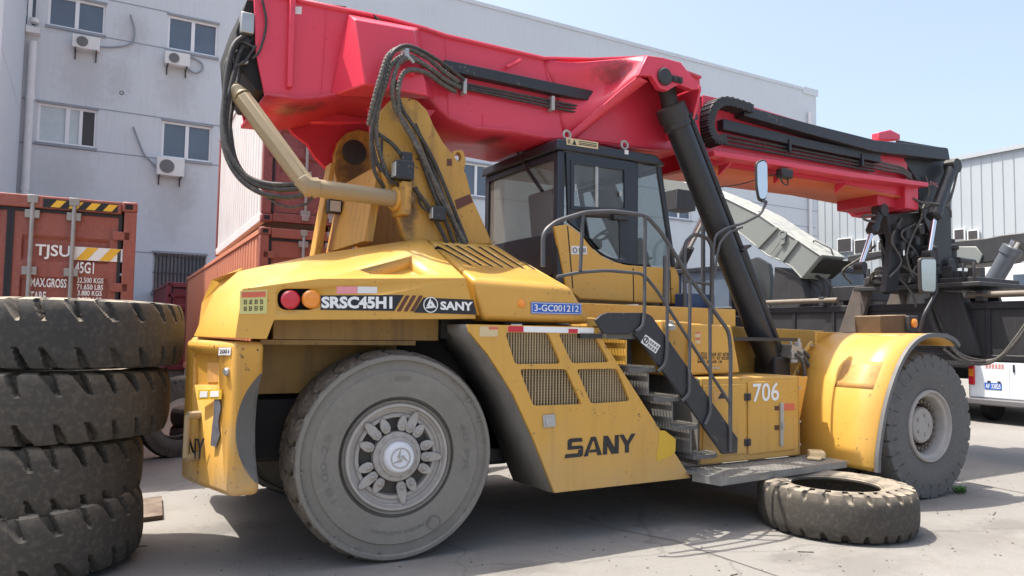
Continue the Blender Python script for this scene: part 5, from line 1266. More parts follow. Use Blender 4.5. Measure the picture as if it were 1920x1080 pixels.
# ---------------- inner boom
IY = -.42
mb = MB(); it = [(1318, 178), (1385, 192), (1560, 245), (1700, 292)]; ib = [(1705, 372), (1670, 366), (1578, 347), (1335, 312), (1318, 309)]
tpx, bpx = ys(it, IY), ys(ib, IY)
mb.extrude(tpx+bpx, (0, .025, 0)); mb.extrude([V((p.x, -p.y, p.z)) for p in tpx+bpx], (0, -.025, 0)); mb.grid([[V((p.x, IY+.026, p.z-.01)) for p in tpx], [V((p.x, -IY-.026, p.z-.01)) for p in tpx]])
IB = part(mb, 'inner_boom', 'red', bevel=.004)
mb = MB(); mb.grid([[V((p.x, IY-.02, p.z)) for p in bpx], [V((p.x, -IY+.02, p.z)) for p in bpx]]); o = part(mb, 'bottom_plate', mat('bounce_lit_red_paint', (.58, .13, .05), .45, var=.12, streak=.3, spotc=(.3, .04, .03)), IB); s = o.modifiers.new('s', 'SOLIDIFY'); s.thickness = .02; s.offset = 0  # orange underside: light bounced up from the ground put into the colour
mb = MB(); lg = ys([(1338, 282), (1440, 298), (1590, 322), (1741, 342), (1741, 350), (1590, 331), (1440, 307), (1340, 292)], -.66); mb.extrude(lg, (0, .235, 0)); part(mb, 'side_ledge', 'red', IB, bevel=.005)
mb = MB()
for px in (1366, 1470, 1585): 
    p = at(px, 306+(px-1366)*.165, y=-.6); mb.extrude([p+V((0, -.03, 0)), p+V((0, .17, 0)), p+V((0, .17, -.12))], (.03, 0, 0)); 
part(mb, 'ledge_gusset', 'red', IB)
mb = MB(); nx = at(1698, 390, y=-.5).x; n0 = at(1698, 390, y=-.5).z; n1 = at(1722, 352, y=-.5); yl = at(1584, 381, x=nx).y; mb.extrude([V((nx, -.5, n0)), V((nx, -.5, n1.z+.05)), V((nx, yl, n1.z+.05)), V((nx, yl, n0+.10)), V((nx, yl-.12, n0-.02))], (n1.x-nx, 0, 0)); part(mb, 'boom_nose', 'red', IB, bevel=.015); mb = MB(); mb.box((nx-.45, -.36, n0+.02), (nx-.003, .32, n1.z)); part(mb, 'wear_pad_housing', 'redd', IB, bevel=.01)
mb = MB(); mb.extrude(ys([(1648, 248), (1670, 243), (1688, 252), (1688, 262), (1648, 262)], -.35), (0, .12, 0)); part(mb, 'top_bracket', 'red', IB, bevel=.01)
mb = MB(); mb.extrude([p+NY*.10 for p in ys([(1345, 226), (1500, 263), (1640, 291), (1640, 307), (1500, 280), (1345, 246)], IY)], (0, .10, 0)); part(mb, 'hose_guard', 'black', IB, bevel=.008)
mb = MB()
for k in range(3): mb.tube([at(1356, 253+k*8, y=IY-.05), at(1638, 309+k*6, y=IY-.05)], .018, 8)
part(mb, 'hydraulic_pipe', 'hose', IB)
mb = MB()
for px, a, b in ((1478, 262, 284), (1614, 290, 312)):
    p, q_ = at(px, a, y=IY-.08), at(px, b, y=IY-.08); mb.box((p.x-.02, IY-.115, q_.z), (p.x+.02, IY-.005, p.z))
part(mb, 'pipe_clamp', 'black', IB)
mb = MB()
for k in range(3): mb.tube(crv([at(1638, 300+k*7, y=IY-.05), at(1664, 308+k*6, y=IY-.09), at(1690, 314+k*5, y=IY-.09), at(1708, 328+k*4, y=IY-.04)], 6), .018, 8)
part(mb, 'hydraulic_hose', 'hoseg', IB)
# energy chain loop and its tray
tray = [(1396, 198), (1520, 232), (1640, 262), (1776, 277), (1776, 300), (1640, 284), (1520, 252), (1396, 217)]
mb = MB(); mb.extrude([p for p in ys(tray, -.60)], (0, .16, 0)); ct = part(mb, 'chain_tray', 'black', IB, bevel=.008)
lp = crv([at(1402, 207, y=-.55), at(1375, 198, y=-.55), at(1352, 193, y=-.55), at(1334, 201, y=-.55), at(1324, 222, y=-.55), at(1324, 245, y=-.55), at(1336, 265, y=-.55), at(1352, 262, y=-.55)], 5)
mb = MB()
for i in range(len(lp)-1):
    a, b = lp[i], lp[i+1]; d = (b-a); n = V((-d.z, 0, d.x)).normalized(); m_ = (a+b)/2
    mb.obox(m_, d*.47, V((0, .10, 0)), n*(.060 if i % 2 else .052))
part(mb, 'energy_chain', 'blackd', IB, bevel=.004)
# work lamp hanging below the ledge
mb = MB(); c = at(1471, 326, y=-.62); mb.box(c+V((-.10, -.06, -.06)), c+V((.10, .06, .06))); o = part(mb, 'work_lamp', 'blackd', IB, bevel=.02)
mb = MB(); mb.tube(crv([c+V((-.1, 0, -.03)), c+V((-.05, -.02, -.13)), c+V((.03, -.02, -.14)), c+V((.06, 0, -.06))], 5), .01, 6); mb.tube(crv([at(1340, 352, y=-.4), at(1390, 345, y=-.45), at(1440, 330, y=-.5), c], 5), .008, 6); part(mb, 'cable', 'hose', o)

# ---------------- lift cylinders
def cylinder(sy):
    top = at(1247, 150, y=-.86); top = V((top.x, sy*.86, top.z)); col_ = at(1259, 207, y=-.86); col_ = V((col_.x, sy*.86, col_.z)); bot = at(1449, 690, y=-.86); bot = V((bot.x, sy*.86, bot.z))
    d = (bot-col_).normalized(); n = V((d.z, 0, -d.x)); n = n if n.x > 0 else -n
    mb = MB(); mb.lathe([(.138, .16), (.138, (bot-col_).length-.16), (.13, (bot-col_).length-.05), (0, (bot-col_).length)], col_, d, 36); cy = part(mb, 'lift_cylinder', 'black', sharp=40)
    mb = MB(); mb.lathe([(.0, -.06), (.13, -.06), (.168, -.04), (.168, .10), (.150, .14), (.154, .15), (.154, .20), (.138, .215)], col_, d, 36); part(mb, 'gland', 'blackd', cy)
    mb = MB(); mb.tube([top-d*.05, col_], .095, 24); mb.obox(top, (.10, 0, .0), (0, .07, 0), (0, 0, .11)); part(mb, 'rod', 'blackd', cy, bevel=.01)
    a = col_+d*.16+n*.165+V((0, -.06*1, 0)); b = col_+d*1.78+n*.165+V((0, -.06, 0)); mb = MB(); mb.tube([a-n*.05, a, b, b-n*.06], .035, 12); mb.obox(a, d*.05, n*.05, V((0, .06, 0))); mb.obox(b, d*.012, n*.075, V((0, .09, 0))); c_ = b+d*.02
    mb.tube([c_-n*.02, c_+d*.5-n*.01, c_+d*1.35-n*.02], [.07, .055, .045], 14)
    part(mb, 'oil_pipe', 'black', cy)
    mb = MB(); mb.obox(bot-d*.02, (.14, 0, 0), (0, .16, 0), (0, 0, .12)); part(mb, 'foot', 'blackd', cy, bevel=.03)
    return cy
cyl = cylinder(-1); cylinder(1)
# valve block and hoses at the foot
mb = MB(); c = at(1484, 662, y=-1.02); mb.obox(c, (.10, 0, -.03), (0, .08, 0), (.02, 0, .075)); mb.obox(c+V((.07, -.04, .08)), (.03, 0, 0), (0, .03, 0), (0, 0, .05)); mb.obox(c+V((-.08, -.07, -.02)), (.035, 0, 0), (0, .03, 0), (0, 0, .04)); mb.obox(c+V((.02, -.09, -.06)), (.03, 0, 0), (0, .04, 0), (0, 0, .03)); mb.tube([c+V((-.10, -.06, -.09)), c+V((-.03, -.10, -.09))], .03, 10); mb.tube([c+V((-.02, -.02, .06)), c+V((-.04, -.02, .14))], .016, 8); mb.tube([c+V((.09, -.02, .1)), c+V((.12, -.02, .17))], .014, 8)
vb = part(mb, 'valve_block', 'galv', bevel=.012)
mb = MB()
for k in range(3): mb.tube(crv([at(1492, 652+k*6, y=-1.03-.05*k), at(1508-k*2, 660+k*8, y=-1.06-.05*k), at(1526-k*9, 684+k*6, y=-1.06-.05*k), at(1530-k*10, 718, y=-1.04-.05*k)], 8), .022, 10, rib=.03)
part(mb, 'hydraulic_hose', 'hoseg', vb)

# ---------------- pipe boom and hoses of the rear end
ty_ = -.95
mb = MB(); pa, pb_, pc, pd_ = at(446, 172, y=-.55), at(462, 196, y=-.60), at(575, 348, y=-.92), at(748, 374, y=-.78)
path = [at(437, 166, y=-.46), at(455, 184, y=-.55), at(576, 350, y=-.90), at(748, 374, y=-.78)]
mb.tube([path[0], path[1]], [.062, .080], 16); hp1 = part(mb, 'hose_guide_pipe', 'tan', sharp=50)
mb = MB(); mb.tube([path[1], path[1]+(path[2]-path[1])*.985], .080, 8); part(mb, 'pipe_section', 'tan', hp1, bevel=.006)
mb = MB(); mb.tube([path[1]+(path[2]-path[1])*.93, path[2], path[2]+(path[3]-path[2])*.10], .088, 8); part(mb, 'pipe_elbow', 'tan', hp1, bevel=.006)
mb = MB(); mb.tube([path[2], path[3]], .074, 18); part(mb, 'pipe_section', 'tan', hp1)
mb = MB(); d = (path[3]-path[2]).normalized(); mb.lathe([(.11, -.06), (.11, .03), (.085, .05), (.085, .12)], path[3], d, 20); mb.obox(path[3]+d*.03, d*.05, (0, .12, 0), (0, 0, .15)); part(mb, 'pipe_bracket', 'yellow_old', hp1, bevel=.01)
def hoses(name, paths, r, m='hose', rib=0., k=10, parent=RS, pitch=.028):
    for p in paths: o = MB().tube(crv(p, k), r, 10, rib=rib, pitch=pitch).build(name, m, parent, sharp=60)
    return o
def pp(l): return [at(a, b, y=c) for a, b, c in l]
hoses('hydraulic_hose', [pp([(470, 60, -.44), (440, 82, -.48), (428, 120, -.52), (421, 180, -.56), (420, 240, -.60), (432, 292, -.66), (462, 330, -.72), (505, 345, -.80), (560, 346, -.88)]),
    pp([(476, 72, -.42), (450, 96, -.45), (438, 140, -.49), (427, 195, -.54), (424, 250, -.58), (438, 304, -.66), (472, 342, -.74), (520, 355, -.82), (562, 354, -.89)]),
    pp([(468, 78, -.38), (440, 108, -.42), (424, 165, -.48), (417, 232, -.55), (424, 290, -.62), (450, 335, -.70), (490, 362, -.78), (535, 370, -.84), (568, 366, -.90)])], .021)
hoses('hydraulic_hose', [pp([(478, 90, -.36), (458, 112, -.38), (444, 160, -.42), (432, 225, -.50), (434, 275, -.56), (452, 318, -.64), (482, 346, -.72)])], .017)
hoses('hydraulic_hose', [pp([(474, 66, -.40), (452, 74, -.44), (436, 100, -.46), (430, 140, -.48), (424, 190, -.52)])], .017)
hoses('cable', [pp([(480, 86, -.5), (458, 116, -.48), (440, 120, -.48), (436, 92, -.47), (452, 78, -.46), (478, 90, -.5)]), pp([(432, 235, -.52), (444, 300, -.6), (480, 352, -.7), (530, 386, -.82), (570, 384, -.88), (586, 370, -.9)]),
    pp([(492, 0, -.53), (499, 45, -.53), (488, 92, -.53), (474, 110, -.5)]), pp([(430, 180, -.5), (421, 140, -.48), (426, 110, -.45), (450, 84, -.42)])], .011)
mb = MB(); c = at(458, 118, y=-.45); mb.obox(c, (.03, 0, .012), (0, .02, 0), (0, 0, .014)); part(mb, 'hose_joint', 'steel', bevel=.004)
# hoses over the tower
g1 = [pp([(866, 158, -.60), (838, 138, -.66), (806, 112, -.78), (768, 96, -.92), (738, 108, -.96), (722, 150, -.96), (708, 200, -.92), (700, 240, -.84)]),
      pp([(862, 164, -.60), (836, 150, -.66), (806, 128, -.78), (772, 110, -.92), (748, 118, -.97), (736, 160, -.97), (740, 200, -.92), (762, 236, -.86), (786, 276, -.82), (815, 340, -.80), (842, 395, -.79), (872, 456, -.78)]),
      pp([(850, 160, -.60), (826, 146, -.68), (798, 126, -.80), (770, 118, -.92), (750, 128, -.96), (742, 166, -.96), (748, 210, -.92), (770, 250, -.86), (796, 300, -.82), (822, 360, -.80), (848, 410, -.79), (862, 456, -.78)]),
      pp([(846, 152, -.60), (812, 124, -.72), (774, 100, -.92), (744, 112, -.99), (730, 150, -.98), (716, 196, -.93), (712, 250, -.86), (724, 300, -.82), (742, 340, -.80)])]
hoses('ribbed_hose', [[p+V((-.05, -.02, .01)) for p in g1[0]], g1[1]], .021, 'hoseg', rib=.12, k=26, pitch=.034); hoses('ribbed_hose', [[p+V((.03, .02, -.05)) for p in g1[2]], [p+V((-.02, .03, -.02)) for p in g1[3]]], .021, 'hoseg', rib=.12, k=26, pitch=.034)
hoses('hydraulic_hose', [pp([(870, 150, -.62), (840, 126, -.70), (800, 100, -.82), (766, 86, -.94), (744, 92, -.99), (730, 112, -.99), (716, 160, -.98), (703, 210, -.94), (696, 262, -.9), (702, 320, -.85), (720, 352, -.8)]), pp([(740, 150, -.92), (752, 200, -.9), (768, 226, -.87), (792, 262, -.84), (818, 312, -.82), (846, 380, -.80), (876, 456, -.78)])], .018)
hoses('hydraulic_hose', [pp([(700, 238, -.84), (697, 262, -.82), (705, 300, -.80), (716, 322, -.79)]), pp([(764, 240, -.80), (790, 300, -.79), (812, 360, -.79), (838, 420, -.78), (851, 456, -.77)]), pp([(778, 232, -.79), (806, 300, -.79), (828, 360, -.79), (856, 430, -.78), (866, 456, -.77)]), pp([(708, 250, -.8), (735, 270, -.8), (752, 290, -.82)]), pp([(776, 352, -.80), (800, 384, -.80), (826, 430, -.79), (838, 456, -.78)])], .019)
hoses('cable', [pp([(716, 262, -.78), (718, 320, -.8), (750, 350, -.82)]), pp([(780, 350, -.79), (790, 385, -.79), (812, 402, -.8)]), pp([(700, 28, -.52), (712, 40, -.54), (724, 52, -.56), (752, 70, -.62), (786, 94, -.7)]), pp([(560, 0, -.45), (600, 8, -.45), (648, 14, -.42)])], .012)
mb = MB(); a, b = at(748, 84, y=-.95), at(776, 118, y=-.95); mb.tube([a, b], .014, 8); a2 = at(760, 90, y=-.8); mb.obox((a+b)/2+V((0, .08, 0)), (.02, 0, 0), (0, .09, 0), (0, 0, .05)); part(mb, 'hose_clamp', 'steel')
mb = MB(); c = at(768, 134, y=-.84); mb.lathe([(.035, 0), (.035, .03), (0, .032)], c, (0, -1, 0), 8); mb.box(c+V((-.05, 0, -.03)), c+V((.05, .06, .03))); part(mb, 'hose_stub', 'red')
def worklight(px, py, y, face, s=.07, m='lampglass'):
    c = at(px, py, y=y); mb = MB(); mb.box(c+V((-s, -s*.7, -s)), c+V((s, s*.7, s))); o = part(mb, 'work_light', 'black', bevel=.012)
    mb = MB(); f = V(face); mb.obox(c+V((f.x*s*1.02, f.y*s*.72, 0)), (s*.75 if abs(f.y) else .006, 0, 0), (0, s*.55 if abs(f.x) else .006, 0), (0, 0, s*.75)); part(mb, 'lens', m, o)
    mb = MB(); mb.obox(c+V((0, s*1.1, s*.3)), (s*.3, 0, 0), (0, s*.6, 0), (0, 0, s*.25)); part(mb, 'bracket', 'blackd', o)
worklight(756, 320, -.86, (-1, 0, 0), .085); worklight(762, 296, -.84, (0, -1, 0), .05, 'blackd'); worklight(821, 401, -.82, (-1, 0, 0), .065); worklight(626, 388, .3, (0, -1, 0), .07)

# ---------------- boom head and spreader
HY = -.42
mb = MB(); hd = ys([(1684, 262), (1778, 278), (1782, 300), (1786, 545), (1752, 548), (1746, 440), (1728, 400), (1722, 340), (1694, 300)], HY); mb.extrude(hd, (0, .05, 0)); mb.extrude([V((p.x, -p.y, p.z)) for p in hd], (0, -.05, 0))
p = at(1780, 290, y=HY); mb.extrude([V((p.x-.05, HY+.051, p.z)), V((p.x, HY+.051, p.z)), V((p.x+.10, HY+.051, 2.9)), V((p.x+.05, HY+.051, 2.9))], (0, .737, 0)); hb = part(mb, 'boom_head', 'black', bevel=.012)
q = qd((1743, 339), (1759, 343), (1759, 351), (1743, 347), HY); mb = MB(); text_on(mb, 'SWL', q, NY*.003, .012); part(mb, 'lettering', 'pink', hb, fix=False)
mb = MB()
for y in (-.30, .12):
    mb.extrude(ys([(1662, 402), (1740, 396), (1752, 430), (1774, 500), (1780, 548), (1748, 548), (1735, 500), (1716, 458), (1702, 452), (1690, 480), (1684, 548), (1660, 548), (1668, 500), (1672, 450)], y), (0, .10, 0))
mb.extrude(ys([(1672, 400), (1738, 398), (1740, 432), (1676, 436)], -.2), (0, .32, 0))
for k in range(9): mb.obox(at(1680+k*9, 425+((k*37) % 60), y=-.34), (.05, 0, .01*k % .04), (0, .05, 0), (0, 0, .04+.02*(k % 3)))
part(mb, 'rotator_yoke', 'blackd', hb, bevel=.012)
SX0, SX1 = 8.9, 9.75; zpl = at(1700, 539, x=SX0-.2).z; zr = zpl+.20; sx = 9.05
mb = MB(); mb.lathe([(.0, zr-.16), (.62, zr-.16), (.66, zr-.12), (.66, zr-.02), (.58, zr+.02), (.50, zr+.02), (.50, zr+.14), (0, zr+.14)], (sx+.2, .1, 0), (0, 0, 1), 48); rt_ = part(mb, 'rotator_ring', 'blackd')
mb = MB(); mb.lathe([(.11, 0), (.11, .28), (.14, .30), (.14, .36), (.09, .38), (.09, .46), (0, .46)], (sx+.62, -.30, zr+.14), (0, 0, 1), 20); mb.lathe([(.10, 0), (.10, .26), (.07, .30), (0, .31)], (sx-.1, -.45, zr+.14), (0, 0, 1), 18); mb.tube([V((sx+.5, -.5, zr+.25)), V((sx+.95, -.5, zr+.24))], .05, 12)
for k in range(6): mb.obox(V((sx+random.uniform(-.4, .6), random.uniform(-.5, .4), zr+.20)), (random.uniform(.04, .12), 0, 0), (0, random.uniform(.04, .1), 0), (0, 0, random.uniform(.05, .12)))
part(mb, 'slew_motor', 'blackd', rt_, bevel=.01)
mb = MB(); c = at(1780, 500, y=-.43); mb.lathe([(.13, -.02), (.13, .05), (.11, .07), (0, .08)], c, (0, -1, 0), 24); part(mb, 'head_pin', 'blackd', hb)
def damper(a, b, c_, r1, r2, name='damper_cylinder'):
    mb = MB(); mb.tube([a, b], r1, 18); mb.lathe([(r1*1.25, -.03), (r1*1.25, .09), (r1*.9, .12)], b, (a-b).normalized()*-1, 16); o = part(mb, name, 'black', hb)
    mb = MB(); mb.tube([b, c_], r2, 14); part(mb, 'piston_rod', 'chrome', o); mb = MB(); mb.lathe([(0, -.07), (r2*1.9, -.07), (r2*1.9, .07), (0, .07)], c_, (0, -1, 0), 14); mb.lathe([(0, -.08), (r1*1.3, -.08), (r1*1.3, .08), (0, .08)], a, (0, -1, 0), 18); part(mb, 'clevis', 'blackd', o)
damper(at(1786, 312, y=-.58), at(1754, 398, y=-.62), at(1741, 478, y=-.66), .085, .036)
damper(at(1650, 395, y=-.30), at(1638, 425, y=-.30), at(1613, 500, y=-.30), .07, .036)
hoses('hydraulic_hose', [pp([(1795, 322, -.62), (1786, 360, -.64), (1776, 385, -.66), (1755, 382, -.66), (1730, 380, -.55), (1712, 372, -.5)]), pp([(1735, 390, -.5), (1760, 378, -.6), (1780, 392, -.66), (1783, 408, -.66)]), pp([(1640, 404, -.35), (1620, 404, -.4), (1622, 412, -.4), (1640, 416, -.35)]),
   pp([(1700, 340, -.46), (1712, 372, -.46), (1730, 400, -.46), (1712, 440, -.4), (1700, 480, -.4), (1712, 520, -.4)]), pp([(1735, 330, -.46), (1742, 360, -.46), (1730, 392, -.46)]), pp([(1690, 410, -.32), (1672, 450, -.34), (1690, 490, -.34), (1668, 520, -.34)]), pp([(1716, 420, -.32), (1690, 440, -.36), (1720, 480, -.36), (1704, 530, -.36)])], .017, 'hoseg', parent=hb)
# A-frames under the ring, spreader body across the machine
sz0, sz1 = 1.45, 2.30
for l, m_ in (([(1602, 541), (1634, 541), (1613, 624), (1574, 624)], 'rustgrey'), ([(1742, 545), (1800, 548), (1840, 668), (1796, 664)], 'blackd')):
    for xx in (SX0-.13, SX1+.04):
        mb = MB(); pts_ = xs_(l, SX0-.10); mb.extrude([V((xx, p.y, p.z)) for p in pts_], (.09, 0, 0)); part(mb, 'saddle_leg', m_, bevel=.01)
ya_, yb_ = at(1600, 537, x=SX0-.3).y, at(1838, 541, x=SX0-.3).y
mb = MB(); mb.box((SX0-.30, yb_, zpl-.03), (SX1+.30, ya_, zpl+.03)); spl = part(mb, 'spreader_saddle', 'blackd', bevel=.008)
mb = MB(); mb.box((SX0-.16, yb_+.15, zpl+.031), (SX1+.2, ya_-.12, zpl+.11)); rn2 = random.Random(9)
for k in range(16):
    c_ = V((SX0-.1+rn2.uniform(0, .35), rn2.uniform(yb_+.2, ya_-.2), zpl+.16)); mb.obox(c_, (rn2.uniform(.04, .1), 0, 0), (0, rn2.uniform(.03, .12), 0), (0, 0, rn2.uniform(.04, .14)))
for k in range(7): y_ = rn2.uniform(yb_+.1, ya_-.1); mb.tube([V((SX0-.2, y_, zpl+.05)), V((SX0-.2, y_, zpl+.05+rn2.uniform(.08, .3)))], rn2.uniform(.015, .035), 8)
part(mb, 'slew_frame', 'blackd', spl, bevel=.008)
hoses('hydraulic_hose', [[V((SX0-.25, .4, zpl+.1)), V((SX0-.4, .2, zpl+.25)), V((SX0-.38, -.1, zpl+.2)), V((SX0-.28, -.3, zpl-.05)), V((SX0-.2, -.35, zpl-.3))], [V((SX0-.25, .7, zpl+.1)), V((SX0-.4, .75, zpl+.3)), V((SX0-.3, .5, zpl+.5)), V((SX0-.2, .3, zpl+.7))], [V((SX0-.25, -.5, zpl+.1)), V((SX0-.42, -.3, zpl+.3)), V((SX0-.34, 0, zpl+.45)), V((SX0-.3, .15, zpl+.75))], [V((SX0-.22, -.2, zpl+.1)), V((SX0-.36, -.05, zpl+.28)), V((SX0-.34, .2, zpl+.3)), V((SX0-.24, .35, zpl+.1))]], .018, 'hoseg', parent=spl)
mb = MB(); mb.box((SX0, -3.2, sz0), (SX1, 3.2, sz1)); sp = part(mb, 'spreader_beam', 'blackd', bevel=.02)
mb = MB(); mb.box((SX0-.035, -3.19, sz1-.10), (SX0-.003, 3.19, sz1-.005)); mb.box((SX0-.035, -3.19, sz0+.02), (SX0-.003, 3.19, sz0+.10))
for y in (-2.9, -2.1, -1.3, 1.2, 2.0, 2.8): mb.box((SX0-.025, y, sz0+.10), (SX0-.003, y+.06, sz1-.10))
mb.box((SX0-.02, -1.1, 1.62), (SX0-.003, -.2, 2.05)); part(mb, 'beam_flange', 'black', sp, bevel=.006)
mb = MB(); zt2 = at(1590, 562, x=SX0-.06).z; mb.tube([(SX0-.06, -3.1, zt2), (SX0-.06, -1.02, zt2)], .045, 14); part(mb, 'extension_rod', 'rodb', sp); mb = MB(); mb.tube([(SX0-.06, 1.1, zt2), (SX0-.06, 3.1, zt2)], .045, 14); part(mb, 'extension_rod', 'rodb', sp)
mb = MB()
for y in (-2.9, -1.2, 1.4, 2.9): mb.box((SX0-.10, y-.05, sz1+.003), (SX0+.04, y+.05, zt2+.06))
part(mb, 'rod_bracket', 'blackd', sp, bevel=.006)
mb = MB()
for y in (-3.39, 3.205): mb.box((SX0-.75, y, sz0+.1), (SX1+.75, y+.185, sz1-.15))
part(mb, 'end_beam', 'blackd', sp, bevel=.01)
def px9(l): return [at(a, b, x=c) for a, b, c in l]
hoses('dangling_hose', [px9([(1776, 640, 8.75), (1800, 668, 8.72), (1830, 678, 8.7), (1870, 672, 8.7), (1900, 640, 8.7), (1935, 590, 8.7)]), px9([(1774, 625, 8.78), (1798, 662, 8.75), (1850, 676, 8.72), (1890, 660, 8.72), (1930, 605, 8.72)]), px9([(1770, 655, 8.75), (1800, 675, 8.72), (1850, 682, 8.7), (1895, 652, 8.7), (1938, 595, 8.7)])], .020, 'hoseg', parent=sp)
mb = MB(); tv = [px9([(1740, 560, 8.86), (1752, 610, 8.85), (1775, 655, 8.84)]), px9([(1748, 556, 8.86), (1768, 610, 8.85), (1790, 660, 8.84)]), px9([(1756, 552, 8.86), (1784, 610, 8.85), (1806, 664, 8.84)])]
for t in tv: MB().tube(crv(t, 6), .05, 8).build('cable_cover', 'hose', sp)
# ---------------- cab
cy0, cy1 = -.72, .88
cx0 = at(1047, 256, y=cy0).x; ztop = at(1062, 262, y=cy0).z; cxd = at(1192, 300, y=cy0).x; cxf_t = at(1241, 300, y=cy0).x; cxf_b = at(1268, 500, y=cy0).x
zsill = at(1268, 500, y=cy0).z; zbot = at(1090, 563, y=cy0).z; zgl_r = at(1019, 431, y=cy0).z
mb = MB(); mb.extrude([V((cx0-.04, cy0-.03, ztop-.12)), V((cx0-.02, cy0-.03, ztop-.005)), V((cxf_t-.1, cy0-.03, ztop-.005)), V((cxf_t+.04, cy0-.03, ztop-.11))], (0, cy1-cy0+.06, 0))
cab = part(mb, 'cab_roof', 'darkcab', bevel=.02, seg=3)
ph = .085
mb = MB()
for y in (cy0, cy1-ph):
    mb.box((cx0, y, zbot+.1), (cx0+ph, y+ph, ztop-.121)); mb.box((cxd-.05, y, zbot+.1), (cxd+.04, y+ph, ztop-.121))
    mb.extrude([V((cxf_t-.06, y, ztop-.121)), V((cxf_t, y, ztop-.121)), V((cxf_b, y, zsill)), V((cxf_b-.05, y, zsill))], (0, ph*.6, 0))
mb.box((cx0+.002, cy0+ph, zgl_r-.45), (cx0+.05, cy1-ph, zgl_r)); mb.box((cx0+.004, cy0+ph, ztop-.20), (cx0+.05, cy1-ph, ztop-.122)); mb.box((cxf_t-.06, cy0+.05, ztop-.19), (cxf_t-.01, cy1-.05, ztop-.122))
part(mb, 'cab_frame', 'darkcab', bevel=.012)
# rear louvred panel and floor
mb = MB(); mb.box((cx0-.01, cy0+.12, zbot+.12), (cx0+.0, cy1-.10, zgl_r-.46)); 
for k in range(2): mb.box((cx0-.03, cy0+.30+k*.10, zbot+.25), (cx0-.011, cy0+.36+k*.10, zgl_r-.55))
part(mb, 'rear_panel', 'black', bevel=.004)
mb = MB(); mb.box((cx0+.05, cy0+.05, zbot+.02), (cxf_b-.02, cy1-.05, zbot+.10)); mb.box((cx0+.1, cy0+.3, zbot+.1), (cx0+.35, cy1-.3, zbot+.55)); part(mb, 'cab_floor', 'void')
# yellow lower skirt with the curved upper edge
sk = [at(a, b, y=cy0-.02) for a, b in ((1040, 424), (1066, 420), (1092, 440))]+crv([at(a, b, y=cy0-.02) for a, b in ((1092, 440), (1108, 462), (1135, 483), (1165, 494), (1192, 498), (1268, 503))], 4)[1:]+[at(a, b, y=cy0-.02) for a, b in ((1274, 520), (1274, 570), (1088, 561), (1062, 540))]
mb = MB(); mb.extrude(sk, (0, .05, 0)); skirt = part(mb, 'cab_skirt', 'yellow', bevel=.014, seg=3)
mb = MB(); sk2 = [V((p.x, cy1-.03, p.z)) for p in sk]; mb.extrude(sk2, (0, .05, 0)); part(mb, 'cab_skirt', 'yellow', bevel=.014)
mb = MB(); mb.box((cxf_b-.06, cy0+.031, zbot+.03), (cxf_b+.0, cy1-.031, zsill)); part(mb, 'front_apron', 'yellow', bevel=.01)
mb = MB()
for a, b in (((1187, 503), (1188, 566)), ((1256, 506), (1258, 568)), ((1064, 424), (1074, 540))):
    p, q_ = at(*a, y=cy0-.02), at(*b, y=cy0-.02); mb.obox((p+q_)/2+NY*.002, (.006, 0, 0), (0, .002, 0), ((q_-p)/2))
part(mb, 'panel_gap', 'ink', skirt)
q = qd((1071, 461), (1100, 462), (1100, 477), (1071, 477), cy0-.02); mb = MB(); plate_on(mb, q, NY*.004); st = part(mb, 'sticker', 'labelw', skirt)
mb = MB(); c = quad_pt(q, .22, .5)+NY*.004; mb.lathe([(.028, 0), (.028, .003), (.020, .003), (.020, 0)], c, (0, -1, 0), 20, close=True); glyph_block(mb, q, NY*.006, .45, .2, .2, .6, rn); glyph_block(mb, q, NY*.006, .72, .2, .2, .6, rn); part(mb, 'print', 'ink', st)
mb = MB(); q = qd((1244, 536), (1262, 537), (1262, 550), (1244, 549), cy0-.02); glyph_block(mb, q, NY*.003, .0, .1, .3, .8, rn); plate_on(mb, q, NY*.003, .45, 1, .6, .7, .3); part(mb, 'print', 'brownl', skirt)
# door with sliding window
D = lambda a, b, d=0.: at(a, b, y=cy0-.012+d)
def ring(mb, o_px, i_px, y, th): mb.extrude(ys(o_px, y), (0, th, 0), [ys(i_px, y)])
mb = MB(); ring(mb, [(1062, 285), (1191, 304), (1193, 497), (1160, 492), (1130, 478), (1106, 456), (1092, 436), (1066, 416)], [(1072, 300), (1178, 314), (1180, 396), (1072, 391)], cy0-.014, .04)
# lower light is cut in a second panel
dr_ = part(mb, 'cab_door', 'darkcab', bevel=.006)
cut(dr_, (lambda m: (m.extrude(rounded(ys([(1098, 404), (1172, 408), (1174, 486), (1150, 480), (1128, 466), (1108, 444)], cy0-.1), .05), (0, .3, 0)), m)[1])(MB()))
mb = MB(); ring(mb, [(1071, 299), (1179, 313), (1181, 397), (1071, 392)], [(1077, 307), (1171, 319), (1172, 391), (1077, 386)], cy0-.026, .03); wf = part(mb, 'window_frame', 'darkcab', dr_, bevel=.004)
mb = MB(); mb.extrude(ys([(1117, 312), (1122, 313), (1122, 389), (1117, 388)], cy0-.024), (0, .02, 0)); mb.extrude(ys([(1078, 345), (1081, 345), (1081, 358), (1078, 358)], cy0-.028), (0, .01, 0)); mb.extrude(ys([(1162, 358), (1166, 358), (1166, 368), (1162, 368)], cy0-.028), (0, .01, 0)); part(mb, 'window_rail', 'galv', dr_, bevel=.002)
mb = MB(); mb.add(ys([(1075, 305), (1173, 318), (1174, 393), (1075, 388)], cy0-.004), [(0, 1, 2, 3)]); part(mb, 'window_pane', 'glass', dr_)
mb = MB(); mb.add(ys([(1096, 402), (1174, 406), (1176, 488), (1150, 482), (1126, 468), (1106, 446)], cy0+.002), [(0, 1, 2, 3, 4, 5)]); part(mb, 'window_pane', 'glass', dr_)
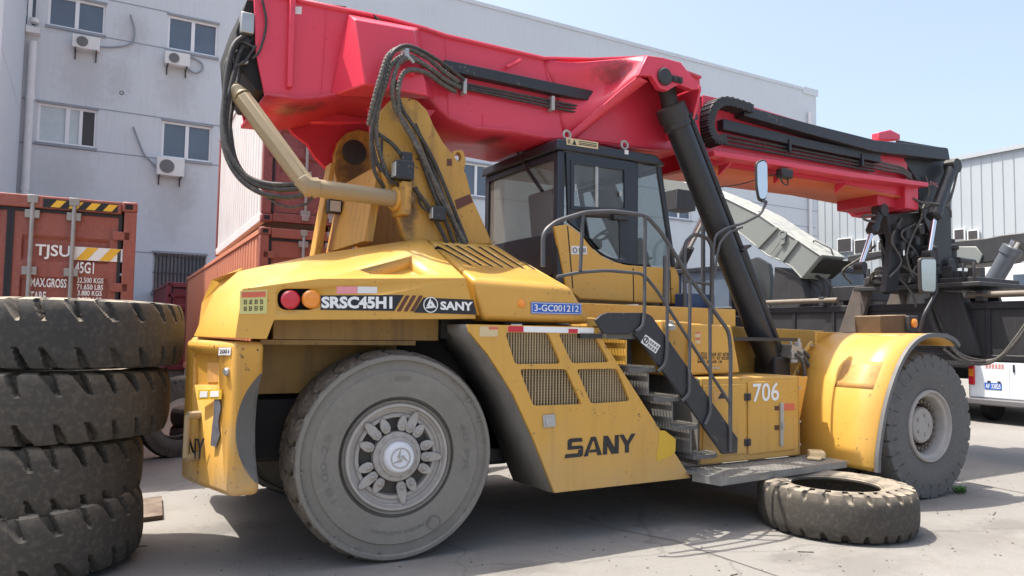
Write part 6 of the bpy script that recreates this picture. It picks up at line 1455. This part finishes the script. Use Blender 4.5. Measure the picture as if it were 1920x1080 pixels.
mb = MB(); mb.extrude(ys([(1152, 403), (1178, 405), (1178, 413), (1152, 411)], cy0-.05), (0, .03, 0)); part(mb, 'door_handle', 'blackd', dr_, bevel=.006)
# other glazing
mb = MB(); x = cx0+.03; mb.add([V((x, cy0+ph, zgl_r)), V((x, cy1-ph, zgl_r)), V((x, cy1-ph, ztop-.2)), V((x, cy0+ph, ztop-.2))], [(0, 1, 2, 3)]); part(mb, 'rear_window', 'glassd')
mb = MB(); y = cy0+.02; mb.add([V((cxd+.04, y, ztop-.125)), V((cxf_t-.05, y, ztop-.125)), V((cxf_b-.04, y, zsill)), V((cxd+.04, y, zsill))], [(0, 1, 2, 3)]); part(mb, 'quarter_window', 'glass')
mb = MB(); y = cy1-.02; mb.add([V((cx0+ph, y, zgl_r-.1)), V((cxd-.05, y, zsill)), V((cxd-.05, y, ztop-.125)), V((cx0+ph, y, ztop-.125))], [(0, 1, 2, 3)]); mb.add([V((cxd+.04, y, ztop-.125)), V((cxf_t-.05, y, ztop-.125)), V((cxf_b-.04, y, zsill)), V((cxd+.04, y, zsill))], [(0, 1, 2, 3)]); part(mb, 'far_window', 'glass')
mb = MB(); mb.add([V((cxf_t-.03, cy0+.06, ztop-.19)), V((cxf_t-.03, cy1-.06, ztop-.19)), V((cxf_b-.025, cy1-.06, zsill)), V((cxf_b-.025, cy0+.06, zsill))], [(0, 1, 2, 3)]); part(mb, 'windscreen', 'glass')
# wiper, label, lifting eyes
mb = MB(); a, b = at(970, 285, x=cx0-.03), at(1018, 358, x=cx0-.03); m_ = at(985, 310, x=cx0-.03); mb.tube([a, m_, b], .012, 8); mb.tube([m_+(b-m_)*.15+V((-.012, 0, 0)), b+V((-.012, 0, -.0))], .02, 6); part(mb, 'wiper', 'black')
q = qd((1062, 258), (1121, 267), (1121, 280), (1062, 271), cy0-.032); mb = MB(); plate_on(mb, q, NY*.004); lb = part(mb, 'warning_label', 'label', cab)
mb = MB(); o = NY*.006; mb.extrude([quad_pt(q, a, b)+o for a, b in ((.17, .1), (.24, .85), (.31, .1))], (0, .001, 0)); glyph_block(mb, q, o, .03, .15, .09, .7, rn)
for v in (.7, .45, .25): plate_on(mb, q, o, .38, .95, v, v+.1, .3)
part(mb, 'print', 'ink', lb)
q = qd((1171, 281), (1178, 282), (1178, 290), (1171, 289), cy0-.032); mb = MB(); plate_on(mb, q, NY*.004); part(mb, 'sticker', 'labelw', cab)
for px, py in ((1063, 253), (1171, 272)):
    c = at(px, py, y=cy0+.02); mb = MB(); rows = []
    for i in range(20):
        t = 2*PI*i/20; d = V((math.cos(t), 0, math.sin(t))); rows.append([c+d*(.042+.013*math.cos(s))+V((0, .013*math.sin(s), 0)) for s in [2*PI*k/8 for k in range(8)]])
    rows.append(rows[0]); mb.grid(rows, closed=True); mb.tube([c+V((0, 0, -.08)), c+V((0, 0, -.05))], .014, 8); part(mb, 'lifting_eye', 'galv')
# inside: seat, column, wheel, console
mb = MB(); sxx = cx0+.62; mb.box((sxx-.25, -.20, zbot+.42), (sxx+.25, .32, zbot+.56)); mb.extrude([V((sxx-.30, -.18, zbot+.56)), V((sxx-.16, -.18, zbot+.56)), V((sxx-.26, -.18, zbot+1.25)), V((sxx-.38, -.18, zbot+1.25))], (0, .48, 0)); mb.box((sxx-.2, -.1, zbot+.1), (sxx+.2, .22, zbot+.42)); mb.box((sxx-.2, -.34, zbot+.6), (sxx+.25, -.24, zbot+.72)); part(mb, 'operator_seat', 'void', bevel=.04, seg=3)
mb = MB(); wc = V((sxx+.62, .06, zbot+.86)); n = V((-.55, 0, .83)); u = V((0, 1, 0)); v = n.cross(u); rows = []
for i in range(29):
    t = 2*PI*i/28; d = u*math.cos(t)+v*math.sin(t); rows.append([wc+d*(.19+.016*math.cos(s))+n*.016*math.sin(s) for s in [2*PI*k/8 for k in range(8)]])
mb.grid(rows, closed=True); mb.tube([wc, wc-n*.55+V((.1, 0, -.1))], .04, 10)
for t in (0, 2.1, 4.2): mb.tube([wc, wc+(u*math.cos(t)+v*math.sin(t))*.19], .012, 6)
part(mb, 'steering_wheel', 'ink')
mb = MB(); mb.box((cxf_b-.35, -.45, zbot+.1), (cxf_b-.12, .60, zbot+.42)); mb.obox(V((cxf_b-.28, -.42, zbot+.62)), (.02, 0, .02), (0, .10, 0), (-.06, 0, .12)); part(mb, 'console', 'ink', bevel=.02)
# mirror on its long arm before the cab
y_m = -1.10
mb = MB(); mb.tube(bend(ys([(1428, 377), (1437, 378), (1436, 382), (1426, 402), (1395, 418), (1362, 428), (1341, 441), (1337, 475)], y_m), .06, 4), .016, 10); mb.tube(bend(ys([(1392, 426), (1366, 436), (1350, 455), (1344, 480), (1340, 520)], y_m-.03), .05), .013, 8); mb.tube([at(1337, 470, y=y_m), at(1333, 620, y=y_m+.10)], .02, 10); part(mb, 'mirror_arm', 'rail')
mirror([(1418, 303), (1432, 297), (1439, 304), (1440, 360), (1436, 376), (1424, 377), (1419, 350)], y_m)
# ================================================================== OTHER MACHINES AND VEHICLES BEHIND
MT['greyboom'] = mat('pale_grey_boom_paint', (.20, .215, .20), .5, var=.08, scale=.8, dust=.75, dustc=(.50, .46, .37), spot=.15)  # pale tint on upward faces puts their sunlit cream into the colour
M2 = empty('reach_stacker', (12.5, 7.5, 0)); tag(M2, 'pale grey boomed reach stacker parked behind, seen between the lift cylinder and boom head', 'reach stacker', 'machines parked behind')
GX = 12.0
def gx(l, x=GX): return [at(a, b, x=x) for a, b in l]
side = gx([(1236, 326), (1300, 346), (1363, 371), (1422, 400), (1458, 425), (1498, 450), (1540, 478), (1503, 523), (1485, 503), (1466, 491), (1440, 481), (1420, 465), (1398, 447), (1340, 405), (1236, 350)])
mb = MB(); mb.extrude(side, (.85, 0, .0)); b2 = part(mb, 'boom', 'greyboom', M2, bevel=.02)
mb = MB(); rb = gx([(1494, 449), (1500, 452), (1470, 491), (1464, 488)], GX); mb.extrude([p+V((-.05, 0, 0)) for p in rb], (.05, 0, 0)); mb.extrude([p+V((-.05, 0, 0)) for p in gx([(1455, 424), (1461, 427), (1424, 466), (1418, 463)], GX)], (.05, 0, 0))
c = at(1470, 437, x=GX); mb.extrude([p+V((-.06, 0, 0)) for p in gx([(1462, 438), (1476, 436), (1474, 456), (1466, 460)])], (.06, 0, 0)); part(mb, 'boom_rib', 'greyboom', b2)
mb = MB(); a, b, c, d = gx([(1540, 480), (1503, 523)])+[V((GX+1.15, 0, 0)), V((0, 0, 0))]; mb.extrude([a+V((.12, -.02, -.06)), V((a.x+1.05, a.y-.02, a.z-.06)), V((b.x+1.05, b.y-.02, b.z+.05)), b+V((.12, -.02, .05))], (0, .03, 0)); part(mb, 'boom_end', 'void', b2)
mb = MB(); mb.tube(bend([at(a, b, x=GX+.45) for a, b in ((1523, 462), (1526, 450), (1558, 466), (1562, 478))], .05), .018, 8); mb.tube([at(1420, 402, x=GX+.2), at(1424, 396, x=GX+.2)], .02, 6); part(mb, 'grab_rail', 'blackd', b2)
mb = MB(); c = at(1469, 440, x=GX-.03); mb.lathe([(.07, -.02), (.10, -.02), (.10, .04), (.07, .04)], c, (-1, 0, 0), 20, close=True); c = at(1452, 470, x=GX-.02); mb.tube([at(1468, 446, x=GX-.05), at(1445, 476, x=GX-.05)], .012, 6); part(mb, 'lifting_lug', 'greyboom', b2)
mb = MB()
for l in ([(1300, 348), (1363, 373), (1422, 402), (1458, 427), (1498, 452), (1540, 480)],): mb.tube(gx(l, GX-.01), .018, 6)
mb.tube(gx([(1340, 403), (1398, 445), (1420, 463), (1440, 479), (1466, 489), (1485, 501), (1503, 521)], GX-.01), .018, 6); part(mb, 'edge_flange', 'greyboom', b2)
hz_ = [[at(a, b, x=GX+.4) for a, b in l] for l in ([(1525, 512), (1560, 540), (1556, 590), (1535, 612)], [(1518, 524), (1530, 560), (1512, 600), (1490, 612)], [(1470, 505), (1455, 540), (1470, 580), (1452, 608)], [(1500, 520), (1490, 550), (1500, 590), (1480, 606)], [(1530, 515), (1545, 535), (1544, 560), (1530, 590)], [(1520, 515), (1552, 530), (1552, 570), (1538, 600)], [(1512, 520), (1540, 545), (1536, 585), (1520, 600)])]
mb = MB()
for l in hz_: mb.tube(crv(l, 6), .03, 8)
part(mb, 'hydraulic_hose', 'hose', b2)
mb = MB(); mb.extrude(gx([(1452, 500), (1500, 520), (1510, 560), (1478, 600), (1440, 610), (1448, 560)], GX+.1), (.9, 0, 0)); mb.extrude(gx([(1380, 520), (1405, 505), (1420, 530), (1420, 610), (1385, 610)], GX+.2), (.1, 0, 0)); part(mb, 'tower_plate', 'blackd', M2, bevel=.02)
mb = MB(); mb.extrude(gx([(1400, 488), (1418, 482), (1440, 495), (1444, 520), (1442, 600), (1404, 605)], GX+.6), (.15, 0, 0)); part(mb, 'fender', 'greyboom', M2, bevel=.02)
mb = MB(); a, b, c = at(1335, 375, x=GX+.2), at(1292, 462, x=GX+.2), at(1268, 512, x=GX+.2); mb.tube([a, b], .10, 16); o = part(mb, 'piston_rod', 'chrome', M2); mb = MB(); mb.tube([b, c], .16, 18); part(mb, 'lift_cylinder', 'blackd', M2)
mb = MB(); a, b = at(1352, 500, x=GX+.2), at(1330, 545, x=GX+.2); mb.tube([a, b], .16, 16); part(mb, 'lift_cylinder', 'blackd', M2)
# its cab
p0 = at(1330, 508, x=GX); p1 = at(1372, 575, x=GX)
mb = MB(); x0, x1, ya, yb2, z0, z1 = GX, GX+1.4, p1.y, p0.y+1.2, p1.z, p0.z
for x in (x0, x1-.1):
    for y in (ya, yb2-.1): mb.box((x, y, z0), (x+.1, y+.1, z1))
mb.box((x0-.06, ya-.06, z1), (x1+.06, yb2+.06, z1+.12)); mb.box((x0, ya, z0-.5), (x1, yb2, z0)); c2 = part(mb, 'cab', 'darkcab', M2, bevel=.02)
mb = MB(); mb.box((x0+.03, ya+.1, z0), (x0+.05, yb2-.1, z1)); mb.box((x0+.1, ya+.03, z0), (x1-.1, ya+.05, z1)); part(mb, 'window', 'wglass', c2)
mb = MB(); mb.box((GX-.2, 3.2, .8), (GX+2.3, 12, 1.9)); mb.box((GX-.3, 2.6, .6), (GX+2.4, 3.2, 1.7)); part(mb, 'chassis', 'blackd', M2, bevel=.03)
for x in (GX-.1, GX+2.2):
    for y in (5, 10.8):
        mb = MB(); mb.lathe([(.3, -.25), (.75, -.25), (.82, -.15), (.82, .15), (.75, .25), (.3, .25)], (x, y, .82), (1, 0, 0), 36); part(mb, 'wheel', 'rub_dark', M2)
# floodlight behind the cab windscreen
mb = MB(); c = at(1272, 376, x=8.6); mb.box(c+V((-.22, -.2, -.22)), c+V((.30, .2, .20))); mb.tube([c+V((.3, 0, .1)), c+V((.9, .1, -.1))], .03, 8); mb.tube([c+V((.8, .1, -.1)), V((c.x+.8, c.y+.1, 0.02))], .05, 8)
fl_ = mb.build('floodlight', 'blackd', bevel=.02); tag(fl_, 'black floodlight box on a post seen past the cab windscreen', 'floodlight')
# dark reach stacker further right
M3 = empty('reach_stacker', (19, 5, 0)); tag(M3, 'dark boomed reach stacker standing at the right edge before the warehouse', 'reach stacker', 'machines parked behind')
X3 = 19.0
mb = MB(); mb.extrude(gx([(1790, 452), (1850, 446), (1880, 440), (1950, 432), (1950, 480), (1905, 472), (1870, 490), (1830, 495), (1780, 500)], X3), (1.1, 0, 0)); bo = part(mb, 'boom', 'blackd', M3, bevel=.03)
mb = MB(); mb.extrude(gx([(1786, 462), (1830, 462), (1842, 478), (1836, 494), (1786, 492)], X3-.05), (.05, 0, 0)); part(mb, 'side_plate', 'greyboom', bo, bevel=.02)
mb = MB(); a, b = at(1896, 470, x=X3-.2), at(1850, 548, x=X3-.2); a2 = at(1906, 452, x=X3-.2); mb.tube([a, b+(b-a)*.4], .22, 20); mb.lathe([(.26, -.1), (.26, .1)], a, (a-b).normalized(), 20); cy3 = part(mb, 'lift_cylinder', mat('slate_grey_paint', (.075, .085, .10), .45, dust=.3), M3); mb = MB(); mb.tube([a, a2], .13, 16); part(mb, 'piston_rod', 'chrome', cy3)
mb = MB(); mb.box((X3-.05, -2, .7), (X3+2, 9, 1.9)); mb.extrude(gx([(1580, 520), (1640, 515), (1640, 530), (1582, 545)], X3-.3), (.3, 0, 0)); mb.extrude(gx([(1588, 480), (1660, 468), (1660, 480), (1590, 494)], X3-.3), (.3, 0, 0)); mb.tube(gx([(1600, 490), (1616, 560)], X3-.2), .12, 10); mb.tube(gx([(1590, 500), (1576, 570)], X3-.2), .1, 10); part(mb, 'chassis', 'blackd', M3, bevel=.03)
for x in (X3-.3, X3+1.8):
    for y in (-1.2, 7):
        mb = MB(); mb.lathe([(.3, -.25), (.75, -.25), (.82, -.15), (.82, .15), (.75, .25), (.3, .25)], (x, y, .82), (1, 0, 0), 32); part(mb, 'wheel', 'rub_dark', M3)
rr_ = random.Random(21); mb = MB()
for k in range(26):
    c = V((rr_.uniform(14.5, 18), rr_.uniform(2.6, 9), rr_.uniform(1.7, 3.0))); mb.obox(c, (rr_.uniform(.1, .5), 0, 0), (0, rr_.uniform(.1, .7), 0), (0, 0, rr_.uniform(.06, .3)))
for k in range(12): y = rr_.uniform(2.6, 9); x = rr_.uniform(14.5, 17.5); mb.tube([V((x, y, 1.5)), V((x+rr_.uniform(-.3, .3), y+rr_.uniform(-.4, .4), rr_.uniform(2.4, 3.6)))], rr_.uniform(.03, .09), 8)
mb.box((14.3, 2.0, 1.2), (18.7, 9.2, 1.75)); part(mb, 'engine_deck', 'blackd', M3, bevel=.02)
mb = MB(); y0, y1, x0, x1, z0, z1 = 5.6, 7.2, 14.6, 16.2, 1.76, 3.5
for x in (x0, x1-.1):
    for y in (y0, y1-.1): mb.box((x, y, z0), (x+.1, y+.1, z1))
mb.box((x0-.05, y0-.05, z1), (x1+.05, y1+.05, z1+.12)); mb.box((x0, y0, z0), (x1, y1, z0+.6)); cb3 = part(mb, 'cab', 'darkcab', M3, bevel=.02)
mb = MB(); mb.box((x0+.03, y0+.1, z0+.6), (x0+.05, y1-.1, z1)); mb.box((x0+.1, y0+.03, z0+.6), (x1-.1, y0+.05, z1)); part(mb, 'window', 'wglass', cb3)
# white lorry cab behind the spreader
L_ = empty('lorry', (24, 3, 0)); tag(L_, 'white lorry partly hidden behind the black spreader frame', 'lorry')
xl = 24.0; a, b = at(1822, 500, x=xl), at(1960, 560, x=xl)
mb = MB(); mb.box((xl, b.y-1, .9), (xl+2.4, a.y, a.z)); ly = part(mb, 'body', 'white', L_, bevel=.08, seg=3)
q0, q1 = at(1900, 515, x=xl), at(1950, 535, x=xl); mb = MB(); mb.box((xl-.02, q1.y, q1.z), (xl-.003, q0.y, q0.z)); part(mb, 'window', 'wglass', L_)
mb = MB(); mb.box((xl+.2, b.y-.8, .45), (xl+2.2, a.y-.2, .9)); part(mb, 'chassis', 'blackd', L_)
for y in (b.y, a.y-1): mb = MB(); mb.lathe([(.2, -.15), (.48, -.15), (.52, 0), (.48, .15), (.2, .15)], (xl+.1, y, .52), (1, 0, 0), 28); part(mb, 'wheel', 'rub_dark', L_)
# white van, rear towards us
VX = 14.6
va, vb_ = at(1803, 680, x=VX), at(1895, 750, x=VX); ymid = vb_.y; hw_ = .86
van = empty('van', (VX, ymid, 0)); tag(van, 'white van with blue number plate and red lettering parked beyond the front wheel', 'van')
zt4, zs = 2.05, .50
prof = [(-hw_, zs), (-hw_, 1.15), (-hw_+.06, 1.65), (-hw_+.18, zt4-.06), (-hw_+.30, zt4), (hw_-.30, zt4), (hw_-.18, zt4-.06), (hw_-.06, 1.65), (hw_, 1.15), (hw_, zs)]
mb = MB(); mb.extrude([V((VX, ymid+a, z)) for a, z in prof], (4.2, 0, 0)); vbdy = part(mb, 'body', mat('white_van_paint', (.74, .77, .80), .25, var=.03, coat=.4), van, bevel=.06, seg=3)
mb = MB(); mb.box((VX-.10, ymid-hw_+.02, .38), (VX+.25, ymid+hw_-.02, zs+.02)); part(mb, 'bumper', mat('grey_bumper', (.12, .115, .12), .6), van, bevel=.03)
for s in (1, -1):
    mb = MB(); mb.box((VX-.035, ymid+s*(hw_-.16), .80), (VX+.01, ymid+s*(hw_-.03), 1.28)); tl5 = part(mb, 'tail_light', 'redlens', van, bevel=.015); mb = MB(); mb.box((VX-.042, ymid+s*(hw_-.145), .98), (VX-.036, ymid+s*(hw_-.05), 1.14)); part(mb, 'reversing_lens', 'amber', tl5)
    mb = MB(); mb.box((VX-.010, ymid+s*.010 if s > 0 else ymid-(hw_-.19), .55), (VX-.002, ymid+(hw_-.19) if s > 0 else ymid-.010, 1.90)); dv = part(mb, 'rear_door', mat('white_van_door_paint', (.70, .74, .78), .25, var=.03, coat=.4), van, bevel=.004)
    mb = MB(); mb.box((VX-.016, ymid+(.08 if s > 0 else -hw_+.26), 1.35), (VX-.0105, ymid+(hw_-.26 if s > 0 else -.08), 1.80)); part(mb, 'window', 'wglass', dv, bevel=.003)
    if s > 0:
        ql = lambda a, b, z0, z1: (V((VX-.012, ymid+a, z1)), V((VX-.012, ymid+b, z1)), V((VX-.012, ymid+b, z0)), V((VX-.012, ymid+a, z0)))
        OX = V((-1, 0, 0)); q = ql(.50, .16, .72, .86); mb = MB(); plate_on(mb, q, OX*.006); pl = part(mb, 'number_plate', 'blue', dv); mb = MB(); text_on(mb, 'AF 33825', q, OX*.008, .012, .06, .94, .15, .85); part(mb, 'lettering', 'white', pl, fix=False)
        mb = MB()
        q = ql(.48, .10, 1.16, 1.27)
        for k in range(6): glyph_block(mb, q, OX*.003, k/6, 0, .14, 1, rn)
        part(mb, 'lettering', 'labelr', dv)
        mb = MB(); mb.box((VX-.03, ymid+.18, .87), (VX-.0105, ymid+.24, .90)); mb.box((VX-.03, ymid+.38, .87), (VX-.0105, ymid+.44, .90)); part(mb, 'plate_lamp', 'ink', dv)
    else:
        mb = MB(); mb.box((VX-.03, ymid-.10, 1.10), (VX-.0105, ymid-.07, 1.26)); part(mb, 'handle', 'ink', dv)
for x in (VX+.75, VX+3.3):
    for y in (ymid-hw_+.12, ymid+hw_-.12): mb = MB(); mb.lathe([(.18, -.10), (.31, -.10), (.33, -.06), (.33, .06), (.31, .10), (.18, .10)], (x, y, .33), (0, 1, 0), 32); wv = part(mb, 'wheel', 'rub_dark', van); mb = MB(); mb.lathe([(.18, -.08), (.05, -.06), (0, -.06)], (x, y, .33), (0, 1, 0), 24); part(mb, 'rim', 'rim', wv)
